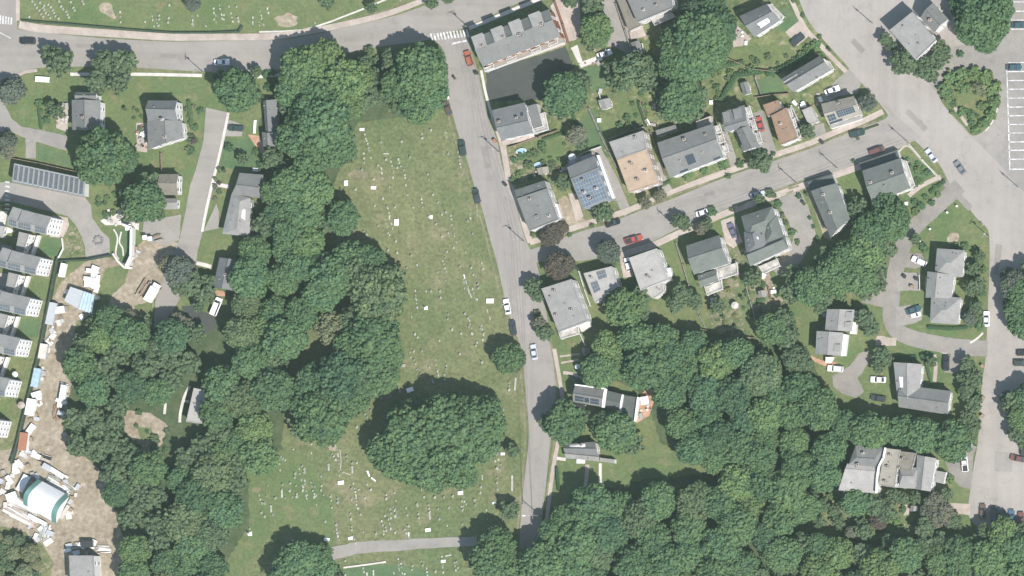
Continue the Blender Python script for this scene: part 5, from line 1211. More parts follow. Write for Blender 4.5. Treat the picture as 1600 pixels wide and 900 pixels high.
def wires(i, j, label):
    a, b = POLES[i], POLES[j]; mb = MB()
    for s in (-1.05, 0, 1.05):
        pa = (a[0]+s*math.cos(a[3]), a[1]+s*math.sin(a[3]), a[2]-.2); pb = (b[0]+s*math.cos(b[3]), b[1]+s*math.sin(b[3]), b[2]-.2)
        n = 10; prev = None
        for k in range(n+1):
            t = k/n; p = (pa[0]+(pb[0]-pa[0])*t, pa[1]+(pb[1]-pa[1])*t, pa[2]+(pb[2]-pa[2])*t-1.1*4*t*(1-t))
            if prev: mb.tube(prev, p, .022, .022, 4)
            prev = p
    o = mb.obj('power_line', [M['dark']], None, (a[0], a[1], a[2]-.2)); tag(o, label, 'power line', 'power lines')
wires(1, 2, 'power line from the zebra crossing to the vegetable garden'); wires(2, 3, 'power line past the grey house to the corner house'); wires(3, 12, 'power line down the lower cemetery street')
wires(4, 5, 'power line along the side street bushes'); wires(5, 6, 'power line above the dark roofed house'); wires(6, 7, 'power line to the avenue corner')
# ================================================================ SMALL THINGS
def hydrant_like(): pass
def signpost(px, py, label):
    x, y = P(px, py, 0); th = empty('street_sign', x, y, 0, .4); tag(th, label, 'street sign')
    mb = MB(); mb.tube((0, 0, 0), (0, 0, 2.6), .04); mb.obj('post', [M['steel']], th); mb = MB(); mb.box((0, -.05, 2.3), (.6, .03, .6)); mb.obj('sign_plate', [M['lamp']], th)
signpost(640, 58, 'street sign in tree shadow left of the zebra crossing'); signpost(1538, 352, 'street sign on the avenue corner above the street tree')
def bin_(px, py, label, mt='dark', s=1.0):
    x, y = P(px, py, 1); th = empty('wheelie_bin', x, y, 0, random.uniform(0, 3)); th.scale = (s,)*3; tag(th, label, 'bin')
    mb = MB(); mb.box((0, 0, .55), (.6, .7, 1.0)); mb.obj('body', [M[mt]], th); mb = MB(); mb.box((0, 0, 1.09), (.68, .78, .08)); mb.obj('lid', [M[mt]], th)
    for s_ in (-.25, .25):
        mb = MB(); mb.tube((s_-.03, .36, .12), (s_+.03, .36, .12), .12); mb.obj('wheel', [M['tyre']], th)
for px, py, mt, lab in ((744, 114, 'dark', 'dark bin at the kerb below the orange red car'), (1413, 432, 'dark', 'bin left of the long duplex parking'), (1432, 436, 'dark', 'bin beside the white panel fence'), (1425, 448, 'wood', 'brown bin at the duplex parking'),
        (773, 220, 'brick', 'red brown bin beside the vegetable garden pole'), (789, 288, 'dark', 'dark bin on the kerb above the corner house'), (1284, 222, 'dark', 'dark bin on the kerb below the round clipped bush'), (1535, 572, 'wood', 'brown box by the lower avenue kerb opposite the black car'),
        (1536, 622, 'wood', 'brown box at the avenue kerb right of the L-shaped house'), (1535, 650, 'wood', 'lower brown box at the avenue kerb above the wood edge'), (900, 418, 'dark', 'dark bin on the lower kerb between the maroon tree and the solar patched house')):
    bin_(px, py, lab, mt, 1.3)
def box_furniture(px, py, w_, l_, h_, deg, mt, name, label, cat):
    x, y = P(px, py, h_); th = empty(name, x, y, 0, R(deg)); tag(th, label, cat)
    mb = MB(); mb.box((0, 0, h_-.05), (l_, w_, .1)); mb.obj('top', [M[mt]], th)
    for sx in (-1, 1):
        for sy in (-1, 1):
            mb = MB(); mb.box((sx*(l_/2-.1), sy*(w_/2-.1), (h_-.1)/2), (.1, .1, h_-.1)); mb.obj('leg', [M[mt]], th)
for a in ((66, 124, 1.6, 4.2, 1.0, -4, 'canvas_w', 'trestle_table', 'long white table on the lawn at the top left', 'table'),
          (936, 188, 1.2, 1.2, .7, 0, 'canvas_w', 'garden_table', 'white square garden table on the lawn below the weathered shed', 'table'),
          (399, 265, 1.0, 1.7, .8, -5, 'canvas_w', 'garden_table', 'white table at the top of the long pale house', 'table'),
          (398, 198, .8, 4.0, .6, 86, 'canvas_w', 'garden_bench', 'long white bench left of the narrow bungalow', 'bench'),
          (1007, 626, 2.4, 2.4, 2.2, 8, 'canvas_w', 'parasol', 'square white parasol on the brown rear patio', 'parasol'),
          (1012, 191, 1.0, 2.0, .9, -60, 'canvas_w', 'garden_table', 'white table in the yard left of the tall bushes', 'table'),
          (1111, 160, 1.2, 1.2, .8, 0, 'canvas_w', 'garden_table', 'white table at the top of the fence beside the large grey house', 'table'),
          (938, 142, 1.0, 1.4, .6, 80, 'steel', 'garden_table', 'pale table on the dark lawn below the grey upper drive', 'table'),
          (1020, 20, .1, .1, .1, 0, 'steel', '', '', ''),
          (918, 14, 1.4, 3.0, 1.6, 4, 'canvas_w', 'garden_canopy', 'small white canopy beside the concrete terrace at the top', 'canopy'),
          (1416, 318, 1.0, 1.0, .8, 0, 'canvas_w', 'garden_table', 'white table by the wood at the avenue end house', 'table')):
    if a[7]: box_furniture(*a)
def umbrella(px, py, r, mt, label, h=2.4, name='garden_parasol'):
    x, y = P(px, py, h); th = empty(name, x, y); tag(th, label, 'parasol'); mb = MB(); n = 10
    vs = [(0, 0, h+.4)]+[(r*math.cos(2*math.pi*i/n), r*math.sin(2*math.pi*i/n), h-.1) for i in range(n)]; mb.add(vs, [(0, 1+i, 1+(i+1) % n) for i in range(n)])
    mb.add([(0, 0, h+.36)]+[(v[0]*.99, v[1]*.99, v[2]-.04) for v in vs[1:]], [(0, 1+(i+1) % n, 1+i) for i in range(n)]); mb.obj('canopy', [M[mt]], th)
    mb = MB(); mb.tube((0, 0, 0), (0, 0, h+.3), .04); mb.obj('pole', [M['steel']], th)
for a in ((894, 246, 1.2, 'canvas_w', 'white parasol above the blue solar roofed house'), (1148, 477, 1.1, 'concrete_w', 'white parasol among the vegetable beds'), (1189, 458, .1, 'steel', ''),
          (23, 585, .9, 'canvas_w', 'small white round canopy on the fourth terrace lawn'), (902, 573, .8, 'canvas_w', 'white topped parasol on the lawn above the white edged house'),
          (33, 633, 1.1, 'concrete', 'pink round canopy between the fifth and lowest terraces'), (1470, 372, .1, 'steel', '')):
    if a[4]: umbrella(*a)
def pool(px, py, l, w_, deg, label):
    x, y = P(px, py, .8); th = empty('paddling_pool', x, y, 0, R(deg)); tag(th, label, 'pool')
    mb = MB(); mb.prism([(l/2*math.cos(t), w_/2*math.sin(t)) for t in np.linspace(0, 2*math.pi, 17)[:-1]], 0, .7); mb.obj('rim', [M['canvas_w']], th)
    mb = MB(); mb.prism([(l/2.2*math.cos(t), w_/2.2*math.sin(t)) for t in np.linspace(0, 2*math.pi, 17)[:-1]], .702, .72); mb.obj('pool_water', [M['water_blue']], th)
pool(814, 236, 3.2, 1.6, 12, 'pale blue oval pool in the garden below the grey house'); pool(841, 257, 2.6, 1.4, 10, 'small pale blue pool left of the tiny wooden shed'); pool(1288, 492, 1.2, 1.2, 0, 'round blue tub at the back of the staggered duplex')
# white lamp globes on the triangular lawn
for i, (px, py, d) in enumerate(((1495, 322, 'top'), (1480, 332, 'second'), (1453, 358, 'third'), (1437, 377, 'lowest'))):
    x, y = P(px, py, 1); th = empty('garden_lamp', x, y); tag(th, 'white garden lamp, %s along the ring drive lawn' % d, 'lamp', 'white lamps along the ring drive')
    mb = MB(); mb.tube((0, 0, 0), (0, 0, .9), .06); mb.obj('post', [M['steel']], th); mb = MB(); mb.tube((0, 0, .9), (0, 0, 1.4), .35, .28, 10); mb.obj('lamp_shade', [M['lamp']], th)
# playground ring on the car park
def rocks(px, py):
    for k in range(9):
        a = k*.7; x, y = P(px+7*math.cos(a)*random.uniform(.8, 1.2), py+7*math.sin(a)*random.uniform(.7, 1.1), 0); bm = bmesh.new(); bmesh.ops.create_icosphere(bm, subdivisions=2, radius=.42)
        for v in bm.verts: v.co *= random.uniform(.85, 1.15); v.co.z = max(v.co.z*.8+.2, 0)
        me = bpy.data.meshes.new('boulder'); bm.to_mesh(me); bm.free(); me.materials.append(M['vent']); o = bpy.data.objects.new('boulder', me); COL.objects.link(o); o.location = (x, y, 0)
        tag(o, 'dark boulder at the %s of the ring on the grey car park' % ['right', 'lower right', 'bottom', 'lower left corner', 'left', 'upper left', 'top', 'upper right', 'inner right'][k], 'boulder', 'ring of dark boulders')
rocks(154, 376)
# ================================================================ GRAVESTONES
GR = []
def stone_mesh(kind):
    mb = MB()
    if kind == 'slab': mb.box((0, 0, .12), (.9, 1.9, .24)); mb.box((0, .8, .35), (.9, .25, .6))
    elif kind == 'tomb': mb.box((0, 0, .2), (1.5, 2.1, .4)); mb.box((0, 0, .62), (1.1, 1.7, .5)); mb.box((0, 0, .9), (1.3, 1.9, .1))
    elif kind == 'pillar': mb.box((0, 0, .15), (.9, .9, .3)); mb.box((0, 0, .45), (.65, .65, .3)); mb.tube((0, 0, .6), (0, 0, 2.2), .25, .16, 4); mb.tube((0, 0, 2.2), (0, 0, 2.5), .16, .01, 4)
    else:
        mb.box((0, 0, .1), (.85, .45, .2)); n = 7
        prof = [(-.33, .2), (.33, .2), (.33, .75)]+[(.33*math.cos(math.pi*i/n), .75+.22*math.sin(math.pi*i/n)) for i in range(1, n)]+[(-.33, .75)]
        k = len(prof); vs = [(x, -.09, z) for x, z in prof]+[(x, .09, z) for x, z in prof]
        mb.add(vs, [tuple(range(k)), tuple(range(k, 2*k))[::-1]]+[(i, k+i, k+(i+1) % k, (i+1) % k) for i in range(k)])
    me = bpy.data.meshes.new('gravestone_'+kind); me.from_pydata(mb.v, [], mb.f); me.materials.append(M['stone']); me.update()
    bm = bmesh.new(); bm.from_mesh(me); bmesh.ops.recalc_face_normals(bm, faces=bm.faces); bm.to_mesh(me); bm.free(); return me
SM = {k: stone_mesh(k) for k in ('upright', 'slab', 'tomb', 'pillar')}
gs = by_object('stone_tint', .8, .3, 0, .2, .9)[0]
for me in SM.values(): me.materials[0] = gs
def grave(px, py, kind='upright', s=1.0, col='pale', deg=None):
    x, y = P(px, py, .5); o = bpy.data.objects.new(dict(upright='gravestone', slab='grave_slab', tomb='chest_tomb', pillar='grave_pillar')[kind], SM[kind]); COL.objects.link(o)
    o.location = (x, y, 0); o.rotation_euler = (0, 0, R(deg if deg is not None else random.uniform(72, 108)))
    s2 = s*(.72 if kind in ('tomb', 'slab') else .72); o.scale = (s2*1.35*(.5 if kind == 'slab' else 1), s2*1.45, s2*1.15); c = dict(pale=(.31, .31, .265), grey=(.22, .23, .185), white=(.80, .80, .79))[col]; k = random.uniform(.85, 1.1); o.color = (c[0]*k, c[1]*k, c[2]*k, 1)
    GR.append((o, px, py, kind, col, s))
for px, py in ((676,304),(598,310),(585,321),(604,323),(617,323),(645,324),(684,316),(669,339),(681,350),(696,331),(690,335),(730,345),(590,353),(568,361),(572,367),(618,377),(690,369),(700,364),(738,365),(568,387),(642,399),(620,395),(606,391),(695,403),(708,387),(698,393),(727,394),(651,414),(635,418),(718,416),(736,418),(752,411),(754,420),(684,425),(739,429),
    (608,292),(603,249),(595,222),(627,221),(673,203),(658,216),(668,272),(670,280),(555,296),(565,265),(583,280),(590,258),(700,240),(640,245),(620,262),
    (665,455),(673,455),(687,455),(746,444),(747,450),(688,465),(710,467),(648,466),(699,498),(700,491),(731,497),(732,510),(726,490),(750,513),(755,521),(720,521),(706,515),(648,522),(652,527),(686,532),(646,549),(659,548),(647,562),(649,568),(651,577),(670,574),(697,571),(697,576),(683,579),(743,540),(753,566),(718,553),(745,535),
    (595,608),(595,622),(620,600),(623,607),(624,611),(657,584),(684,585),(675,593),(676,597),(570,637),(579,641),(570,647),(573,652),(577,662),(557,667),(518,709),(521,713),(524,718),(541,713),(542,719),(550,724),(557,723),(514,727),(472,728),
    (442,716),(445,719),(458,702),(471,729),(475,733),(475,738),(461,740),(460,746),(418,758),(441,757),(453,755),(462,759),(440,765),(452,767),(463,772),(463,776),(445,778),(456,777),(416,775),(430,778),(412,786),(408,801),(413,807),(426,804),
    (535,738),(501,744),(502,759),(501,766),(491,760),(493,775),(505,773),(516,776),(517,782),(527,779),(527,785),(518,793),(549,780),(549,763),(560,765),(573,757),(579,765),(570,778),(603,773),(603,779),(616,770),(618,782),(617,795),(618,804),(601,806),(563,804),(547,802),(548,811),(508,815),(549,823),(549,828),(602,824),(603,829),(567,831),(617,832),(587,834),(588,845),(390,826),(525,820),
    (634,794),(636,805),(651,788),(652,790),(653,803),(654,809),(669,789),(670,795),(671,800),(684,795),(701,793),(686,811),(638,822),(639,840),(722,819),(679,777),(693,777),(707,775),(721,783),(723,791),(723,796),(741,781),(742,789),(751,761),(750,770),(776,763),(777,746),(776,754),(777,765),(759,720),(765,716),(775,703),(775,711),(776,731),(782,726),(761,811),(785,812),
    (539,876),(657,877),(660,883),(644,884),(643,890),(680,893),(713,878),(715,887),(539,898),(795,598),(795,603),(795,609),(786,640),(786,649)):
    grave(px, py, 'upright', random.uniform(.75, 1.1), 'pale' if random.random() < .6 else 'grey')
for px, py in ((50,2),(62,4),(54,7),(75,7),(92,2),(110,3),(128,2),(130,6),(57,12),(67,12),(79,11),(95,10),(98,14),(114,12),(61,16),(69,16),(82,16),(116,16),(71,20),(84,20),(103,18),(64,22),(75,23),(105,23),(67,26),(78,28),(86,25),(91,29),(107,27),(226,34),(248,30),(247,40),(248,24),(262,35),(263,28),(264,8),(300,37),(334,30),(371,28),(372,33),(357,10),(369,10),(308,24)):
    grave(px, py, 'upright', random.uniform(.8, 1.05), 'pale')
for px, py, k, s, c, d in ((619, 347, 'tomb', .85, 'white', 0), (765, 470, 'tomb', .95, 'white', 90), (665, 481, 'pillar', 1.1, 'white', 0), (565, 202, 'tomb', .6, 'white', 90), (540, 286, 'tomb', .72, 'white', 5), (583, 293, 'tomb', .65, 'white', 88),
        (640, 609, 'tomb', .9, 'white', 110), (532, 754, 'tomb', .75, 'white', 95), (547, 841, 'tomb', .6, 'white', 100), (510, 843, 'tomb', .7, 'white', 80), (390, 834, 'pillar', 1.3, 'white', 0), (668, 828, 'tomb', .7, 'white', 100), (719, 770, 'tomb', .7, 'white', 100),
        (785, 709, 'tomb', .55, 'white', 90), (772, 786, 'tomb', .5, 'white', 90), (692, 877, 'tomb', .6, 'white', 95), (575, 740, 'slab', .9, 'white', 20), (583, 749, 'slab', .8, 'white', 50), (673, 339, 'tomb', .5, 'white', 0), (629, 571, 'tomb', .65, 'pale', 90), (700, 868, 'slab', .9, 'pale', 100),
        (440, 772, 'slab', 1.1, 'pale', 0), (423, 795, 'slab', 1.1, 'pale', 0), (513, 730, 'slab', 1.1, 'pale', 0), (583, 895, 'slab', .9, 'pale', 0), (573, 900, 'slab', 1.1, 'pale', 0), (671, 806, 'slab', 1.1, 'pale', 5), (550, 734, 'slab', 1.1, 'pale', 0), (603, 240, 'slab', .8, 'pale', 90),
        (725, 432, 'slab', .6, 'white', 12), (728, 441, 'slab', .6, 'pale', 12), (731, 449, 'slab', .5, 'pale', 15), (732, 455, 'slab', .9, 'pale', 12), (735, 462, 'slab', .7, 'pale', 12), (761, 486, 'slab', .55, 'pale', 15), (765, 497, 'slab', .5, 'pale', 15), (684, 584, 'slab', .9, 'pale', 10),
        (638, 836, 'slab', .8, 'white', 0), (753, 746, 'slab', .8, 'pale', 0), (800, 755, 'slab', 1.0, 'pale', 0)):
    grave(px, py, k, s, c, d)
for px, py, L, d, lab in ((800, 755, 4.6, 90, 'long thin grey kerbstone in the grass near the street, lower cemetery'), (805, 600, 3.8, 86, 'long thin grey kerbstone below the round street tree'), (547, 780, 0, 0, '')):
    if L:
        x, y = P(px, py, .3); mb = MB(); mb.box((0, 0, .15), (L, .5, .3)); o = mb.obj('grave_kerb', [M['stone']]); o.location = (x, y, 0); o.rotation_euler = (0, 0, R(d)); tag(o, lab, 'grave kerb')
ribbon('path', [(531, 702), (533, 720), (533, 735), (548, 742)], 1.3, .07, M['concrete'])
ribbon('path', [(550, 742), (550, 760), (541, 778), (527, 797), (525, 806), (526, 820), (528, 850)], 2.4, 0, M['verge'], 8, jit=.3)

# flush markers past the three hundred stones: one mass
def markers():
    rnd = random.Random(77); mb = MB(); fields = [([(560, 205), (700, 200), (735, 260), (760, 380), (780, 470), (800, 540), (760, 540), (765, 590), (640, 600), (640, 520), (650, 440), (600, 380), (545, 330), (525, 290)], 210), ([(450, 700), (560, 640), (590, 740), (680, 770), (800, 650), (812, 700), (806, 780), (740, 820), (560, 850), (520, 850), (470, 780), (400, 790), (410, 740)], 260), ([(45, 0), (640, 0), (480, 40), (200, 42), (45, 28)], 90), ([(560, 875), (730, 862), (720, 910), (560, 910)], 40)]
    for poly, n in fields:
        xs = [p[0] for p in poly]; ys = [p[1] for p in poly]; k = 0
        while k < n:
            x0, y0 = rnd.uniform(min(xs), max(xs)), rnd.uniform(min(ys), max(ys)); sl_ = rnd.uniform(.05, .3)
            for j in range(rnd.randrange(2, 8)):
                x, y = x0+j*rnd.uniform(4.5, 8)*sl_+rnd.uniform(-.5, .5), y0+j*rnd.uniform(5, 8)
                k += 1
                if not inside((x, y), poly): continue
                a, b = P(x, y, 0); h = rnd.choice((.06, .1, .35, .5)); mb.box((a, b, h/2), (rnd.uniform(.25, .45), rnd.uniform(.45, .8), h), rnd.uniform(-.3, .3), rnd.randrange(2))
    o = mb.obj('grave_markers', [M['stone'], M['stone_g']]); tag(o, 'scatter of tiny low grave markers in faint rows over the cemetery grass', 'grave markers'); stuff(o)
markers()
# loose site clutter and garden odds and ends, each its own thing
LOOSE = []
def loose(poly, n, seed, kinds):
    rnd = random.Random(seed); xs = [p[0] for p in poly]; ys = [p[1] for p in poly]; k = 0
    while k < n:
        x, y = rnd.uniform(min(xs), max(xs)), rnd.uniform(min(ys), max(ys))
        if not inside((x, y), poly): continue
        k += 1; nm, cat, d, mt, word = rnd.choice(kinds); s = rnd.uniform(.7, 1.4); mb = MB()
        if nm == 'pallet_stack':
            for j in range(4): mb.box((0, 0, .08+.16*j), (d[0]*s, d[1]*s, .05), 0)
            for j in (-.4, 0, .4): mb.box((0, j*d[1]*s, .32), (d[0]*s, .1, .6), 0)
        elif nm == 'plant_pot': mb.tube((0, 0, 0), (0, 0, .5), .25*s, .35*s, 8)
        elif nm == 'garden_chair':
            mb.box((0, 0, .45), (.6, .6, .08)); mb.box((0, .28, .75), (.6, .07, .6))
            for a in (-.25, .25):
                for b in (-.25, .25): mb.box((a, b, .22), (.06, .06, .44))
        else:
            mb.box((0, 0, d[2]*s/2), (d[0]*s, d[1]*s, d[2]*s)); mb.box((0, 0, d[2]*s+.03), (d[0]*s+.1, d[1]*s+.1, .06))
        a, b = P(x, y, .3); o = mb.obj(nm, [M[mt]]); o.location = (a, b, 0); o.rotation_euler = (0, 0, rnd.uniform(0, 3.1)); LOOSE.append((o, x, y, word, cat, 'loose things on the building site' if nm in ('pallet_stack', 'crate', 'site_box') else 'odds and ends in the gardens'))
SITE = [('pallet_stack', 'pallets', (1.3, 1.1, 0), 'wood', 'brown pallet stack'), ('pallet_stack', 'pallets', (1.5, 1.1, 0), 'fence_w', 'white pallet stack'), ('crate', 'crate', (1.4, .9, .8), 'concrete_w', 'pale crate'), ('crate', 'crate', (1.1, .9, .7), 'wood_grey', 'grey crate'), ('site_box', 'box', (2.2, 1.1, .9), 'canvas_w', 'white site box'), ('site_box', 'box', (1.6, 1.0, .8), 'steel', 'steel grey site box'), ('crate', 'crate', (.9, .9, .9), 'wood', 'brown crate')]
loose([(84, 498), (98, 500), (76, 560), (62, 640), (52, 700), (38, 715), (46, 650), (58, 600), (70, 540)], 34, 1, SITE)
loose([(100, 590), (108, 590), (100, 640), (88, 660), (84, 650)], 8, 2, SITE)
loose([(20, 700), (60, 705), (66, 745), (30, 745), (15, 730)], 16, 3, SITE)
loose([(0, 730), (25, 740), (20, 800), (0, 800)], 12, 4, SITE)
loose([(95, 730), (125, 760), (122, 800), (100, 820), (108, 780), (90, 745)], 16, 5, SITE)
loose([(20, 815), (80, 830), (85, 850), (60, 850), (30, 830)], 10, 6, SITE)
loose([(100, 848), (168, 848), (168, 868), (100, 864)], 10, 7, SITE)
loose([(205, 380), (222, 385), (215, 420), (205, 415)], 6, 8, SITE)
loose([(105, 440), (150, 440), (155, 465), (130, 500), (100, 500)], 8, 9, SITE)
GARD = [('plant_pot', 'plant pot', (0, 0, 0), 'brick', 'terracotta pot'), ('garden_chair', 'chair', (0, 0, 0), 'fence_w', 'white garden chair'), ('garden_chair', 'chair', (0, 0, 0), 'wood', 'brown garden chair'), ('storage_box', 'storage box', (1.3, .7, .7), 'wood_grey', 'grey storage box'), ('storage_box', 'storage box', (1.2, .7, .7), 'canvas_w', 'white storage box'), ('plant_pot', 'plant pot', (0, 0, 0), 'concrete_w', 'pale pot')]
loose([(213, 192), (230, 192), (230, 238), (214, 236)], 14, 11, GARD); loose([(88, 161), (106, 161), (106, 207), (88, 200)], 8, 12, GARD); loose([(996, 622), (1018, 606), (1020, 640), (996, 658)], 8, 13, GARD)
loose([(830, 262), (884, 250), (884, 275), (832, 284)], 10, 14, GARD); loose([(1005, 160), (1030, 155), (1040, 195), (1015, 205)], 10, 15, GARD); loose([(1145, 50), (1165, 50), (1170, 70), (1148, 72)], 8, 16, GARD)
loose([(1255, 150), (1290, 145), (1280, 170), (1250, 168)], 8, 17, GARD); loose([(1105, 440), (1130, 440), (1140, 470), (1110, 480)], 8, 18, GARD); loose([(1240, 160), (1255, 160), (1262, 215), (1250, 215)], 8, 19, GARD)
loose([(1185, 430), (1210, 428), (1212, 460), (1190, 460)], 6, 20, GARD); loose([(900, 90), (940, 92), (938, 105), (905, 105)], 6, 21, GARD); loose([(160, 325), (210, 325), (214, 355), (170, 352)], 10, 22, GARD)
for k in range(5): loose([(40-16.2*k, 366+63.4*k), (56-16.2*k, 368+63.4*k), (46-16.2*k, 398+63.4*k), (32-16.2*k, 396+63.4*k)], 5, 30+k, GARD)
# ================================================================ TREES
def crown_mesh(name, seed, n=9000, lobes=34, leaf=.062, kind='round', core=True):
    r = np.random.default_rng(seed); C = []; Rd = []
    if kind == 'cone':
        for i in range(lobes):
            t = (i+.5)/lobes; a = i*2.399; rr = (1-t)*.72; C.append((rr*math.cos(a), rr*math.sin(a), -.9+2.1*t)); Rd.append(.16+.22*(1-t))
    else:
        for i in range(lobes):
            z = 1-1.55*(i+.5)/lobes; rr = math.sqrt(max(0, 1-z*z)); a = i*2.399+r.uniform(-.35, .35); k = r.uniform(.66, .82)
            C.append((k*rr*math.cos(a), k*rr*math.sin(a), (.62 if kind == 'round' else .5)*z*k*1.15+r.uniform(-.05, .05))); Rd.append(r.uniform(.15, .27))
        C.append((0, 0, -.05)); Rd.append(.60)
    C = np.array(C); Rd = np.array(Rd)
    # leaf clumps sit on the lobes, leaves sit on the clumps
    nc = max(60, int(n/12)); per = int(n*1.5/nc)
    li = r.choice(len(C), size=nc*3, p=Rd**2/(Rd**2).sum()); dd = r.normal(size=(nc*3, 3)); dd /= np.linalg.norm(dd, axis=1)[:, None]
    cc = C[li]+dd*(Rd[li]*r.uniform(.85, 1.08, nc*3))[:, None]; ok = np.ones(len(cc), bool)
    for c, rad in zip(C, Rd): ok &= ~(np.linalg.norm(cc-c, axis=1) < rad*.82)
    cc, li, dd = cc[ok][:nc], li[ok][:nc], dd[ok][:nc]; crad = r.uniform(.035, .08, len(cc))*(leaf/.042)**.5; ctone = r.normal(size=len(cc))*.20
    ci = np.repeat(np.arange(len(cc)), per); d = r.normal(size=(len(ci), 3))+dd[ci]*.7; d /= np.linalg.norm(d, axis=1)[:, None]
    p = cc[ci]+d*(crad[ci]*r.uniform(.8, 1.1, len(ci)))[:, None]; idx = li[ci]
    sel = r.permutation(len(p))[:n]; p, d, idx, ci = p[sel], d[sel], idx[sel], ci[sel]; n = len(p)
    nrm = d+r.normal(size=(n, 3))*.30+np.array([0, 0, .15]); nrm /= np.linalg.norm(nrm, axis=1)[:, None]
    t = np.cross(nrm, r.normal(size=(n, 3))); t /= np.linalg.norm(t, axis=1)[:, None]; b = np.cross(nrm, t)
    sz = leaf*r.uniform(.6, 1.35, n)[:, None]
    V = np.stack([p-t*sz-b*sz*.55, p+t*sz*.9-b*sz*.7, p+t*sz+b*sz*.6, p-t*sz*.8+b*sz*.7], 1).reshape(-1, 3)
    lobt = r.uniform(.38, .62, len(C))
    tone = np.clip(lobt[idx]+ctone[ci]+r.normal(size=n)*.12, 0, 1)
    verts = V; nf = n; faces = np.arange(4*n).reshape(n, 4).tolist()
    tones = tone.tolist()
    vl = verts.tolist()
    if core:
        for c, rad in zip(C, Rd):
            bm = bmesh.new(); bmesh.ops.create_icosphere(bm, subdivisions=1, radius=rad*.80)
            o = len(vl); vl += [(v.co.x+c[0], v.co.y+c[1], v.co.z+c[2]) for v in bm.verts]; faces += [[v.index+o for v in f.verts] for f in bm.faces]; tones += [.3]*len(bm.faces); bm.free()
    me = bpy.data.meshes.new(name); me.from_pydata(vl, [], faces); me.materials.append(M['leaf'])
    at = me.attributes.new('tone', 'FLOAT', 'FACE'); at.data.foreach_set('value', np.array(tones, dtype=np.float32)); me.update(); return me
CR = [crown_mesh('tree_crown', 10+i, 13000, 56+6*(i % 3), .042) for i in range(8)]
CRF = [crown_mesh('tree_crown_feathery', 40+i, 8500, 26, .040) for i in range(2)]
CRC = [crown_mesh('conifer_crown', 50+i, 7000, 40, .05, 'cone') for i in range(2)]
CRS = [crown_mesh('shrub_crown', 60+i, 900, 10, .12) for i in range(5)]
def trunk_mesh():
    mb = MB(); mb.tube((0, 0, -1.45), (0, 0, -.2), .065, .04, 8)
    for i in range(6):
        a = i*1.05; mb.tube((0, 0, -.75+.07*i), (.55*math.cos(a), .55*math.sin(a), -.1+.04*i), .03, .012, 6)
    me = bpy.data.meshes.new('trunk'); me.from_pydata(mb.v, [], mb.f); me.materials.append(M['bark']); me.update(); return me
TRUNK = trunk_mesh()
TONE = dict(mid=(.076, .142, .070), dark=(.060, .118, .064), deep=(.054, .088, .056), light=(.100, .168, .074), pale=(.150, .180, .105), olive=(.090, .138, .074), grey=(.140, .155, .115), blue=(.088, .118, .100), maroon=(.088, .080, .066), yellow=(.165, .180, .085))
WORD = dict(mid='mid green', dark='dark green', deep='very dark green', light='bright green', pale='pale yellowish green', olive='olive green', grey='grey green', blue='bluish', maroon='maroon brown', yellow='yellow green')
TR = []; TREES = []
rt = random.Random(11)
SPECS = []
def tree(px, py, rpx, tone='mid', kind='round', group=None):
    if kind in ('round', 'feather') and rpx <= 8: kind = 'shrub'
    SPECS.append((px, py, rpx, tone, kind, group)); TREES.append((px, py, rpx))
def plant(px, py, rpx, tone='mid', kind='round', group=None, hk=1.0):
    rm = rpx*MPP*1.08; hc = (rm*1.15+1.2)*hk
    if kind == 'shrub': hc = rm*.55
    if rm > 5: hc = max(hc, 8.0)
    x, y = P(px, py, hc+.25*rm)
    nm = dict(round='broadleaf_tree', feather='broadleaf_tree', cone='conifer_tree', shrub='shrub')[kind]
    r = empty(nm, x, y, 0, 0)
    me = rt.choice(dict(round=CR, feather=CRF, cone=CRC, shrub=CRS)[kind])
    o = bpy.data.objects.new('foliage' if kind == 'shrub' else 'crown', me); COL.objects.link(o); o.parent = r
    o.location = (0, 0, hc); k = rt.uniform(.93, 1.07)
    o.scale = (rm*k, rm/k, rm*(1.0 if kind != 'shrub' else .8)*rt.uniform(.9, 1.08)); o.rotation_euler = (0, 0, rt.uniform(0, 6.28))
    c = TONE[tone]; c = (c[0]*1.13, c[1]*1.05, c[2]*1.0); v = rt.uniform(.9, 1.12); h = rt.uniform(-.05, .05); o.color = (c[0]*v*(1+h), c[1]*v, c[2]*v*(1-h), 1)
    if kind != 'shrub':
        t = bpy.data.objects.new('trunk', TRUNK); COL.objects.link(t); t.parent = r; t.location = (0, 0, hc); t.scale = (rm*.8, rm*.8, hc/1.45)
    else:
        t = bpy.data.objects.new('stem', TRUNK); COL.objects.link(t); t.parent = r; t.location = (0, 0, hc); t.scale = (rm, rm, hc/1.45)
    TR.append((r, px, py, kind, tone, rpx, group)); return r
T = tree
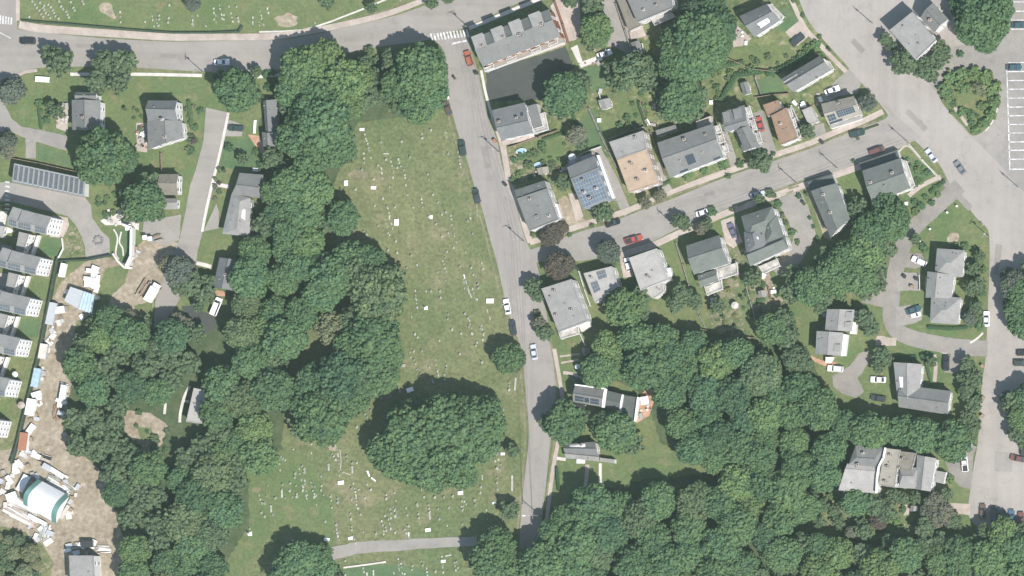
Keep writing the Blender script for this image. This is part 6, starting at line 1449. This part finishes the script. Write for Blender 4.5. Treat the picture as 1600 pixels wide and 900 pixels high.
# street and garden trees seen one by one
for a in ((92, 97, 21, 'mid'), (76, 82, 14, 'mid'), (192, 96, 21, 'mid'), (163, 95, 18, 'mid'), (150, 128, 19, 'mid'), (184, 128, 18, 'dark'), (12, 140, 20, 'blue', 'cone'), (6, 220, 15, 'blue', 'cone'), (10, 236, 12, 'grey', 'feather'), (88, 175, 12, 'mid'), (78, 165, 9, 'mid'),
          (366, 140, 31, 'mid'), (345, 122, 14, 'mid'), (392, 150, 18, 'mid'), (400, 112, 9, 'mid'), (388, 128, 12, 'mid'),
          (470, 110, 36, 'light'), (505, 95, 30, 'light'), (535, 125, 34, 'light'), (455, 140, 26, 'mid'), (495, 150, 34, 'mid'), (560, 120, 22, 'light'), (572, 150, 20, 'yellow', 'feather'), (590, 118, 14, 'olive', 'feather'), (545, 165, 22, 'light'), (576, 78, 8, 'olive', 'feather'), (568, 100, 14, 'olive', 'feather'),
          (655, 110, 38, 'mid'), (625, 130, 28, 'mid'), (670, 140, 28, 'mid'), (650, 165, 26, 'mid'), (612, 95, 18, 'mid'), (622, 160, 18, 'mid'), (672, 98, 24, 'mid'), (600, 150, 16, 'olive', 'feather'),
          (500, 190, 44, 'mid'), (460, 215, 30, 'mid'), (520, 225, 34, 'mid'), (475, 180, 26, 'dark'), (485, 240, 30, 'mid'), (450, 165, 16, 'dark'), (425, 250, 18, 'dark'), (440, 262, 16, 'dark'),
          (455, 290, 32, 'mid'), (490, 300, 28, 'light'), (470, 330, 28, 'mid'), (428, 300, 22, 'mid'), (535, 340, 25, 'mid'), (515, 345, 18, 'dark'), (437, 335, 24, 'mid'), (415, 350, 20, 'mid'), (450, 360, 26, 'mid'), (490, 350, 18, 'mid'),
          (158, 243, 40, 'mid'), (140, 262, 24, 'mid'), (190, 250, 22, 'mid'), (222, 314, 30, 'mid'), (205, 330, 20, 'mid'), (232, 285, 17, 'dark'), (240, 330, 16, 'mid'), (200, 305, 15, 'mid'),
          (278, 425, 22, 'blue'), (262, 412, 14, 'grey'), (295, 440, 20, 'dark'), (280, 448, 14, 'mid'), (298, 420, 10, 'grey', 'feather'), (318, 460, 18, 'mid'), (325, 440, 13, 'mid'), (310, 478, 10, 'light'), (275, 500, 13, 'grey', 'feather'), (292, 508, 11, 'grey', 'feather'), (306, 520, 14, 'mid'),
          (590, 460, 42, 'olive'), (555, 430, 32, 'olive'), (520, 430, 34, 'mid'), (500, 460, 28, 'mid'), (545, 405, 28, 'mid'), (575, 410, 26, 'mid'), (500, 415, 24, 'dark'), (610, 430, 20, 'olive'), (515, 512, 24, 'pale', 'feather'), (585, 525, 38, 'mid'), (550, 540, 28, 'mid'), (605, 555, 22, 'mid'), (575, 585, 36, 'mid'), (530, 590, 38, 'dark'), (490, 600, 30, 'dark'), (545, 620, 30, 'mid'), (600, 590, 22, 'mid'), (550, 500, 22, 'olive'),
          (500, 655, 40, 'mid'), (478, 635, 28, 'mid'), (525, 640, 26, 'mid'), (510, 680, 20, 'mid'), (470, 665, 20, 'mid'),
          (640, 680, 42, 'mid'), (690, 660, 42, 'mid'), (735, 660, 40, 'mid'), (765, 665, 24, 'mid'), (620, 715, 34, 'mid'), (660, 725, 36, 'mid'), (700, 720, 38, 'mid'), (740, 690, 34, 'mid'), (600, 700, 26, 'mid'), (680, 745, 24, 'mid'), (720, 740, 22, 'mid'), (630, 650, 24, 'mid'), (755, 640, 24, 'mid'), (655, 640, 22, 'mid'), (705, 635, 22, 'mid'),
          (793, 560, 23, 'mid'), (800, 704, 11, 'light'), (795, 797, 15, 'light'), (775, 850, 26, 'mid'), (765, 875, 32, 'mid'), (800, 880, 24, 'mid'), (790, 905, 30, 'mid'),
          (465, 875, 30, 'mid'), (495, 870, 22, 'mid'), (450, 900, 30, 'mid'), (500, 895, 24, 'mid'), (520, 905, 18, 'light'),
          (880, 660, 30, 'mid'), (905, 652, 16, 'mid'), (860, 660, 18, 'mid'), (962, 676, 30, 'mid'), (945, 665, 22, 'mid'), (985, 690, 20, 'mid'),
          (930, 45, 24, 'light'), (925, 60, 18, 'light'), (930, 25, 14, 'light'), (925, 5, 18, 'light'), (880, 145, 32, 'mid'), (870, 165, 20, 'mid'), (905, 130, 17, 'mid'), (862, 142, 16, 'dark'), (900, 158, 17, 'mid'),
          (985, 112, 30, 'olive', 'feather'), (1000, 100, 20, 'mid'), (965, 125, 18, 'mid'), (1010, 125, 20, 'mid'), (955, 105, 14, 'mid'),
          (1090, 60, 42, 'mid'), (1115, 40, 30, 'dark'), (1060, 70, 30, 'mid'), (1080, 95, 32, 'mid'), (1055, 100, 26, 'mid'), (1110, 80, 26, 'mid'), (1125, 60, 22, 'mid'), (1085, 20, 24, 'deep'), (1110, 10, 22, 'dark'), (1070, 45, 20, 'mid'),
          (1062, 155, 32, 'mid'), (1045, 170, 20, 'light'), (1080, 170, 20, 'light'), (1085, 145, 20, 'mid'), (1040, 145, 16, 'mid'), (900, 212, 15, 'grey'), (906, 222, 12, 'mid'), (878, 285, 13, 'light'),
          (1190, 252, 17, 'light'), (1182, 238, 10, 'mid'), (1178, 254, 10, 'light'), (1260, 205, 12, 'mid'), (940, 330, 16, 'light'), (948, 336, 9, 'light'), (1008, 316, 10, 'grey', 'feather'), (1030, 306, 10, 'grey', 'feather'),
          (864, 365, 15, 'maroon'), (854, 370, 12, 'maroon'), (876, 356, 11, 'maroon'), (870, 415, 20, 'maroon'), (885, 412, 13, 'maroon'), (832, 448, 14, 'mid'), (840, 462, 12, 'mid'), (948, 392, 18, 'blue'), (958, 405, 9, 'mid'), (850, 520, 14, 'light', 'feather'), (842, 505, 11, 'grey', 'feather'), (838, 490, 7, 'grey', 'feather'),
          (975, 480, 30, 'light'), (960, 470, 18, 'light'), (995, 465, 18, 'light'), (985, 500, 18, 'light'), (1000, 490, 14, 'light'), (1060, 345, 12, 'mid', 'feather'), (1112, 330, 8, 'mid', 'feather'), (1105, 350, 10, 'mid', 'feather'),
          (1095, 358, 10, 'grey', 'feather'), (1070, 350, 11, 'light', 'feather'), (1175, 435, 14, 'light'), (1186, 312, 10, 'mid'), (1203, 302, 8, 'olive', 'feather'), (1065, 462, 18, 'light'), (1085, 470, 14, 'mid'), (1055, 475, 14, 'mid'), (1120, 478, 12, 'mid'),
          (1390, 345, 30, 'mid'), (1360, 360, 28, 'mid'), (1385, 320, 22, 'mid'), (1350, 390, 28, 'light'), (1320, 405, 28, 'mid'), (1380, 385, 20, 'light'), (1300, 430, 30, 'mid'), (1340, 430, 28, 'mid'), (1265, 445, 28, 'mid'), (1280, 470, 18, 'mid'), (1240, 430, 18, 'mid'), (1235, 455, 18, 'mid'), (1340, 325, 17, 'light'), (1335, 345, 10, 'light'), (1365, 420, 20, 'mid'), (1290, 405, 18, 'mid'), (1370, 445, 14, 'light'), (1405, 330, 14, 'mid'), (1350, 455, 16, 'mid'), (1310, 450, 18, 'mid'),
          (1205, 515, 24, 'mid'), (1225, 500, 18, 'mid'), (1230, 525, 20, 'mid'),
          (1535, 30, 40, 'mid'), (1555, 15, 26, 'mid'), (1515, 45, 24, 'mid'), (1540, 58, 22, 'mid'), (1505, 10, 22, 'dark'), (1495, -5, 18, 'mid'), (1410, 95, 20, 'mid'), (1425, 103, 14, 'mid'), (1383, 62, 11, 'mid'), (1393, 72, 9, 'mid'), (1445, 105, 18, 'mid'), (1460, 95, 16, 'light'), (1475, 85, 13, 'light'), (1465, 75, 14, 'dark'), (1455, 118, 12, 'light'), (1500, 84, 6, 'dark'),
          (1355, 160, 14, 'blue', 'feather'), (1340, 152, 7, 'mid'), (1585, 445, 22, 'blue'), (1598, 460, 24, 'mid'), (1590, 485, 22, 'mid'), (1600, 505, 24, 'mid'), (1575, 430, 12, 'blue'), (1580, 470, 14, 'blue'), (1610, 430, 20, 'mid'), (1583, 630, 20, 'mid'), (1595, 650, 22, 'light'), (1605, 620, 22, 'mid'), (1590, 675, 16, 'light'), (1600, 690, 12, 'light'), (1572, 620, 10, 'blue'),
          (1527, 445, 14, 'mid'), (1520, 420, 11, 'mid'), (1530, 400, 9, 'mid'), (1515, 450, 12, 'dark'), (1525, 480, 12, 'mid'), (1515, 497, 11, 'blue'), (1530, 510, 8, 'mid'), (1350, 497, 16, 'mid'), (1360, 512, 14, 'light'), (1375, 555, 14, 'mid'), (1388, 562, 10, 'mid'), (1372, 572, 11, 'light'), (1430, 374, 9, 'mid'), (1442, 386, 8, 'mid'), (1508, 385, 7, 'mid'), (1492, 384, 6, 'mid'),
          (1510, 570, 13, 'mid'), (1520, 590, 15, 'light'), (1510, 610, 14, 'mid'), (1520, 630, 14, 'light'), (1512, 650, 14, 'mid'), (1520, 668, 12, 'light'), (1503, 590, 10, 'mid'), (1455, 565, 9, 'light'), (1445, 558, 8, 'mid'),
          (1460, 785, 16, 'grey'), (1470, 805, 20, 'grey', 'feather'), (1450, 800, 14, 'grey', 'feather'), (1490, 815, 14, 'light'), (1478, 772, 11, 'dark'), (1445, 825, 18, 'mid'), (1335, 785, 22, 'mid'), (1365, 788, 18, 'mid'), (1385, 800, 16, 'mid'), (1395, 775, 12, 'light'), (1410, 778, 10, 'mid'), (1430, 778, 10, 'mid'), (1372, 814, 13, 'maroon'), (1350, 830, 15, 'mid'), (1485, 748, 7, 'light'), (1302, 800, 10, 'light'), (1285, 790, 11, 'light'), (1280, 815, 10, 'yellow'), (1310, 815, 10, 'mid'), (1270, 775, 10, 'light'),
          (1388, 850, 14, 'light'), (1345, 818, 10, 'mid'), (1330, 832, 10, 'grey'), (580, 12, 9, 'mid'), (674, 2, 11, 'light'), (700, -2, 9, 'light'), (300, 5, 12, 'blue'), (510, 2, 12, 'mid'), (890, 0, 12, 'olive', 'feather')):
    T(*a)
# topiary and the clipped roundabout
for a in ((1485, 120, 11, 'light'), (1500, 116, 12, 'light'), (1520, 114, 12, 'light'), (1540, 120, 13, 'light'), (1552, 138, 12, 'light'), (1555, 158, 10, 'light'), (1475, 138, 11, 'light'), (1505, 135, 13, 'light'), (1530, 140, 13, 'pale'), (1548, 178, 10, 'light'), (1538, 192, 9, 'light'), (1525, 203, 8, 'light'), (1518, 192, 6, 'mid'), (1480, 152, 9, 'light'), (1535, 165, 8, 'light')):
    T(a[0], a[1], a[2], a[3], 'shrub', 'clipped shrubs on the oval island')
for i_ in range(26):
    a_ = rt.uniform(0, 6.28); q_ = rt.uniform(.6, 1)
    if not (.4 < a_ < 2.6 and q_ < .8): T(1514+40*q_*math.cos(a_), 152-36*q_*math.sin(a_), rt.uniform(4, 8), rt.choice(['light', 'mid', 'pale']), 'shrub', 'clipped shrubs on the oval island')
def hedge(px, wpx, tone, label):
    """a clipped hedge: many small leaf clumps along a line, one mesh"""
    base = CRS[0]; co = np.empty(len(base.vertices)*3); base.vertices.foreach_get('co', co); co = co.reshape(-1, 3); fs = [tuple(p.vertices) for p in base.polygons]; tn = np.empty(len(base.polygons)); base.attributes['tone'].data.foreach_get('value', tn)
    pts = resample(px+px[::-1][1:-1] if False else px, 1e9) ; V, F, TN = [], [], []; rad = wpx*MPP/2*1.15; off = 0
    w_ = [P(x, y, rad) for x, y in px]; org = w_[0]
    for a, b in zip(w_[:-1], w_[1:]):
        n = max(1, int(math.dist(a, b)/(rad*.9)))
        for k in range(n+1):
            c = lerp(a, b, k/n); s = rad*rt.uniform(.9, 1.15); V += (co*s+np.array([c[0]-org[0], c[1]-org[1], rad])).tolist(); F += [tuple(i+off for i in f) for f in fs]; TN += tn.tolist(); off += len(co)
    me = bpy.data.meshes.new('hedge'); me.from_pydata(V, [], F); me.materials.append(M['leaf']); at = me.attributes.new('tone', 'FLOAT', 'FACE'); at.data.foreach_set('value', np.array(TN, dtype=np.float32)); me.update()
    o = bpy.data.objects.new('hedge', me); COL.objects.link(o); o.location = (org[0], org[1], 0); o.color = (*TONE[tone], 1); tag(o, label, 'hedge')
for a in (([(870, 732), (873, 765)], 6, 'dark', 'dark hedge on the small lawn below the grey house under two round trees'), ([(1130, 150), (1150, 118), (1190, 112)], 8, 'mid', 'hedge above the small dark roofed shed'), ([(1100, 118), (1130, 104), (1160, 98)], 7, 'light', 'bright hedge at the edge of the tall trees by the lilac lawn'),
          ([(1200, 116), (1230, 104), (1262, 84)], 8, 'mid', 'hedge along the back of the gabled house near the avenue'), ([(998, 160), (1010, 196)], 6, 'mid', 'hedge between the weathered shed lawn and the tall bushes'), ([(893, 176), (905, 205)], 5, 'mid', 'hedge at the left of the dark lawn by the weathered shed'),
          ([(850, 218), (880, 208)], 5, 'light', 'hedge right of the grey house facing the cemetery street'), ([(1034, 290), (1046, 284)], 5, 'light', 'short hedge at the front of the large house with the dark skylight'), ([(1410, 258), (1432, 290)], 6, 'light', 'hedge beside the green-grey house at the avenue end'),
          ([(1455, 300), (1475, 284)], 6, 'mid', 'hedge along the top of the ring drive'), ([(1452, 512), (1485, 514), (1510, 512)], 6, 'mid', 'hedge at the foot of the long hip roofed duplex'), ([(1400, 560), (1430, 558)], 6, 'mid', 'hedge above the L-shaped house'),
          ([(1448, 570), (1456, 600)], 6, 'light', 'bright hedge right of the L-shaped house upper wing'), ([(1345, 486), (1348, 515)], 6, 'mid', 'hedge beside the staggered pale duplex'), ([(1105, 432), (1140, 425)], 4, 'mid', 'low hedge between the gabled house and its vegetable beds'),
          ([(295, 160), (300, 200)], 6, 'light', 'hedge left of the top of the lane'), ([(60, 162), (64, 200)], 5, 'mid', 'hedge at the left of the pink terrace'), ([(292, 210), (302, 212)], 5, 'olive', 'short hedge by the path of the stepped house'),
          ([(1340, 206), (1372, 195)], 3, 'olive', 'thin hedge on the kerb above the rusty brown van'), ([(1432, 770), (1466, 778)], 6, 'mid', 'hedge below the right end of the broad pale roofs'), ([(1462, 705), (1482, 712)], 5, 'olive', 'hedge between the broad pale roofs and the white pickup')):
    hedge(*a)
# the woods: filled tree by tree
def pip(x, y, q): return inside((x, y), q)
def fill(poly, group, rmin, rmax, tones, exclude=(), seed=1, sp=.74, tries=5000, kinds=('round',)):
    rnd = random.Random(seed); xs = [p[0] for p in poly]; ys = [p[1] for p in poly]; done = []
    near = [t for t in TREES]
    for _ in range(tries):
        x, y = rnd.uniform(min(xs), max(xs)), rnd.uniform(min(ys), max(ys)); r = rnd.uniform(rmin, rmax)
        if not pip(x, y, poly) or any(pip(x, y, e) for e in exclude): continue
        if any(math.hypot(x-a, y-b) < sp*(r+c)*(1.0) for a, b, c in done): continue
        if any(math.hypot(x-a, y-b) < .62*(r+c) for a, b, c in near): continue
        done.append((x, y, r))
    for x, y, r in done: T(x, y, r, rnd.choice(tones), rnd.choice(kinds), group)
    return len(done)
GA, GB, GC = 'trees of the wood beside the cemetery', 'trees of the wood beside the dirt track', 'trees of the big lower wood'
mg = ['mid', 'mid', 'mid', 'mid', 'dark', 'light', 'mid', 'mid', 'light', 'olive']
fill([(398, 330), (430, 330), (480, 370), (480, 400), (462, 430), (470, 470), (480, 520), (455, 560), (425, 600), (428, 660), (412, 720), (365, 760), (366, 820), (330, 860), (326, 960), (205, 960), (205, 830), (265, 800), (285, 730), (300, 700), (335, 670), (338, 600), (358, 550), (372, 490), (382, 455), (372, 440), (395, 400)], GA, 20, 33, mg, seed=3, sp=.66)
fill([(125, 530), (165, 495), (225, 515), (285, 530), (300, 560), (285, 600), (255, 620), (200, 628), (178, 650), (182, 700), (225, 725), (250, 745), (258, 810), (205, 820), (170, 760), (160, 720), (120, 695), (110, 660), (125, 620), (118, 575)], GB, 17, 29, ['mid', 'light', 'mid', 'mid', 'dark'], seed=4, sp=.66)
fill([(150, 500), (185, 485), (230, 505), (200, 520), (160, 530), (135, 560), (122, 560)], GB, 10, 16, ['dark', 'grey', 'mid'], seed=14, sp=.7)
cl = [(930, 742), (1000, 700), (1015, 640), (1040, 700), (1110, 722), (1085, 752), (1010, 758), (960, 770)]
fill([(925, 580), (925, 530), (945, 512), (1010, 515), (1040, 505), (1080, 535), (1150, 548), (1200, 535), (1245, 545), (1272, 600), (1320, 655), (1390, 660), (1470, 668), (1500, 672), (1490, 690), (1430, 690), (1380, 678), (1310, 688), (1285, 720), (1290, 755), (1262, 790), (1245, 825), (1200, 850), (1160, 960), (830, 960), (850, 830), (885, 805), (925, 790), (1010, 770), (1080, 770), (1120, 735), (1078, 710), (1062, 660), (1052, 628), (1015, 588), (985, 575)], GC, 22, 35, mg, [cl], seed=5, sp=.66, tries=9000)
fill([(1180, 890), (1205, 860), (1260, 845), (1310, 850), (1370, 870), (1405, 870), (1440, 850), (1500, 840), (1530, 850), (1660, 860), (1660, 960), (1150, 960)], GC, 18, 30, ['mid', 'light', 'mid', 'dark', 'light'], [[(1400, 870), (1450, 862), (1455, 905), (1400, 910)]], seed=6, sp=.66)
fill([(1530, 835), (1560, 828), (1620, 835), (1640, 860), (1560, 900), (1500, 890), (1490, 850)], GC, 14, 24, ['light', 'mid'], seed=8, sp=.66)
fill([(-20, 840), (30, 842), (60, 870), (45, 960), (-20, 960)], 'bushes of the lower left corner', 8, 15, ['light', 'mid', 'pale'], seed=9, sp=.8)
fill([(350, 90+130), (405, 235), (410, 262), (380, 262), (352, 240)], 'small trees by the narrow bungalow', 6, 11, ['mid', 'dark'], seed=12, sp=1.5)
# shrubs scattered through gardens
def shrubs(poly, n, seed, tones=("mid", "light", "mid", "olive"), r0=3, r1=7.5, group='garden shrubs'):
    rnd = random.Random(seed); xs = [p[0] for p in poly]; ys = [p[1] for p in poly]; k = 0; done = []
    for _ in range(n*30):
        if k >= n: break
        x, y = rnd.uniform(min(xs), max(xs)), rnd.uniform(min(ys), max(ys)); r = rnd.uniform(r0, r1)
        if not pip(x, y, poly) or any(math.hypot(x-a, y-b) < (r+c)*.8 for a, b, c in done): continue
        done.append((x, y, r)); T(x, y, r, rnd.choice(tones), 'shrub', group); k += 1
shrubs([(1110, 105), (1160, 90), (1250, 85), (1290, 85), (1230, 112), (1170, 118), (1130, 160), (1110, 150)], 30, 21)
shrubs([(798, 240), (885, 215), (885, 262), (800, 285)], 20, 22)
shrubs([(1100, 430), (1160, 420), (1190, 520), (1130, 530)], 20, 23, ('mid', 'olive', 'yellow'), 2.5, 6)
shrubs([(1175, 430), (1230, 470), (1230, 500), (1180, 500)], 10, 24, ('mid', 'yellow', 'olive'), 2.5, 6)
shrubs([(1500, 395), (1540, 380), (1538, 515), (1505, 515)], 16, 25, ('mid', 'light'), 4, 8)
shrubs([(1498, 560), (1530, 570), (1525, 690), (1500, 680)], 10, 26, ('mid', 'light'), 4, 8)
shrubs([(1265, 772), (1330, 775), (1320, 828), (1266, 828)], 12, 27, ('light', 'yellow'), 3, 7)
shrubs([(1380, 780), (1450, 775), (1440, 880), (1350, 850)], 20, 28, ('mid', 'light', 'grey'), 4, 9)
shrubs([(60, 160), (90, 160), (88, 200), (70, 205)], 5, 29)
shrubs([(190, 165), (222, 170), (225, 232), (195, 200)], 6, 30, ('mid', 'olive'), 3, 7)
shrubs([(290, 160), (322, 160), (305, 255), (292, 250)], 8, 31, ('mid', 'pale', 'olive'), 3, 6)
shrubs([(1408, 252), (1420, 245), (1458, 272), (1440, 285), (1420, 292)], 12, 32, ('light', 'mid'), 3, 6)
shrubs([(1420, 320), (1470, 285), (1478, 300), (1412, 355)], 8, 33, ('light', 'mid'), 4, 7)
shrubs([(940, 170), (1010, 140), (1015, 200), (980, 215)], 9, 34, ('mid', 'light'), 3, 7)
shrubs([(335, 262), (352, 262), (345, 310), (330, 312)], 7, 35, ('olive', 'maroon', 'grey'), 3, 5)
shrubs([(150, 310), (185, 300), (195, 330), (160, 345)], 8, 36, ('olive', 'mid', 'light'), 3, 7)
shrubs([(405, 100), (440, 112), (435, 145), (405, 140)], 5, 37, ('mid', 'dark'), 4, 8)
shrubs([(545, 90), (605, 80), (610, 110), (560, 115)], 10, 38, ('olive', 'grey', 'mid'), 5, 9)
shrubs([(200, 640), (260, 645), (262, 705), (205, 700)], 10, 39, ('olive', 'mid'), 3, 8)
for a in ((1261, 304, 3, 'olive'), (1256, 318, 3, 'olive'), (1265, 340, 3.4, 'dark'), (1271, 354, 3.4, 'dark'), (1277, 372, 4, 'mid'), (1248, 306, 5, 'dark'), (1216, 318, 6, 'mid'), (1222, 336, 4.5, 'olive'), (1227, 348, 5, 'olive'), (1238, 362, 6, 'mid'), (1246, 378, 5, 'olive'),
          (1028+48, 272, 7, 'light'), (1100, 266, 8, 'light'), (1130, 257, 8, 'light'), (1156, 256, 7, 'mid'), (1058+15, 276, 6, 'light'), (1138, 275, 5, 'mid'), (1208, 280-40, 4, 'mid'), (832, 366, 4, 'light'), (890, 367, 4, 'olive'), (925, 352, 4, 'olive'), (1143, 327, 4, 'olive'),
          (1210, 306, 4, 'olive'), (302, 220, 6, 'maroon'), (298, 236, 7, 'dark'), (1240, 0, 5, 'mid'), (1254, 24, 4, 'olive'), (1280, 57, 4, 'mid'), (1296, 78, 3, 'olive'), (1275, 70, 8, 'light'), (1262, 76, 7, 'light'), (1434, 264, 6, 'light'), (1340, 196+20, 3, 'olive'), (1333, 251, 3.5, 'dark'), (710, 122, 2.5, 'dark')):
    T(a[0], a[1], a[2], a[3], 'shrub', 'garden shrubs')
big = sorted([s for s in SPECS if s[4] in ('round', 'feather') and -60 < s[0] < 1660 and -40 < s[1] < 945], key=lambda s: (s[3] not in ('maroon', 'pale', 'grey', 'blue'), -s[2]))
print('BIG', len(big), big[min(297, len(big)-1)][2], 'SHRUBS', sum(s[4] == 'shrub' for s in SPECS))
for s in big[:298]: plant(*s)
shr = sorted([s for s in SPECS if s[4] == 'shrub'], key=lambda s: -s[2])
for s in shr[:296]+[s for s in SPECS if s[4] == 'cone']: plant(*s)
def undergrowth(rest):
    """the smallest trees, past counting, as one mass"""
    base = [crown_mesh('tmp', 80+i, 1500, 22, .095) for i in range(3)]; V, F, TN = [], [], []; off = 0
    arr = []
    for me in base:
        co = np.empty(len(me.vertices)*3); me.vertices.foreach_get('co', co); tn = np.empty(len(me.polygons)); me.attributes['tone'].data.foreach_get('value', tn)
        arr.append((co.reshape(-1, 3), [tuple(p.vertices) for p in me.polygons], tn))
    for k, s in enumerate(rest):
        rm = s[2]*MPP*1.08; hc = rm*1.15+1.2; x, y = P(s[0], s[1], hc+.25*rm); co, fs, tn = arr[k % 3]; a = rt.uniform(0, 6.28); ca, sa = math.cos(a), math.sin(a)
        v = co*rm; V += np.stack([v[:, 0]*ca-v[:, 1]*sa+x, v[:, 0]*sa+v[:, 1]*ca+y, v[:, 2]+hc], 1).tolist(); F += [tuple(i+off for i in f) for f in fs]; TN += tn.tolist(); off += len(co)
        mb = MB(); mb.tube((x, y, 0), (x, y, hc), .14, .08, 5); V += mb.v; F += [tuple(i+off for i in f) for f in mb.f]; off += len(mb.v); TN += [.1]*len(mb.f)
    me = bpy.data.meshes.new('undergrowth'); me.from_pydata(V, [], F); me.materials.append(M['leaf']); at = me.attributes.new('tone', 'FLOAT', 'FACE'); at.data.foreach_set('value', np.array(TN, dtype=np.float32)); me.update()
    o = bpy.data.objects.new('undergrowth', me); COL.objects.link(o); o.color = (.095, .138, .075, 1); tag(o, 'mass of the smallest green trees and saplings among gardens and woods', 'undergrowth'); o['kind'] = 'stuff'
undergrowth(big[298:]+shr[296:])
# ================================================================ LABELS FOR LOOK-ALIKES
LAND += [(731, 90, 'the orange red car'), (619, 347, 'the upright white tomb in the upper cemetery'), (765, 470, 'the white slab tomb by the street'), (793, 560, 'the round tree at the cemetery kerb'), (680, 690, 'the great tree clump in the cemetery'), (640, 609, 'the bright white grave above the great clump'),
         (532, 754, 'the white tomb at the lower path bend'), (547, 841, 'the two white tombs above the gravel path'), (668, 828, 'the white tomb with long shadow'), (390, 832, 'the white pillar at the lower wood edge'), (795, 797, 'the small round tree near the lower street'), (645, 852, 'the gravel path across the cemetery'),
         (166, 15, 'the keyhole shaped dirt patch'), (448, 32, 'the bare tan patch in the upper lawn'), (1512, 158, 'the oval planted island'), (700, 56, 'the zebra crossing'), (1500, 262, 'the lone grey car on the avenue'), (1500, 350, 'the triangular lawn'), (1555, 760, 'the lower right paved yard'),
         (820, 130, 'the dark sunken lot'), (1140, 480, 'the vegetable beds'), (154, 376, 'the ring of boulders'), (560, 202, 'the small white tomb at the top of the cemetery'), (345, 97, 'the half shaded white car on the main road'), (227, 451, 'the timber pile by the box truck'), (195, 380, 'the L-shaped retaining wall'),
         (1030, 720, 'the small lawn inside the lower wood'), (1300, 810, 'the bright garden in the lower wood'), (225, 670, 'the brown clearing in the left wood'), (310, 520, 'the dark asphalt pad')]
ORD = ['', 'second ', 'third ', 'fourth ', 'fifth ', 'sixth ', 'seventh ', 'eighth ', 'ninth ', 'tenth ', 'eleventh ', 'twelfth ', 'thirteenth ', 'fourteenth ', 'fifteenth ', 'sixteenth ', 'seventeenth ', 'eighteenth ', 'nineteenth ', 'twentieth ']+['twenty-%s ' % s for s in ('first', 'second', 'third', 'fourth', 'fifth', 'sixth', 'seventh', 'eighth', 'ninth')]+['thirtieth ']+['thirty-%s ' % s for s in ('first', 'second', 'third', 'fourth', 'fifth', 'sixth', 'seventh', 'eighth', 'ninth')]
def side(dx, dy):
    v = 'above' if dy < 0 else 'below'; h = 'left of' if dx < 0 else 'right of'
    if abs(dx) > 2*abs(dy): return h
    if abs(dy) > 2*abs(dx): return v
    return ('upper' if dy < 0 else 'lower')+(' left of' if dx < 0 else ' right of')
def relabel(items):
    """items: (obj, px, py, description, category, group)"""
    L = {}
    for it in items:
        o, px, py, desc, cat, grp = it
        d, l = min((math.hypot(px-a, py-b), (a, b, ph)) for a, b, ph in LAND)
        L.setdefault((desc, side(px-l[0], py-l[1]), l[2]), []).append((d, it))
    for (desc, sd, ph), lst in L.items():
        lst.sort(key=lambda t: t[0])
        for i, (d, it) in enumerate(lst):
            art = ph
            if len(lst) == 1: lab = '%s %s %s' % (desc, sd, art)
            else: lab = '%s, %snearest of its kind %s %s' % (desc, ORD[i] if i < len(ORD) else 'far ', sd, art)
            for a_, b_ in ((' of its kind', ''), (' in the upper cemetery', ''), (' above the great clump', ''), (' in the cemetery', ''), (' across the cemetery', ''), (' under two round trees', ''), (' with dark solar strips', ''), (' at the top of the cemetery', ' up top'), (' with the brick terrace', ''), (' on the main road', ''), ('pale yellowish green', 'pale green'), ('the two white tombs', 'the white tombs'), (' near the lower street', ' by the street'), (' at the lower wood edge', ' at the wood'), (' in the left wood', ''), (' facing the cemetery street', '')):
                if len(lab.split()) > 16: lab = lab.replace(a_, b_)
            tag(it[0], lab, it[4], it[5])
items = []
for r, px, py, kind, tone, rpx, grp in TR:
    sz = 'large' if rpx > 27 else 'mid-sized' if rpx > 15 else 'small' if rpx > 7 else 'tiny'
    if kind == 'shrub': items.append((r, px, py, '%s %s shrub' % ('broad' if rpx > 8 else 'rounded' if rpx > 5 else 'tiny', WORD[tone]), 'shrub', grp))
    else: items.append((r, px, py, '%s %s %s' % (sz, WORD[tone], 'conifer' if kind == 'cone' else 'feathery tree' if kind == 'feather' else 'tree'), 'tree', grp or ('trees in gardens and along streets')))
relabel(items)
items = []
for o, px, py, kind, col, s in GR:
    items.append((o, px, py, '%s %s' % ({'pale': 'pale', 'grey': 'greyish', 'white': 'bright white'}[col], dict(upright='gravestone', slab='grave slab', tomb='chest tomb', pillar='grave pillar')[kind]), dict(upright='gravestone', slab='grave slab', tomb='tomb', pillar='grave pillar')[kind], 'gravestones scattered over the cemetery grass'))
relabel(items)
relabel(LOOSE)
for l, n in SEEN.items():
    if n > 1 or not 4 <= len(l.split()) <= 16: print('LABEL', n, len(l.split()), l)
print('TREES', len(TR), 'STONES', len(GR), 'OBJ', len(bpy.data.objects))
